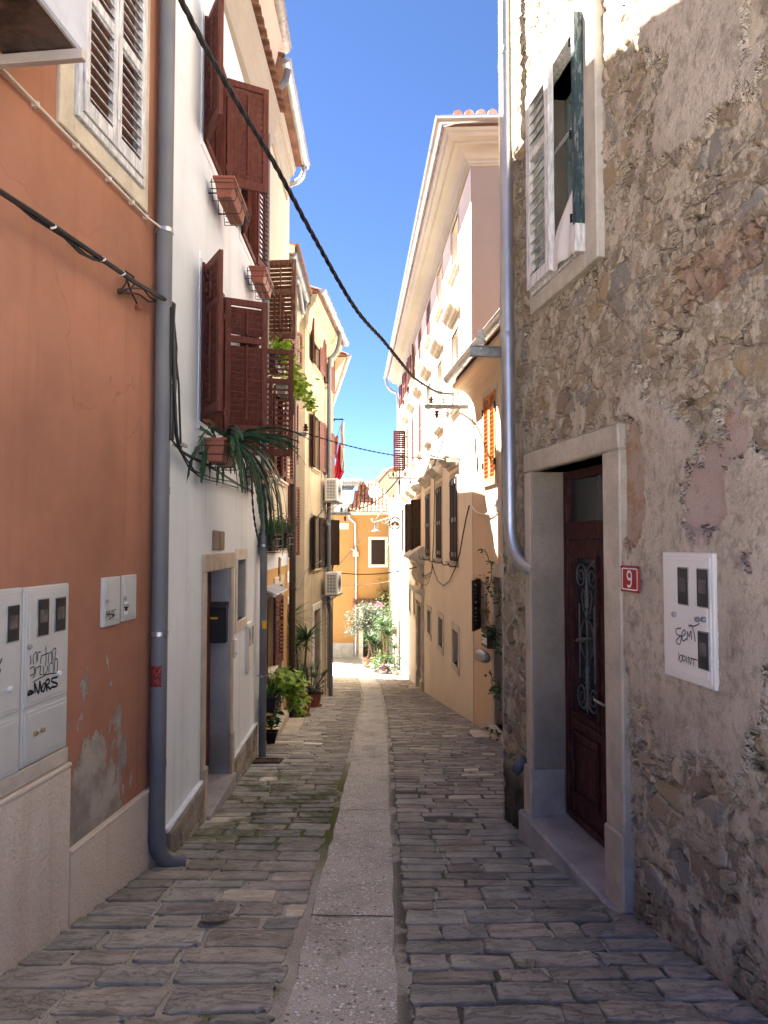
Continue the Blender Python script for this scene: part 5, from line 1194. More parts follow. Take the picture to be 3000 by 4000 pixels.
MB().box(FK, *q, .045, .055).build('plate', M['red_enamel'], np_, bevel=.004)
m = MB(); w_ = .006; a, b, c, d_ = q[0] + .012, q[1] - .012, q[2] + .012, q[3] - .012
m.box(FK, a, b, d_ - w_, d_, .0552, .0562); m.box(FK, a, b, c, c + w_, .0552, .0562); m.box(FK, a, a + w_, c + w_, d_ - w_, .0552, .0562); m.box(FK, b - w_, b, c + w_, d_ - w_, .0552, .0562); m.build('border', M['white_paint'], np_)
uc, zc9 = (q[0] + q[1]) / 2, (q[2] + q[3]) / 2; G9 = lambda x, y: FK.P(uc - x, zc9 + y, .0570)
L9 = [G9(.0225 * math.cos(a_), .020 + .022 * math.sin(a_)) for a_ in [i / 20 * 2 * math.pi for i in range(21)]] + [G9(.0225, .0), G9(.020, -.022), G9(.008, -.038), G9(-.012, -.041), G9(-.022, -.034)]
sd9 = []
for i, p_ in enumerate(L9): d9 = (L9[min(i + 1, len(L9) - 1)] - L9[max(0, i - 1)]).normalized(); sd9.append(FK.n.cross(d9).normalized())
MB().ribbon(L9, [.013] * len(L9), sd9).build('number', M['white_paint'], np_, normals=False)
m = MB(); [m.lathe(FK.P(u, z, .055), [(0, .006), (.006, .004), (.007, 0)], 8, axis=FK.n) for u in (q[0] + .01, q[1] - .01) for z in (q[2] + .008, q[3] - .008)]; m.build('screws', M['iron'], np_)

t6 = cabinet('meter_cabinet', FB, 8.02, 8.36, .12, .68, 'narrow white meter cabinet on the white house beside the far downpipe', mat='white_plastic', pro=.03)
meter_window(t6, FB, (8.07, 8.15, .42, .62), .04); meter_window(t6, FB, (8.22, 8.30, .42, .62), .04)
m = MB(); m.box(FB, 7.24, 7.32, .42, .60, .02, .045); t = thing('door_intercom', tuple(FB.P(7.28, .42, .03)), 'small white intercom plate by the recessed door of the white house', 'intercom'); m.build('plate', M['white_plastic'], t, bevel=.004); m = MB(); m.lathe(FB.P(7.28, .46, .045), [(0, .005), (.010, .004), (.012, 0)], 10, axis=FB.n); m.build('button', M['iron'], t)
# mailbox on the far jamb of the white house's door
jf = Fr(FB.P(7.13, 0, 0), -FB.n, -FB.u)
t = thing('mailbox', tuple(jf.P(.14, .57, .06)), 'black metal mailbox with a yellow name strip hung in the doorway of the white house', 'mailbox')
MB().box(jf, .01, .26, .60, .93, .0, .10).build('box', M['black_plastic'], t, bevel=.006)
MB().ext(jf, [(0, .93), (.115, .93), (.115, .95), (0, 1.0)], .003, .267).build('lid', M['black_plastic'], t, bevel=.004)
MB().box(jf, .09, .25, .835, .855, .10, .104).build('name_strip', M['yellow_sticker'], t)

# ------------------------------------------------------------------ pipes
def vline(fr, u, off, zs): return [fr.P(u, z, off) for z in zs]
# big left downpipe
lu = uY(FA, 4.83) ; po = .075; zs = [8.0, 6.0, 4.0, 2.0, 0.0, -.36]
pts = vline(FA, lu, po, zs); foot = FA.P(lu, -.50, po)
pts += arc(FA.P(lu, -.36, po), FA.P(lu, -.56, po), FA.P(lu + .10, -.575, po + .15), 8)
pipe('drainpipe', pts, .054, 'grey_pipe2', 'thick grey downpipe between the orange house and the white house', joints=[(FA.P(lu, 5.6, po), (0, 0, 1)), (FA.P(lu, .12, po), (0, 0, 1)), (FA.P(lu, 1.95, po), (0, 0, 1)), (FA.P(lu, -.36, po), (0, 0, 1))], straps=[(FA.P(lu, .98, po), FA.n), (FA.P(lu, 3.74, po), FA.n)], cuff=1.05)
m = MB(); f_ = Fr(FA.P(lu, 0, po), FA.u, FA.n)
cyl = Fr(FA.P(lu, 0, po), FA.u, FA.n)
sk = [Vector((math.cos(a), math.sin(a), 0)) for a in [R(-150 + 12 * i) for i in range(9)]]
m = MB(); c_ = FA.P(lu, .70, po); m.v = [tuple(c_ + s_ * .0552 + Vector((0, 0, dz))) for s_ in sk for dz in (-.07, .07)]; m.f = [(2 * i, 2 * i + 2, 2 * i + 3, 2 * i + 1) for i in range(8)]; m.mi = [0] * 8
tag(m.build('sticker', M['red_sticker'], normals=False), 'torn dark red sticker on the thick grey downpipe', 'sticker')
# second left downpipe at the far end of the white house
u2 = 8.80; q = [FB.P(u2, z, .08) for z in (7.4, 4.5, 1.7, -1.0)] + arc(FB.P(u2, -1.0, .08), FB.P(u2, -1.16, .08), FB.P(u2 + .10, -1.13, .24), 6)
pipe('drainpipe', arc(FB.P(9.1, 7.80, .30), FB.P(9.1, 7.60, .30), FB.P(8.95, 7.45, .16), 5) + q, .045, 'grey_pipe2', 'blue grey downpipe at the far end of the white house with a yellow sticker', joints=[(FB.P(u2, .5, .08), (0, 0, 1)), (FB.P(u2, -.95, .08), (0, 0, 1)), (FB.P(u2, -.2, .08), (0, 0, 1))], straps=[(FB.P(u2, -.05, .08), FB.n), (FB.P(u2, 1.55, .08), FB.n)], cuff=1.05)
m = MB(); c_ = FB.P(u2, .58, .08); m.v = [tuple(c_ + Vector((math.cos(a), math.sin(a), 0)) * .0465 + Vector((0, 0, dz))) for a in [R(-95 + 12 * i) for i in range(7)] for dz in (-.05, .05)]; m.f = [(2 * i, 2 * i + 2, 2 * i + 3, 2 * i + 1) for i in range(6)]; m.mi = [0] * 6
tag(m.build('sticker', M['yellow_sticker'], normals=False), 'small yellow sticker on the blue grey downpipe', 'sticker')
# steel elbow of the yellow house gutter
pipe('drainpipe', [FC.P(11.75, 7.98, .30)] + arc(FC.P(11.75, 7.92, .30), FC.P(11.75, 7.70, .30), FC.P(11.78, 7.66, .12), 6) + [FC.P(11.8, 7.62, .0)], .045, 'steel', 'shiny steel gutter outlet bending back to the wall of the yellow house', joints=[(FC.P(11.75, 7.9, .30), (0, 0, 1))])
# brown pipe with grey elbow, yellow/peach corner
ub = 12.05; pp_ = [FC.P(ub, z, .10) for z in (6.15, 3.0, 0.0, -1.5)]
pipe('drainpipe', [FD.P(14.9, 6.72, .25)] + arc(FD.P(14.9, 6.66, .25), FD.P(14.8, 6.3, .22), FD.P(13.8, 6.18, .3), 6) + arc(FC.P(12.5, 6.22, .12), FC.P(ub, 6.2, .10), FC.P(ub, 6.0, .10), 5), .05, 'grey_pipe', 'dull grey elbow pipe sweeping from the peach house gutter to the corner', joints=[(FC.P(12.5, 6.22, .12), FC.u)])
pipe('drainpipe', [FC.P(ub, z, .10) for z in (5.95, 3.0, 0.0, -1.45)], .055, 'brown_pipe', 'straight brown downpipe between the yellow house and the peach house', joints=[(FC.P(ub, z, .10), (0, 0, 1)) for z in (3.4, .8)])
# stained house downpipe
ue = 18.3; pipe('drainpipe', arc(FE.P(ue + .1, 7.05, .36), FE.P(ue + .1, 6.5, .36), FE.P(ue, 6.35, .12), 8) + [FE.P(ue, z, .10) for z in (6.0, 3.0, 0.2, .0)] + [FE.P(ue, -.25, .16)] + [FE.P(ue, z, .16) for z in (-1, -2.38)], .055, 'grey_pipe2', 'long zinc downpipe on the stained house, behind the air conditioners', joints=[(FE.P(ue, z, .10), (0, 0, 1)) for z in (3.9, 1.0)] + [(FE.P(ue, -.9, .16), (0, 0, 1))])
# beige palace far pipe
uf = 29.5; pipe('drainpipe', arc(FI.P(29.6, 8.44, .60), FI.P(29.6, 7.95, .60), FI.P(uf, 7.8, .15), 8) + [FI.P(uf, z, .10) for z in (7.5, 3.0, -3.5)] + arc(FI.P(uf, -3.55, .10), FI.P(uf, -3.8, .10), FI.P(uf, -3.78, .40), 5), .06, 'zinc', 'slim zinc downpipe at the sunny far corner of the beige palace', joints=[(FI.P(uf, z, .10), (0, 0, 1)) for z in (4.5, .5)])
# far orange house pipe
xg = FG.uz(1391, 2200)[0]; pipe('drainpipe', [FG.P(xg - .35, 2.98, .22), FG.P(xg - .35, 2.75, .20)] + [FG.P(xg - .05, 2.5, .10), FG.P(xg, z1, .08) if 0 else FG.P(xg - .03, 1.5, .08)] + [FG.P(xg, z, .08) for z in (.6, -1, -3.95)], .055, 'zinc', 'grey downpipe running down the middle of the far orange house', joints=[(FG.P(xg, .65, .08), (0, 0, 1))])
m = MB(); m.box(FG, xg - .16, xg + .12, .85, 1.1, .03, .16); m.tube([FG.P(xg - .22, 1.25, .08), FG.P(xg - .1, 1.15, .08), FG.P(xg, 1.0, .08)], .05, 8); tag(m.build('rainwater_hopper', M['zinc']), 'small zinc hopper box on the downpipe of the far orange house', 'hopper')
# right steel pipe on the stone house
kp = uY(FK, 5.66); ko = .115
kpts = [FK.P(kp + .02, 8.3, ko), FK.P(kp + .01, 5.0, ko), FK.P(kp, 3.3, ko), FK.P(kp - .02, 1.75, ko)]
kb = arc(FK.P(kp - .02, 1.75, ko), FK.P(kp - .03, 1.42, ko), FK.P(kp - .24, 1.38, .0), 8)
pipe('drainpipe', kpts + kb[1:], .052, 'steel', 'shiny steel downpipe at the corner of the stone house', joints=[(FK.P(kp, 3.25, ko), (0, 0, 1)), (FK.P(kp + .01, 5.6, ko), (0, 0, 1))], straps=[(FK.P(kp, 2.72, ko), FK.n)], cuff=1.06)
m = MB(); a_ = FK.P(uY(FK, 5.62), -.10, .0); m.tube([a_ , a_ + FK.n * .11 + Vector((0, -.0, -.09))], .045, 14, cap=False); o = m.build('pipe_spout', M['grey_pipe']); tag(o, 'grey pipe stub with green slime below it at the foot of the stone house', 'pipe'); o.modifiers.new('s', 'SOLIDIFY').thickness = .003
# conduit along the orange house
m = MB(); m.tube([FA.P(u, 3.765, .022) for u in (1, 2, 3, 4.7)] + [FA.P(lu + .01, 3.73, .10)], .0085, 8); t = thing('conduit', tuple(FA.P(3.5, 3.76, .02)), 'thin pale conduit running along the orange house under its window', 'conduit'); m.build('tube', M['cable_white'], t)
m = MB(); [m.box(FA, u, u + .02, 3.752, 3.778, 0, .032) for u in (3.45, 3.82, 4.18, 4.48, 4.68)]; m.build('clips', M['cable_white'], t)

# ------------------------------------------------------------------ ground fittings
def cover(c, r, label):
    m = MB(); sl_ = -.13; c = Vector(c)
    for (ra, rb, h) in ((r * .0, r * .2, .004), (r * .2, r * .26, .0), (r * .26, r * .5, .005), (r * .5, r * .56, .0), (r * .56, r * .8, .005), (r * .8, r * .86, .0), (r * .86, r, .006)):
        k = 24; b0 = len(m.v)
        for rr in (ra, rb):
            for i in range(k): a = 2 * math.pi * i / k; x, y = rr * math.cos(a), rr * math.sin(a); m.v.append((c.x + x, c.y + y, G(c.y + y) + .031 + h))
        m.f += [(b0 + i, b0 + (i + 1) % k, b0 + k + (i + 1) % k, b0 + k + i) for i in range(k)]; m.mi += [0] * k
    tag(m.build('valve_cover', M['iron_grey2']), label, 'valve cover', 'round iron valve covers in the paving')
cover(gpx(840, 3607), .075, 'round iron valve cover in the nearest left paving'); cover(gpx(1015, 3183), .07, 'round iron valve cover farther up the mossy left paving')
g0 = gpx(1035, 2978); m = MB(); Wd, Ld = .34, .20
def gp3(x, y, h): return Vector((g0.x + x, g0.y + y, G(g0.y + y) + h))
for (x0, x1, y0, y1) in ((-.19, .19, -.13, -.105), (-.19, .19, .105, .13), (-.19, -.165, -.105, .105), (.165, .19, -.105, .105)):
    m.add([gp3(x, y, h) for h in (.0, .030) for x, y in ((x0, y0), (x1, y0), (x1, y1), (x0, y1))], [(4, 5, 6, 7), (0, 1, 5, 4), (1, 2, 6, 5), (2, 3, 7, 6), (3, 0, 4, 7)])
for i in range(11):
    x = -.16 + .0305 * i; m.add([gp3(a_, b_, h) for h in (.005, .027) for a_, b_ in ((x, -.105), (x + .014, -.105), (x + .014, .105), (x, .105))], [(4, 5, 6, 7), (0, 1, 5, 4), (1, 2, 6, 5), (2, 3, 7, 6), (3, 0, 4, 7)])
for y in (-.05, .02): m.add([gp3(a_, b_, .0285) for a_, b_ in ((-.165, y), (.165, y), (.165, y + .012), (-.165, y + .012))], [(0, 1, 2, 3)])
tag(m.build('drain_grate', flat('rusty_iron', (.10, .065, .05), .7, .3, .3, 25)), 'rusty rectangular drain grate at the foot of the blue grey downpipe', 'drain grate')

# ------------------------------------------------------------------ air conditioners
def aircon(fr, u, z, label, w=.78, h=.50, d=.30, group='air conditioners on the stained house', mat='white_plastic'):
    p = fr.P(u, z, .12); t = thing('air_conditioner', tuple(p), label, 'air conditioner', group)
    MB().box(fr, u, u + w, z, z + h, .12, .12 + d).build('casing', M[mat], t, bevel=.012)
    m = MB(); [m.box(fr, u - .006, u, z + .06 + (h - .12) * i / 12, z + .06 + (h - .12) * i / 12 + .016, .15, .12 + d - .06) for i in range(13)]; [m.box(fr, u - .008, u - .002, z + .05, z + h - .05, n, n + .008) for n in (.15, .22, .29, .35)]
    m.build('side_grille', M['white_plastic'], t); MB().box(fr, u - .003, u + .001, z + .05, z + h - .05, .15, .12 + d - .05).build('grille_back', M['black_plastic'], t)
    m = MB(); c = fr.P(u + w * .42, z + h / 2, .12 + d)
    for r_ in (.06, .10, .14, .18, .21): m.tube([c + fr.n * .012 + fr.u * r_ * math.cos(a) + Vector((0, 0, r_ * math.sin(a))) for a in [2 * math.pi * i / 24 for i in range(25)]], .004, 5)
    m.lathe(c, [(0, .014), (.03, .012), (.03, 0)], 12, axis=fr.n); m.build('fan_guard', M['black_plastic'], t)
    for q in (u + .1, u + w - .12):
        m = MB(); m.box(fr, q, q + .04, z - .04, z, .0, .46); m.box(fr, q, q + .04, z - .30, z - .04, .0, .03); m.tube([fr.P(q + .02, z - .28, .02), fr.P(q + .02, z - .03, .38)], .012, 6); m.build('bracket', M['iron_grey'], t)
    return t
aircon(FE, 17.55, 2.60, 'upper cream air conditioner on the stained house, under the middle shutters', w=.85, h=.56)
aircon(FE, 17.65, .28, 'lower white air conditioner on the stained house, above the stone doorways', w=.8, h=.55)
# big unit at the top left corner
p = FA.uz(345, 235, .40); uA = FA.uz(345, 200, .47)[0]; zA = FA.uz(345, 235, .47)[1]
t = thing('air_conditioner', tuple(FA.P(uA - .8, zA, .12)), 'dusty grey air conditioner on a steel bracket in the top left corner', 'air conditioner')
MB().box(FA, uA - .85, uA, zA, zA + .55, .12, .47).build('casing', flat('blue_grey_casing', (.42, .45, .52), .4), t, bevel=.012)
m = MB(); m.box(FA, uA - .83, uA - .02, zA - .012, zA + .01, .13, .46); m.build('underside', flat('dark_mottled_underside', (.06, .045, .04), .35, .3, .8, 9), t)  # separate dark, mottled sheet across the bottom of the casing
m = MB()
M['bsteel'] = flat('bracket_steel', (.42, .37, .34), .45, .3)
for q in (uA - .10, uA - .72):
    m = MB(); m.box(FA, q, q + .035, zA - .06, zA - .015, .03, .50); m.box(FA, q, q + .035, zA - .06, zA + .35, .0, .03); m.build('bracket', M['bsteel'], t, bevel=.003)
m = MB(); m.tube([FA.P(uA - .55, zA + .1, .0), FA.P(uA - .5, zA + .02, .1), FA.P(uA - .35, zA + .05, .12)], .02, 8); m.build('hose', M['cable_white'], t)
# ------------------------------------------------------------------ cables and brackets
def sagline(a, b, sag, k=14):
    a, b = Vector(a), Vector(b); return [a.lerp(b, i / k) - Vector((0, 0, sag * 4 * (i / k) * (1 - i / k))) for i in range(k + 1)]
def cable(pts, r, label, mat='cable', twist=0, seg=6, name='cable', group=None, extra=()):
    m = MB()
    if twist:
        P_ = [Vector(p) for p in pts]; L = [0]
        for a, b in zip(P_, P_[1:]): L.append(L[-1] + (b - a).length)
        n = max(20, int(L[-1] / (r * 2.6))); Q = []
        for i in range(n + 1):
            s_ = L[-1] * i / n; j = max(0, min(len(L) - 2, int(np.searchsorted(L, s_)) - 1)); t_ = (s_ - L[j]) / max(1e-6, L[j + 1] - L[j])
            p0 = P_[max(0, j - 1)]; p1 = P_[j]; p2 = P_[j + 1]; p3 = P_[min(len(P_) - 1, j + 2)]
            Q.append(.5 * ((2 * p1) + (p2 - p0) * t_ + (2 * p0 - 5 * p1 + 4 * p2 - p3) * t_ * t_ + (3 * p1 - p0 - 3 * p2 + p3) * t_ ** 3))
        for k in range(twist):
            S = []
            for i, q in enumerate(Q):
                d = (Q[min(i + 1, n)] - Q[max(0, i - 1)]).normalized(); x = d.cross(Vector((0, 0, 1))).normalized(); y = d.cross(x)
                a = L[-1] * i / n / (r * 16) * 2 * math.pi + k * 2 * math.pi / twist; S.append(q + (x * math.cos(a) + y * math.sin(a)) * r * .55)
            m.tube(S, r * .55, seg)
    else:
        m.tube(pts, r, seg)
    for e in extra: m.tube(e, r * .6, seg)
    return tag(m.build(name, M[mat]), label, 'cable', group)
# heavy twisted cable across the street
S0 = Vector((-1.38, 4.6)); S1 = Vector((1.15, 11.8)); dS = (S1 - S0).normalized(); nS = (-dS.y, dS.x, 0)
hv = [(640, -160), (708, 0), (790, 163), (844, 260), (947, 434), (1072, 640), (1218, 911), (1385, 1200), (1500, 1334), (1565, 1415), (1615, 1473), (1669, 1511), (1715, 1534), (1769, 1540)]
HV = [vpt(x, y, (S0.x, S0.y, 0), nS) for x, y in hv]
cable(HV, .022, 'thick black twisted cable crossing the sky from the upper left to the insulator bracket', twist=3, seg=8)
def insulator(m, p, up=1, s=1.0): m.lathe(p, [(.008, 0), (.035 * s, .01 * up), (.045 * s, .03 * up), (.02 * s, .045 * up), (.04 * s, .06 * up), (.045 * s, .075 * up), (.02 * s, .09 * up), (.032 * s, .10 * up), (.02 * s, .125 * up), (0, .13 * up)], 12)
def bracket(p0, p1, ins, label, hang=(), w=.035, group='insulator brackets on the facades'):
    p0, p1 = Vector(p0), Vector(p1); d = (p1 - p0).normalized(); L = (p1 - p0).length
    t = thing('insulator_bracket', tuple(p0), label, 'bracket', group); fr = Fr((p0.x, p0.y, 0), (d.x, d.y, 0), Vector((0, 0, 1)).cross(Vector((d.x, d.y, 0))))
    m = MB(); z = p0.z; m.box(fr, 0, L, z - w, z - w + .006, -w * .6, w * .6); m.box(fr, 0, L, z + w - .006, z + w, -w * .6, w * .6); m.box(fr, 0, L, z - w, z + w, -.003, .003); m.build('arm', M['iron_grey'], t)
    for u, c in ins:
        m = MB(); m.tube([fr.P(u, z + w - .03, 0), fr.P(u, z + w + .06, 0)], .008, 6); insulator(m, fr.P(u, z + w + .02, 0)); m.build('insulator', M[c], t)
    for u, c in hang:
        m = MB(); m.tube([fr.P(u, z - w - .07, 0), fr.P(u, z - w + .03, 0)], .008, 6); insulator(m, fr.P(u, z - w - .03, 0), -1); m.build('insulator', M[c], t)
    return t
cb = vpt(1832, 1590, FI.P(11.96, 0, 0), FI.u); ce = vpt(1656, 1612, FI.P(11.96, 0, 0), FI.u); ce.z = cb.z
bracket(cb, ce, [(.44, 'porcelain'), (.64, 'porcelain_brown')], 'long grey bracket with several insulators at the corner of the tan house', hang=[(.55, 'porcelain_brown'), (.36, 'porcelain')])
b2 = FI.P(13.25, 2.50, 0); bracket(b2 + Vector((0, 0, .62)), FI.P(13.25, 3.12, .26) , [], 'short pale bracket holding the thin cross street cable, on the beige palace')
uu, z3 = FI.uz(1642, 1868); b3 = FI.P(uu, z3, 0); bracket(b3, FI.P(uu, z3, .95), [(.45, 'porcelain_brown'), (.8, 'porcelain_brown'), (.93, 'porcelain')], 'bracket with brown insulators above the dark open shutters of the beige palace', hang=[(.3, 'porcelain_brown'), (.62, 'porcelain_brown')])
kz = FK.uz(1955, 1375)[1]; k0 = FK.P(kc - .02, kz, -.3); k1 = vpt(1836, 1372, k0, FK.u); k1.z = kz
bracket(k0, k1, [(((k1 - k0).length - .1), 'porcelain')], 'rusty bracket with a white insulator sticking out behind the corner of the stone house', w=.045)
ub3 = FC.uz(1103, 1690)[0]; c3 = FC.P(11.6, FC.uz(1103, 1690)[1], 0); c3z = c3.z; bracket(c3, vpt(1198, 1690, c3, FC.u), [(.36, 'porcelain_brown')], 'pale bracket on the left houses where the cross street cable starts', w=.03)
e4u, e4z = FE.uz(1262, 2000); bracket(FE.P(19.3, e4z, 0), FE.P(19.3, e4z, .55), [(.3, 'porcelain_brown'), (.5, 'porcelain_brown')], 'bracket with small insulators at the far corner of the stained house', hang=[(.4, 'porcelain_brown')])
g5 = FI.P(29.3, 3.35, 0); bracket(g5, FI.P(29.3, 3.35, .9), [(.3, 'porcelain_brown'), (.6, 'porcelain'), (.85, 'porcelain')], 'thin pale bracket at the sunny far corner of the beige palace')
# thin cable across the street
pl0 = vpt(1185, 1688, c3, FC.u); pr0 = FI.P(13.25, 3.12, .28)
cable(sagline(pl0, pr0, .10) , .012, 'thin twisted cable crossing the street at mid height', twist=2, seg=6)
m = MB(); q = pr0.lerp(pl0, .10); q2 = pr0.lerp(pl0, .17); m.tube([pr0, q, q2], [.006, .010, .018], 6); tag(m.build('cable_clamp', M['zinc']), 'pale tensioning clamp on the thin cross street cable', 'clamp')
# continuation down the beige facade
pts = [HV[-1]] + [FI.P(*FI.uz(x, y, .12), .12) for x, y in ((1766, 1580), (1752, 1640), (1735, 1700), (1717, 1765), (1690, 1822), (1662, 1858), (1640, 1866))]
cable(pts, .020, 'twisted cable swinging down the beige palace between the two brackets', 'cable_grey', twist=2)
pe = FE.P(19.3, e4z + .1, .5)
cable(sagline(b3 + FI.n * .6 + Vector((0, 0, .06)), pe, .25), .018, 'black cable from the beige palace bracket down to the stained house corner')
pe2 = FE.P(19.5, FE.uz(1290, 2215)[1], .15)
cable(sagline(g5 + FI.n * .5, pe2, .15), .012, 'long thin diagonal cable in front of the far orange house', 'cable_grey')
a1 = vpt(1318, 2237, FE.P(18.4, 0, 0), FE.u); b1 = FI.P(*FI.uz(1635, 2212, .05), .05); cable(sagline(a1, b1, .12), .014, 'black cable low across the street beside the lower air conditioner')
a1 = vpt(1318, 2284, FE.P(18.4, 0, 0), FE.u); b1 = FI.P(27.5, FI.uz(1590, 2262)[1], .05); cable(sagline(a1, b1, .10), .009, 'pale thin cable just below the low black cable', 'cable_white')
# facade wires of the beige palace
m = [FI.P(*FI.uz(x, y, .03), .03) for x, y in ((1703, 1380), (1702, 1560), (1700, 1700), (1698, 1900), (1694, 2100), (1686, 2235))]; cable(m, .010, 'thin dark wire running straight down between the beige palace windows')
m = [FI.P(*FI.uz(x, y, .03), .03) for x, y in ((1686, 2235), (1660, 2250), (1640, 2235), (1632, 2205), (1638, 2180))]; cable(m, .014, 'tangle of wires above the stone portal', extra=[[FI.P(*FI.uz(x, y, .04), .04) for x, y in l] for l in ([(1640, 2240), (1665, 2262), (1683, 2245), (1690, 2215)], [(1636, 2215), (1628, 2180), (1622, 2195)], [(1682, 2250), (1672, 2280), (1650, 2292)])])
m = [FI.P(*FI.uz(x, y, .05), .05) for x, y in ((1833, 1975), (1822, 2020), (1808, 2090), (1796, 2160), (1778, 2220), (1755, 2270), (1732, 2288), (1710, 2270), (1695, 2230), (1688, 2200))]; cable(m, .012, 'slack double wire looping under the nearest closed shutters')
m = [FJ.P(*FJ.uz(x, y, .05), .05) for x, y in ((1842, 1976), (1860, 1998), (1885, 2008), (1905, 2005), (1925, 1990), (1938, 1965))]; cable(m, .012, 'pale sagging wire along the tan house under its shutter', 'cable_white', twist=2)
m = [vpt(x, y, HV[-1], FI.u) for x, y in ((1788, 1540), (1830, 1495), (1880, 1430), (1915, 1390))]; cable(m, .012, 'pale twisted wire rising from the corner bracket to the stone house', 'cable_white', twist=2)
m = [FI.P(*FI.uz(x, y, .20), .20) for x, y in ((1768, 1575), (1758, 1610), (1745, 1625), (1760, 1660), (1764, 1700), (1752, 1735))]; cable(m, .012, 'bundle of grey wires with clamps hanging below the corner bracket', 'cable_grey', extra=[[FI.P(*FI.uz(x, y, .2), .22) for x, y in l] for l in ([(1745, 1625), (1742, 1650), (1758, 1690), (1756, 1728)], [(1750, 1605), (1741, 1632), (1762, 1640), (1770, 1632)], [(1775, 1560), (1800, 1585), (1798, 1600), (1782, 1575)])])
# left side cables on the orange house
pts = [vpt(x, y, FA.P(3.5, 0, .10), FA.n) for x, y in ((-260, 610), (0, 748), (120, 825), (240, 905), (380, 1000), (520, 1098), (600, 1145), (680, 1190))]
ex = [[vpt(x, y, FA.P(3.5, 0, .09), FA.n) for x, y in l] for l in ([(0, 745), (60, 790), (150, 855), (230, 905), (300, 965), (340, 1000), (420, 1030), (470, 1060)], [(40, 775), (130, 850), (250, 925), (310, 985), (370, 1015)])]
cable(pts, .014, 'black cables strung across the orange house to the thick downpipe', extra=ex)
ex = [[FA.P(*FA.uz(x, y, .05), .05) for x, y in l] for l in ([(475, 1065), (495, 1085), (492, 1110), (475, 1130)], [(470, 1135), (510, 1125), (560, 1128), (585, 1160), (607, 1175)], [(480, 1140), (520, 1145), (545, 1150), (580, 1178), (605, 1178)], [(490, 1060), (520, 1080), (525, 1110), (510, 1130)], [(495, 1090), (512, 1140), (535, 1185)])]
m = MB(); [m.tube(e, .006, 6) for e in ex]; tag(m.build('cable', M['cable']), 'loops of black cable tied to a wall anchor on the orange house', 'cable')
m = MB(); c_ = FA.P(*FA.uz(462, 1138), 0); m.lathe(c_, [(.018, 0), (.016, .03), (.010, .05), (0, .05)], 10, axis=FA.n); m.tube([c_ + FA.n * .03, c_ + FA.n * .06 + FA.u * .03], .012, 8); tag(m.build('wall_anchor', M['porcelain_brown']), 'small brown wall anchor holding the looped cables', 'anchor')
m = MB(); c_ = FA.P(*FA.uz(530, 1198), 0); m.tube([c_, c_ + FA.n * .05 - Vector((0, 0, .01))], .016, 10, cap=False); o = m.build('pipe_stub', M['terra']); tag(o, 'short red pipe stub poking from the orange house', 'pipe'); o.modifiers.new('s', 'SOLIDIFY').thickness = .003
for x, y, lab in ((205, 885, 'leftmost white tie on the cables of the orange house'), (400, 1012, 'middle white tie on the cables of the orange house'), (478, 1068, 'white cable tie just above the looped cables')):
    m = MB(); m.lathe(vpt(x, y, FA.P(3.5, 0, .10), FA.n), [(.019, -.006), (.021, 0), (.019, .006)], 8, axis=(0, .7, -.6)); tag(m.build('cable_tie', M['white_plastic']), lab, 'cable tie', 'white ties on the orange house cables')
def off_line(fr, off, l): return [fr.P(*fr.uz(x, y, off), off) for x, y in l]
cable(off_line(FB, .07, [(680, 1190), (677, 1240), (676, 1350), (680, 1500), (686, 1640), (690, 1700), (700, 1750), (708, 1765)]), .013, 'black cable bundle dropping down beside the thick downpipe', extra=[off_line(FB, .06, l) for l in ([(669, 1200), (667, 1350), (667, 1560), (665, 1720)], [(676, 1210), (690, 1360), (686, 1520), (676, 1720)], [(680, 1330), (698, 1500), (703, 1650), (707, 1755)], [(672, 1500), (673, 1720), (690, 1745)])])
cable(off_line(FB, .05, [(690, 1740), (712, 1765), (745, 1785), (800, 1810), (850, 1840), (900, 1872), (950, 1905), (990, 1925)]), .012, 'sagging black cables across the white house under the cactus box', extra=[off_line(FB, .05, l) for l in ([(705, 1765), (740, 1830), (790, 1868), (860, 1885), (930, 1905)], [(708, 1765), (760, 1840), (830, 1868), (900, 1880), (985, 1915)])])
m = MB(); p_ = FB.P(*FB.uz(678, 1740), 0); [m.tube([p_ + FB.u * a_, p_ + FB.u * a_ + FB.n * .09], .008, 6) for a_ in (-.04, .03)]; m.box(FB, *[FB.uz(678, 1740)[0] + k_ for k_ in (-.06, .05)], FB.uz(678, 1740)[1] - .012, FB.uz(678, 1740)[1] + .012, .07, .09); tag(m.build('cable_hook', M['iron_grey']), 'small iron hook carrying the cable bundle by the downpipe', 'hook')
cable(off_line(FB, .13, [(984, 1900), (988, 1980), (998, 2060), (1012, 2115)]), .012, 'black cable twisting down the blue grey downpipe', twist=2)
cable([FB.P(8.8, 1.53, .16)] + off_line(FC, .12, [(1035, 2128), (1060, 2140), (1085, 2138), (1120, 2122)]), .012, 'wires slung under the planters of the yellow house', 'cable_grey', twist=2, extra=[off_line(FC, .10, [(1022, 2125), (1050, 2138), (1075, 2145), (1118, 2128)])])
cable([FC.P(12.1, FC.uz(1130, 2298)[1], .15)] + [FE.P(u, z, .08) for u, z in ((15.5, 1.03), (16.5, 1.08), (17.4, 1.15))], .014, 'cable bundle reaching over to the lower air conditioner', 'cable_grey', twist=2)
cable(sagline(FI.P(15.2, 6.6, .05), FI.P(15.25, 6.0, .05), -.02), .008, 'short looped wire between the upper beige palace windows')

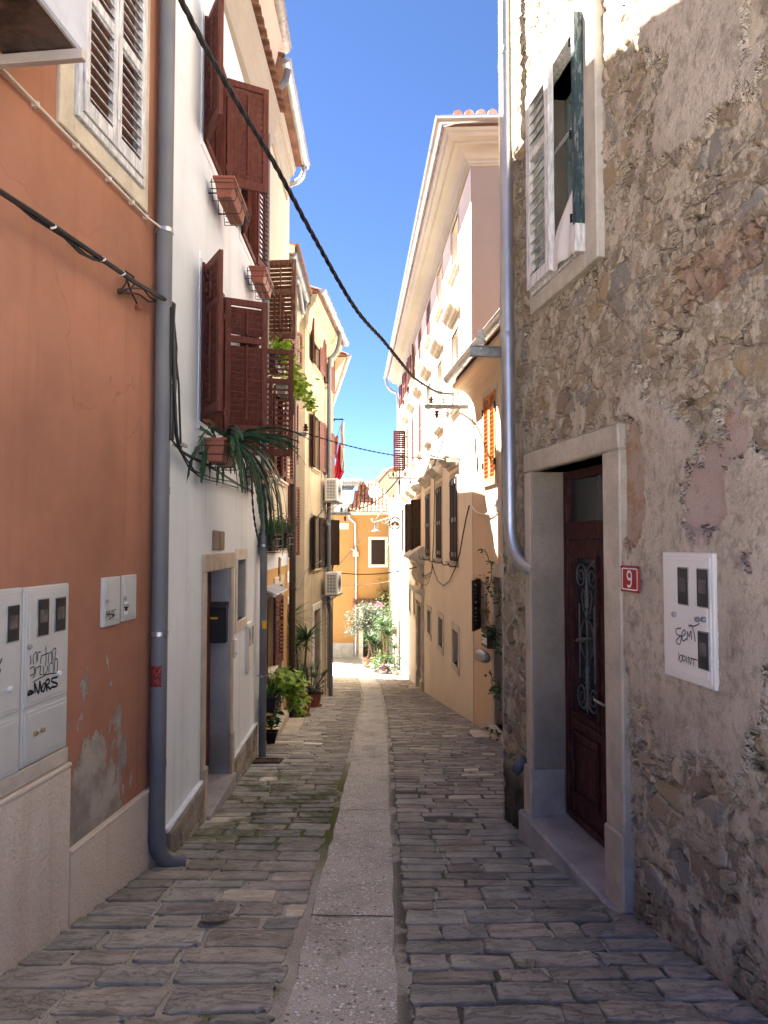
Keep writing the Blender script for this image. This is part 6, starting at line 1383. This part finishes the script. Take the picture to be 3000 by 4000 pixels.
# wall lamps on the stained house
for (x, y, lab) in ((1215, 2008, 'small black lamp with a looped wire on the stained house, below the upper air conditioner'),):
    u, z = FE.uz(x, y); t = thing('wall_lamp', tuple(FE.P(u, z, 0)), lab, 'lamp'); m = MB(); m.lathe(FE.P(u, z, 0), [(0, .03), (.03, .03), (.04, 0)], 10, axis=FE.n); m.build('base', M['iron_grey'], t)
    m = MB(); m.tube([FE.P(u, z, .02), FE.P(u + .15, z - .10, .10), FE.P(u + .35, z + .12, .22), FE.P(u + .5, z + .10, .26), FE.P(u + .52, z - .1, .27)], .012, 6); m.build('wire', M['cable'], t)
    m = MB(); m.lathe(FE.P(u + .52, z - .26, .27), [(.10, 0), (.09, .03), (.045, .08), (.03, .16), (0, .17)], 14); m.build('lamp_shade', M['black_plastic'], t)

# ------------------------------------------------------------------ street lamp with scroll and round sign
YL = 29.2; FL = Fr((0, YL, 0), (1, 0, 0), (0, -1, 0)); L2 = lambda x, y, n=0: FL.P(*FL.uz(x, y), n)
t = thing('street_lamp', tuple(L2(1565, 2040)), 'scrolled iron arm with a grey bell shaped lamp hanging over the street', 'street lamp')
m = MB(); m.tube([L2(1568, 2016), L2(1540, 2018), L2(1500, 2028), L2(1465, 2040), L2(1455, 2037), L2(1450, 2030), L2(1456, 2026)], .022, 8)
m.tube([L2(1530, 2020), L2(1512, 2040), L2(1500, 2046), L2(1490, 2040), L2(1494, 2032)], .014, 6); m.tube([L2(1515, 2024), L2(1505, 2035), L2(1512, 2050), L2(1524, 2044)], .014, 6); m.build('arm', M['iron_grey'], t)
c_ = L2(1469, 2076); m = MB(); m.lathe(c_, [(.21, 0), (.205, .02), (.12, .07), (.07, .10), (.075, .16), (.06, .22), (.06, .30), (.035, .34), (.03, .40), (0, .41)], 20); m.build('lamp_shade', M['grey_pipe2'], t)
t = thing('hanging_sign', tuple(L2(1543, 2070)), 'round wrought iron sign ring with a small dark emblem beside the street lamp', 'sign'); cx, cz = FL.uz(1543, 2044)
m = MB(); r0 = (FL.uz(1566, 2044)[0] - FL.uz(1520, 2044)[0]) / 2
m.tube([FL.P(cx + r0 * math.cos(a), cz + r0 * math.sin(a)) for a in [2 * math.pi * i / 28 for i in range(29)]], .016, 6); m.tube([FL.P(cx + r0 * .92 * math.cos(a), cz + r0 * .92 * math.sin(a)) for a in [2 * math.pi * i / 28 for i in range(29)]], .008, 6); m.tube([FL.P(cx + r0, cz), FL.P(cx + r0 + .25, cz)], .018, 6)
for a0 in (0, 1, 2, 3): a = a0 * math.pi / 2 + .78; m.tube([FL.P(cx + r0 * 1.0 * math.cos(a), cz + r0 * math.sin(a)), FL.P(cx + r0 * 1.22 * math.cos(a + .1), cz + r0 * 1.22 * math.sin(a + .1)), FL.P(cx + r0 * 1.15 * math.cos(a + .35), cz + r0 * 1.15 * math.sin(a + .35))], .012, 6)
m.build('ring', M['iron'], t)
m = MB(); m.prism(FL, [(cx - .17, cz - .10), (cx + .17, cz - .10), (cx + .15, cz + .02), (cx + .06, cz + .05), (cx, cz + .12), (cx - .07, cz + .04), (cx - .16, cz + .03)], -.01, .01); m.build('emblem', M['dark_wood'], t)
m = MB(); m.prism(FL, [(cx - .06, cz - .08), (cx + .05, cz - .06), (cx + .02, cz + .02), (cx - .04, cz + .0)], .01, .016); m.build('emblem_detail', M['brass'], t)
# satellite dish in front of the roof
cd = FG.P(*FG.uz(1462, 1925), .6); t = thing('satellite_dish', tuple(FG.P(FG.uz(1462, 1925)[0], 3.3, .2)), 'pale round satellite dish in front of the tiled roof of the far orange house', 'satellite dish')
m = MB(); ax = Vector((-.25, -1, .25)).normalized(); m.lathe(cd, [(0, -.05), (.12, -.04), (.24, -.015), (.30, .0), (.30, .01), (.24, -.008), (.12, -.033), (0, -.042)], 28, axis=ax); m.build('dish', M['white_plastic'], t)
m = MB(); m.tube([cd - Vector((0, 0, .28)), cd - Vector((0, .30, .1))], .02, 6); m.lathe(cd - Vector((0, .34, .08)), [(0, 0), (.05, 0), (.05, .12), (0, .12)], 10, axis=ax); m.build('feed_arm', M['iron_grey'], t)
m = MB(); m.tube([cd + Vector((0, .1, -.1)), cd + Vector((0, .15, -.6)), cd + Vector((0, .5, -.95))], .03, 8); m.build('mast', M['zinc'], t)

# ------------------------------------------------------------------ laundry
lp = FF.P(20.3, 0, 0); lq = lambda x, y: vpt(x, y, lp, (0, 1, 0)); t = thing('laundry_pole', tuple(lq(1296, 1640)), 'thin iron clothes pole sticking out from the far left houses', 'pole')
m = MB(); m.tube([lq(1285, 1638), lq(1342, 1638)], .022, 6); m.tube([lq(1290, 1662), lq(1308, 1640)], .016, 6); m.tube([lq(1340, 1640), lq(1318, 1700), lq(1300, 1735)], .006, 5); m.build('pole', M['iron'], t)
def cloth(poly, mat, label, off, group='washing hung from the pole'):
    """a hanging cloth: outline rows (left px, right px, y px), folded in depth"""
    m = MB(); k = 12; rows = []
    for j, (xl, xr, y) in enumerate(poly):
        rows.append([lq(xl + (xr - xl) * i / k, y) + Vector((0, off + .05 * math.sin(i * 1.7 + j * .5) + .03 * math.sin(i * 3.1), 0)) for i in range(k + 1)])
    for r_ in rows: m.v += [tuple(p) for p in r_]
    for j in range(len(rows) - 1):
        for i in range(k): m.f.append((j * (k + 1) + i, j * (k + 1) + i + 1, (j + 1) * (k + 1) + i + 1, (j + 1) * (k + 1) + i)); m.mi.append(0)
    m.smooth = True; o = m.build('hanging_cloth', M[mat], normals=False); o.modifiers.new('s', 'SOLIDIFY').thickness = .006; tag(o, label, 'laundry', group)
cloth([(1338, 1343, 1648), (1330, 1344, 1665), (1329, 1343, 1690), (1331, 1345, 1750), (1330, 1345, 1800), (1332, 1345, 1825), (1336, 1341, 1840)], 'cloth_white', 'long off-white cloth hanging from the end of the pole', 0)
cloth([(1322, 1330, 1735), (1316, 1334, 1770), (1310, 1340, 1810), (1303, 1346, 1840), (1301, 1336, 1860), (1303, 1326, 1884)], 'cloth_red', 'large bright red cloth, lowest of the washing', .08)
cloth([(1308, 1318, 1705), (1306, 1320, 1730), (1307, 1317, 1760), (1309, 1314, 1790)], 'cloth_pink', 'small pink cloth near the wall end of the line', .04)
cloth([(1312, 1320, 1700), (1313, 1322, 1715), (1316, 1320, 1735)], 'cloth_green', 'little dull green cloth on the clothes line', .12)

# ------------------------------------------------------------------ planters and plants
def leafblade(m, base, d, L, w, droop, k=6, twist=0, mi=0, scallop=0):
    d = Vector(d).normalized(); pts = [Vector(base)]; dirs = []; g = Vector((0, 0, -1)); cur = d.copy()
    for i in range(k): cur = (cur + g * droop / k).normalized(); pts.append(pts[-1] + cur * L / k)
    side = d.cross(Vector((0, 0, 1))); side = side.normalized() if side.length > .05 else Vector((1, 0, 0))
    if twist: side = (Matrix.Rotation(twist, 3, d) @ side)
    ws = []
    for i in range(k + 1):
        t = i / k; wv = w * (.55 + 1.2 * t - 1.75 * t * t) if not scallop else w * (.5 + .5 * math.sin(min(1, t * 3) * math.pi / 2)) * (1 if t < .9 else .5)
        if scallop: wv *= 1 + .28 * (1 if i % 2 else -1)
        ws.append(max(wv, w * .03))
    m.ribbon(pts, ws, side, mi)
def rosette(m, c, n, L, w, r, up=.3, droop=.8, spread=1.0):
    for i in range(n):
        a = r.uniform(0, 2 * math.pi); e = r.uniform(-.25, 1.0); d = Vector((math.cos(a) * spread, math.sin(a) * spread, up + e))
        leafblade(m, c + Vector((0, 0, r.uniform(-.06, .05))), d, L * r.uniform(.75, 1.1), w, droop * r.uniform(.5, 1.2), 5)
def pot(t, c, r0, r1, h, mat, rim=.02, square=False):
    m = MB(); seg = 4 if square else 20
    m.lathe(c, [(0, 0), (r0, 0), (r1 * .97, h - rim * 1.6), (r1 * 1.06, h - rim * 1.6), (r1 * 1.08, h), (r1 * .98, h), (r1 * .95, h - .03), (0, h - .035)], seg); m.build('pot', M[mat], t, smooth=not square)
    s = MB(); s.lathe(c, [(0, h - .028), (r1 * .95, h - .028)], seg); s.build('soil', M['soil'], t)
def leafy(m, c, n, R3, size, r, flatness=.5, lobed=False):
    for i in range(n):
        p = Vector(c) + Vector((r.gauss(0, 1) * R3[0], r.gauss(0, 1) * R3[1], r.gauss(0, 1) * R3[2])) * .55
        a = r.uniform(0, 6.28); tl = r.uniform(-flatness, flatness); s = size * r.uniform(.6, 1.25)
        x = Vector((math.cos(a), math.sin(a), r.uniform(-.5, .2))).normalized(); y = x.cross(Vector((math.sin(tl * 3 + i), math.cos(i * 1.3), 1.6))).normalized()
        if lobed: pts = [(0, 0), (.15, .38), (.5, .28), (.55, .5), (.75, .2), (1.05, 0), (.75, -.2), (.55, -.5), (.5, -.28), (.15, -.38)]
        else: pts = [(0, 0), (.3, .26), (.65, .24), (1, 0), (.65, -.24), (.3, -.26)]
        dz = y.cross(x) * .12; m.add([p + x * u * s + y * v * s + dz * s * (abs(v) * 1.2 - u * u) for u, v in pts], [tuple(range(len(pts)))])
def ground_pt(fr, Y, off): p = fr.P(uY(fr, Y), 0, off); return Vector((p.x, p.y, G(p.y) + .015))
# window boxes
def box_planter(fr, u0, u1, z, n0, label, mat='terra', h=.17, d=.17, cage=True, group='planters hung on the left houses'):
    t = thing('window_box', tuple(fr.P((u0 + u1) / 2, z - h, n0 + d / 2)), label, 'planter', group)
    m = MB(); P = fr.P; e = .025
    lo = [(u0 + e, n0 + e), (u1 - e, n0 + e), (u1 - e, n0 + d - e), (u0 + e, n0 + d - e)]; hi = [(u0, n0), (u1, n0), (u1, n0 + d), (u0, n0 + d)]; ii = [(u0 + .012, n0 + .012), (u1 - .012, n0 + .012), (u1 - .012, n0 + d - .012), (u0 + .012, n0 + d - .012)]
    m.v = [tuple(P(u, z - h, n)) for u, n in lo] + [tuple(P(u, z, n)) for u, n in hi] + [tuple(P(u, z, n)) for u, n in ii] + [tuple(P(u, z - .03, n)) for u, n in ii]
    m.f = [(3, 2, 1, 0)] + [(i, (i + 1) % 4, (i + 1) % 4 + 4, i + 4) for i in range(4)] + [(i + 4, (i + 1) % 4 + 4, (i + 1) % 4 + 8, i + 8) for i in range(4)] + [(i + 8, (i + 1) % 4 + 8, (i + 1) % 4 + 12, i + 12) for i in range(4)]; m.mi = [0] * len(m.f)
    for (a, b, c, dd) in ((u0 - .008, u1 + .008, n0 + d - .004, n0 + d + .010), (u0 - .008, u1 + .008, n0 - .010, n0 + .004)): m.box(fr, a, b, z - .022, z + .002, c, dd)
    m.box(fr, u0 - .010, u0 + .003, z - .022, z + .001, n0, n0 + d); m.box(fr, u1 - .003, u1 + .010, z - .022, z + .001, n0, n0 + d)
    for i in range(int((u1 - u0) / .035)): m.box(fr, u0 + .03 + .035 * i, u0 + .036 + .035 * i, z - .07, z - .024, n0 + d - .012, n0 + d - .001)
    m.build('box', M[mat], t, bevel=.003); MB().add([P(u, z - .03, n) for u, n in ii], [(0, 1, 2, 3)]).build('soil', M['soil'], t)
    if cage:
        c = MB(); r_ = .0045
        for zz_ in (z - .065, z - h * .72): c.tube([P(u0 - .02, zz_, n0 - .03), P(u0 - .02, zz_, n0 + d + .02), P(u1 + .02, zz_, n0 + d + .02), P(u1 + .02, zz_, n0 - .03)], r_, 5)
        for u in (u0 + .06, (u0 + u1) / 2, u1 - .06): c.tube([P(u, z + .005, n0 - .035), P(u, z - h - .02, n0 - .02), P(u, z - h - .02, n0 + d + .0), P(u, z - h * .7, n0 + d + .02), P(u, z - .06, n0 + d + .02)], r_, 5)
        c.tube([P(u0 + .02, z - h - .02, n0 + d * .5), P(u1 - .02, z - h - .02, n0 + d * .5)], r_, 5)
        for u in (u0 + .1, u1 - .1): c.tube([P(u, z - h * .6, 0), P(u, z - h * .6, n0 + .02)], .006, 5)
        c.build('wire_cage', M['iron'], t)
    return t
box_planter(FB, 5.98, 6.58, 4.74, .07, 'terracotta window box in a black wire cage under the nearest upper window')
box_planter(FB, 7.72, 8.32, 4.64, .07, 'terracotta window box under the far upper window of the white house')
box_planter(FB, 5.72, 6.32, 2.44, .07, 'terracotta window box holding the big trailing cactus', h=.19)
box_planter(FB, 7.75, 8.35, 2.42, .07, 'terracotta window box half hidden behind the trailing cactus')
r = random.Random(21); m = MB(); c0_ = FB.P(6.0, 2.43, .17)
for i in range(54):
    a = r.uniform(-1.5, 1.9) if i % 3 else r.uniform(-2.6, 2.9); up = r.uniform(-.1, .9); L = r.uniform(.35, .8)
    d = FB.n * math.cos(a) * 1.0 + FB.u * math.sin(a) * .7 + Vector((0, 0, up)); st = c0_ + FB.u * r.uniform(-.2, .22) + FB.n * r.uniform(-.05, .04)
    leafblade(m, st, d, L, r.uniform(.026, .044), r.uniform(2.0, 4.0) if up < .7 else r.uniform(1.0, 2.2), 18, r.uniform(-1.3, 1.3), 0, 1)
for i in range(9):
    st = c0_ + FB.u * r.uniform(-.1, .3) + FB.n * r.uniform(0, .06); leafblade(m, st, FB.n * .5 + FB.u * r.uniform(-.3, .8) + Vector((0, 0, .25)), r.uniform(.9, 1.3), .045, 5.0, 22, r.uniform(-1, 1), 0, 1)
for i in range(7):
    st = c0_ + FB.n * .04; leafblade(m, st, FB.n * .8 + FB.u * r.uniform(.0, .5) + Vector((0, 0, .45)), r.uniform(.5, .68), .045, r.uniform(.7, 1.3), 16, r.uniform(-.6, .6), 0, 1)
o = m.build('trailing_cactus', M['leaf_dark'], normals=False); o.modifiers.new('s', 'SOLIDIFY').thickness = .003
tag(o, 'big dark green strap leaved cactus trailing out of the window box on the white house', 'plant')
# lime vines in the yellow house boxes
def lime(fr, u, z, n, label, spill, seed, mat='leaf_lime', nn=230, size=.085):
    r = random.Random(seed); m = MB(); c = fr.P(u, z, n)
    leafy(m, c + Vector((0, 0, .06)), nn, (.20, .24, .12), size, r, lobed=True)
    for k in range(spill):
        p = c + Vector((r.uniform(-.05, .18), r.uniform(-.2, .3), 0)); q = [p + Vector((.05 * j * .5, 0, -.06 * j)) for j in range(6)]
        m.tube(q, .004, 4); [leafy(m, x, 7, (.07, .07, .05), size * .9, r, lobed=True) for x in q]
    m.smooth = False; o = m.build('lime_vine', M[mat], normals=False); tag(o, label, 'plant', 'lime green sweet potato vines')
u1_, zq = FC.uz(1078, 1400, .18)
box_planter(FC, u1_ - .3, u1_ + .3, zq, .06, 'dark window box with lime foliage under the weathered shutter', mat='black_plastic')
lime(FC, u1_ + .02, zq + .06, .20, 'lime green vine in the upper window box of the yellow house', 2, 31)
u1_, zq = FC.uz(1112, 1505, .2); box_planter(FC, u1_ - .3, u1_ + .3, zq, .10, 'grey window box with lime foliage spilling over its far end', mat='iron_grey')
lime(FC, FC.uz(1148, 1520, .32)[0], zq - .02, .32, 'lime green vine spilling from the second window box of the yellow house', 3, 32)
uA1, zq = FC.uz(1068, 2085, .2); uA2 = FC.uz(1118, 2085, .2)[0]; box_planter(FC, uA1 - .33, uA1 + .33, zq, .08, 'dark planter with leafy herbs over the white band of the yellow house', mat='dark_wood', h=.22)
box_planter(FC, uA2 - .3, uA2 + .35, zq + .02, .08, 'second dark planter with grey green herbs, beside the brown downpipe', mat='dark_wood', h=.22)
for (u, lab, mt, sd, hgt) in ((uA1, 'bushy green herbs with red flowers in the planter of the yellow house', 'leaf', 41, .16), (uA2, 'feathery grey green herbs in the second planter', 'leaf_grey', 42, .13)):
    r = random.Random(sd); m = MB(); c = FC.P(u, zq + .05, .18)
    for i in range(170): leafblade(m, c + Vector((r.uniform(-.07, .07), r.uniform(-.28, .28), -.04)), Vector((r.uniform(-.8, .8), r.uniform(-.6, .6), 1)), r.uniform(.10, .32), .016, r.uniform(.2, 1.2), 4, r.uniform(-1, 1))
    leafy(m, c + Vector((0, 0, .10)), 220, (.12, .28, hgt), .035, r); o = m.build('herbs', M[mt], normals=False); tag(o, lab, 'plant', 'herbs in the planters')
# hung box by the ground window
ug, zg = FC.uz(1068, 2705, .2); box_planter(FC, ug - .28, ug + .28, zg, .10, 'black hanging box with grasses under the ground floor shutters', mat='black_plastic', h=.2)
lime(FC, ug + .38, zg + .0, .30, 'lime green vine spilling over the black hanging box near the doorstep', 4, 33, nn=320, size=.10)
r = random.Random(50); m = MB()
for i in range(90): leafblade(m, FC.P(ug + r.uniform(-.25, .2), zg - .03, r.uniform(.13, .24)), (r.uniform(-.4, .4), r.uniform(-.3, .3), 1), r.uniform(.12, .34), .012, r.uniform(.1, .8), 4, r.uniform(-1, 1))
tag(m.build('tuft_of_grass', M['leaf'], normals=False), 'small grassy tuft in the black hanging box', 'plant')
# potted plants on the ground
def potted(c, label, r0, r1, h, mat, build, cat='potted plant', square=False, saucer=False):
    t = thing('potted_plant', tuple(c), label, cat, 'potted plants along the left houses'); pot(t, c, r0, r1, h, mat, square=square)
    if saucer: m = MB(); m.lathe(c, [(0, .002), (r0 * 1.25, .002), (r0 * 1.4, .035), (r0 * 1.3, .035), (r0 * 1.2, .012), (0, .012)], 20); m.build('saucer', M[mat], t)
    build(t, c + Vector((0, 0, h - .03)))
def b_rubber(t, c):
    r = random.Random(3); m = MB(); s = MB()
    for i in range(5):
        a = r.uniform(0, 6.28); q = [c, c + Vector((math.cos(a) * .04, math.sin(a) * .04, .14)), c + Vector((math.cos(a) * .13, math.sin(a) * .12, r.uniform(.22, .34)))]; s.tube(q, .006, 5)
        for j in range(9): leafy(m, q[-1] + Vector((0, 0, -.05 * (j % 3))), 1, (.03, .03, .03), .11, r)
        for j in range(3): leafy(m, q[1], 1, (.03, .03, .05), .10, r)
    s.build('stem', M['bark'], t); m.build('leaves', M['leaf'], t, normals=False)
potted(gpx(1060, 2905), 'small leafy plant in a square dark grey pot by the blue grey downpipe', .065, .115, .17, 'black_plastic', b_rubber, square=True)
def b_yucca(heads, seed):
    def f(t, c):
        r = random.Random(seed); s = MB(); m = MB()
        for dx, dy, hz, n, L in heads:
            top = c + Vector((dx, dy, hz)); s.tube([c + Vector((dx * .2, dy * .2, 0)), c + Vector((dx * .6, dy * .5, hz * .5)), top], [.026, .02, .018], 8); rosette(m, top, n, L, .032, r, .35, .75)
        s.build('stem', M['bark'], t); m.build('leaves', M['leaf'], t, normals=False)
    return f
cy = gpx(1176, 2800); potted(cy, 'tall two headed yucca in a round terracotta pot', .13, .20, .33, 'terra', b_yucca([(-.10, .05, .98, 90, .58), (.10, .0, 1.10, 90, .60), (-.28, .35, 1.45, 90, .66)], 8), saucer=True)
cf = gpx(1218, 2762); 
def b_fan(t, c):
    r = random.Random(9); m = MB(); s = MB()
    for i in range(17):
        a = r.uniform(0, 6.28); e = r.uniform(.3, 1.1); p = c + Vector((math.cos(a) * .30 * math.cos(e), math.sin(a) * .30 * math.cos(e), .12 + .42 * math.sin(e))); s.tube([c, p], .006, 5)
        d = (p - c).normalized(); x = d.orthogonal().normalized()
        for j in range(13): b = -1.2 + 2.4 * j / 12; leafblade(m, p, d * math.cos(b) + d.cross(Vector((0, 0, 1))).normalized() * math.sin(b) + Vector((0, 0, .05)), .26, .020, .5, 4)
    leafy(m, c + Vector((0, 0, .10)), 150, (.22, .22, .14), .07, r)
    s.build('stem', M['bark'], t); m.build('leaves', M['leaf_dark'], t, normals=False)
potted(cf, 'fan palm and dark shrub in a brown pot, farthest of the left pots', .16, .21, .30, 'terra', b_fan, saucer=True)
cs = gpx(1140, 2818); potted(cs, 'tiny terracotta pot beside the stone doorstep', .07, .10, .20, 'terra', lambda t, c: (lambda m, r: (leafy(m, c + Vector((0, 0, .12)), 70, (.12, .12, .14), .07, r), m.build('leaves', M['leaf'], t, normals=False)))(MB(), random.Random(12)))
def ivy(pts, label, seed, mat='leaf', size=.05, n=6, sp=.05, cat='climbing plant', stem=.004, group=None):
    r = random.Random(seed); s = MB(); m = MB()
    for l in pts:
        L = [Vector(p) for p in l]; Q = []
        for a, b in zip(L, L[1:]):
            for i in range(6): Q.append(a.lerp(b, i / 6) + Vector((r.uniform(-1, 1), r.uniform(-1, 1), r.uniform(-1, 1))) * sp * .25)
        Q.append(L[-1]); s.tube(Q, stem, 5)
        for q in Q: leafy(m, q, r.randint(0, n), (sp, sp, sp), size, r)
    t = thing('climbing_plant', tuple(min((Vector(p) for l in pts for p in l), key=lambda v: v.z)), label, cat, group)
    s.build('stem', M['bark'], t); m.build('leaves', M[mat], t, normals=False)
ivy([[FC.P(12.1, z, .16 + .03 * math.sin(z * 7)) for z in np.linspace(-1.5, -.1, 8)], [FC.P(12.25, z, .2) for z in np.linspace(-1.5, -.6, 5)]], 'leafy creeper climbing the foot of the brown downpipe', 5, size=.07, n=9, sp=.09)
vj = lambda l, o=.22: [FJ.P(*FJ.uz(x, y, o), o) for x, y in l]
ivy([vj([(1893, 2145), (1905, 2180), (1918, 2200), (1920, 2260), (1935, 2300), (1950, 2330)]), vj([(1890, 2245), (1905, 2300), (1925, 2330), (1945, 2345)]), vj([(1920, 2260), (1900, 2330), (1898, 2400), (1915, 2450), (1940, 2470), (1960, 2480)]), vj([(1950, 2330), (1955, 2400), (1935, 2450), (1925, 2520), (1945, 2540), (1960, 2550)]), vj([(1880, 2480), (1895, 2490), (1915, 2470)]), vj([(1915, 2620), (1922, 2660), (1930, 2700), (1945, 2720), (1955, 2740)]), vj([(1925, 2680), (1945, 2690), (1960, 2690)]), vj([(1880, 2850), (1905, 2850), (1930, 2865), (1955, 2880)])],
    'sparse climbing vine around the doorway of the tan house', 6, mat='leaf', size=.075, n=3, sp=.05, stem=.005)
# meter box, number plate and round chrome vessel on the tan house
q = FJ.rect(1884, 2445, 1912, 2535, .1); t = thing('wall_box', tuple(FJ.P(q[0], q[2], 0)), 'black hinged wall box among the vine stems on the tan house', 'wall box'); MB().box(FJ, q[0], q[1] - .05, q[2], q[3], 0, .13).build('box', M['black_plastic'], t, bevel=.008); MB().box(FJ, q[0] + .02, q[1] - .10, q[2] + .05, q[3] - .08, .13, .14).build('window', M['white_plastic'], t, bevel=.003)
c_ = FJ.P(*FJ.uz(1900, 2565, .12), .12); m = MB(); m.lathe(c_ - Vector((0, .12, .02)), [(0, -.02), (.06, 0), (.085, .05), (.085, .20), (.07, .20), (.07, .02)], 18, axis=(-.5, .8, .25)); tag(m.build('steel_canister', M['steel']), 'shiny round steel canister under the black wall box', 'canister')
q = (10.93, 11.1, .42, .60); m = MB(); m.box(FJ, *q, .0, .012); t = thing('house_number_plate', tuple(FJ.P(q[0], q[2], 0)), 'small red number plate behind the vine on the tan house', 'number plate'); m.build('plate', M['red_enamel'], t, bevel=.003)
m = MB(); a, b, c, d_ = q; w_ = .007; m.box(FJ, a + .01, b - .01, d_ - .018, d_ - .011, .012, .0135); m.box(FJ, a + .01, b - .01, c + .011, c + .018, .012, .0135); m.box(FJ, a + .01, a + .017, c + .018, d_ - .018, .012, .0135); m.box(FJ, b - .017, b - .01, c + .018, d_ - .018, .012, .0135); m.build('border', M['white_paint'], t)
q = FJ.uz(1858, 2285)[0:2]; m = MB(); m.box(FJ, 11.9, 11.94, .75, .86, 0, .01); tag(m.build('door_plate', M['iron']), 'tiny dark plate at the corner of the tan house', 'plate')
m = MB(); m.box(FJ, 10.15, 10.25, 2.02, 2.2, 0, .06); tag(m.build('junction_box', M['white_plastic'], bevel=.004), 'white junction box under the orange brown shutter', 'junction box')
# hooked lamp on the tan house shutter
# planting at the sunny far end
def bigplants():
    r = random.Random(77); FLP = lambda x, y, Y: Vector(((x - 1500) / F_PX / (math.cos(PITCH) - (2000 - y) / F_PX * math.sin(PITCH)) * Y, Y, 0))
    # olive
    Yo = 31.0; b = Vector(((1440 - 1500) / F_PX * Yo, Yo, G(Yo)))
    t = thing('olive_tree', tuple(b), 'silvery olive tree in a pot against the far orange house', 'tree'); pot(t, b, .20, .28, .42, 'terra')
    s = MB(); cr = MB(); top = b + Vector((-.02, 0, 1.75))
    s.tube([b + Vector((0, 0, .35)), b + Vector((.06, 0, .9)), b + Vector((-.04, 0, 1.35)), top], [.06, .05, .045, .035], 8); cl = []
    for i in range(22):
        a = r.uniform(0, 6.28); rad = r.uniform(.25, 1.0); e = top + Vector((math.cos(a) * rad * .85, math.sin(a) * rad * .6, r.uniform(-.35, .95) * (1.1 - rad * .4))); s.tube([top - Vector((0, 0, r.uniform(0, .4))), top.lerp(e, .5) + Vector((0, 0, .08)), e], [.02, .012, .006], 5); cl.append(e)
    for i, e in enumerate(cl):
        for j in range(150):
            p = e + Vector((r.gauss(0, .19), r.gauss(0, .19), r.gauss(0, .14))); a = r.uniform(0, 6.28); leafblade(cr, p, (math.cos(a), math.sin(a), r.uniform(-.6, .8)), .13, .042, .3, 2, r.uniform(-1, 1))
    s.build('trunk', M['bark'], t); cr.build('crown', M['leaf_grey'], t, normals=False)
    for (x, Y, hs, n, L, lab, seed) in ((1505, 28.6, (1.55, 1.2), 95, .62, 'bright green yucca in full sun at the corner of the beige palace', 5), (1462, 29.8, (1.0, .8, .6), 80, .62, 'second spiky yucca, left of the bright one', 6), (1540, 28.0, (.7,), 60, .35, 'low spiky plant nearest the beige palace corner', 7)):
        b = Vector(((x - 1500) / F_PX * Y, Y, G(Y))); t = thing('yucca', tuple(b), lab, 'plant', 'spiky plants at the sunny corner'); pot(t, b, .15, .19, .28, 'grey_stone'); rr = random.Random(seed); s = MB(); m = MB()
        for k, h in enumerate(hs):
            tp = b + Vector((.22 * (k - (len(hs) - 1) / 2), .1 * k, h + .32)); s.tube([b + Vector((0, 0, .3)), tp], .03, 7); rosette(m, tp, n, L, .05, rr, .45, .8)
        s.build('stem', M['bark'], t); m.build('leaves', M['leaf_yucca'], t, normals=False)
    for (x, y0, Y, R3, nn, mt, lab, sz) in ((1500, 2560, 28.3, (.45, .3, .35), 420, 'leaf_sun', 'leafy lime green shrub at the foot of the yuccas', .11), (1470, 2545, 28.8, (.3, .25, .25), 260, 'leaf', 'dense green shrub behind the lime one', .10), (1545, 2560, 27.6, (.22, .2, .38), 240, 'leaf_yucca', 'upright light green shrub beside the zinc downpipe', .08), (1497, 2600, 28.0, (.22, .2, .2), 60, 'flower', 'low pink flowering shrub in front of the yuccas', .07)):
        b = Vector(((x - 1500) / F_PX * Y, Y, G(Y))); t = thing('shrub', tuple(b), lab, 'shrub', 'shrubs at the sunny corner'); pot(t, b, .12, .15, .16, 'grey_stone'); m = MB(); leafy(m, b + Vector((0, -.1, .12 + R3[2])), nn, R3, sz, r); s = MB(); [s.tube([b + Vector((0, 0, .24)), b + Vector((r.uniform(-.2, .2), r.uniform(-.1, .1), .3 + R3[2]))], .008, 5) for _ in range(5)]
        s.build('stem', M['bark'], t); m.build('leaves', M[mt], t, normals=False)
    m = MB(); c = FH.P(30.0, FH.uz(1545, 2400)[1], .45)
    leafy(m, c, 700, (.55, .4, .75), .11, r); leafy(m, c - Vector((.1, 0, .8)), 350, (.4, .3, .5), .10, r)
    box_planter(FH, 29.9, 30.7, c.z - .45, .1, 'planter with trailing greenery on the pale yellow house', mat='terra', h=.22)
    tag(m.build('trailing_bush', M['leaf_sun'], normals=False), 'light green trailing bush on the pale yellow house', 'shrub')
    m = MB(); leafy(m, c + Vector((-.35, 0, .55)), 60, (.25, .2, .14), .08, r); tag(m.build('pink_blossom', M['flower'], normals=False), 'pink blossom on top of the trailing bush', 'flowers')
    m = MB(); c = FG.P(*FG.uz(1505, 2350), .25); leafy(m, c, 600, (.35, .25, 1.0), .10, r); tag(m.build('dark_creeper', M['leaf_dark'], normals=False), 'dark green creeper at the right end of the far orange house', 'climbing plant')
bigplants()
# weeds in the joints
r = random.Random(4); m = MB()
for (x, y, n) in ((2065, 3775, 26), (1590, 3400, 14), (1640, 3104, 10), (840, 3290, 14)):
    c = gpx(x, y)
    for i in range(n): leafblade(m, c + Vector((r.uniform(-.03, .03), r.uniform(-.02, .02), .0)), (r.uniform(-1, 1), r.uniform(-1, 1), 1), r.uniform(.02, .05), .004, r.uniform(.5, 2), 3)
o = m.build('weeds', M['leaf'], normals=False); stuff(o); o['label'] = 'tiny weeds growing in the joints of the paving'; o['category'] = 'weeds'
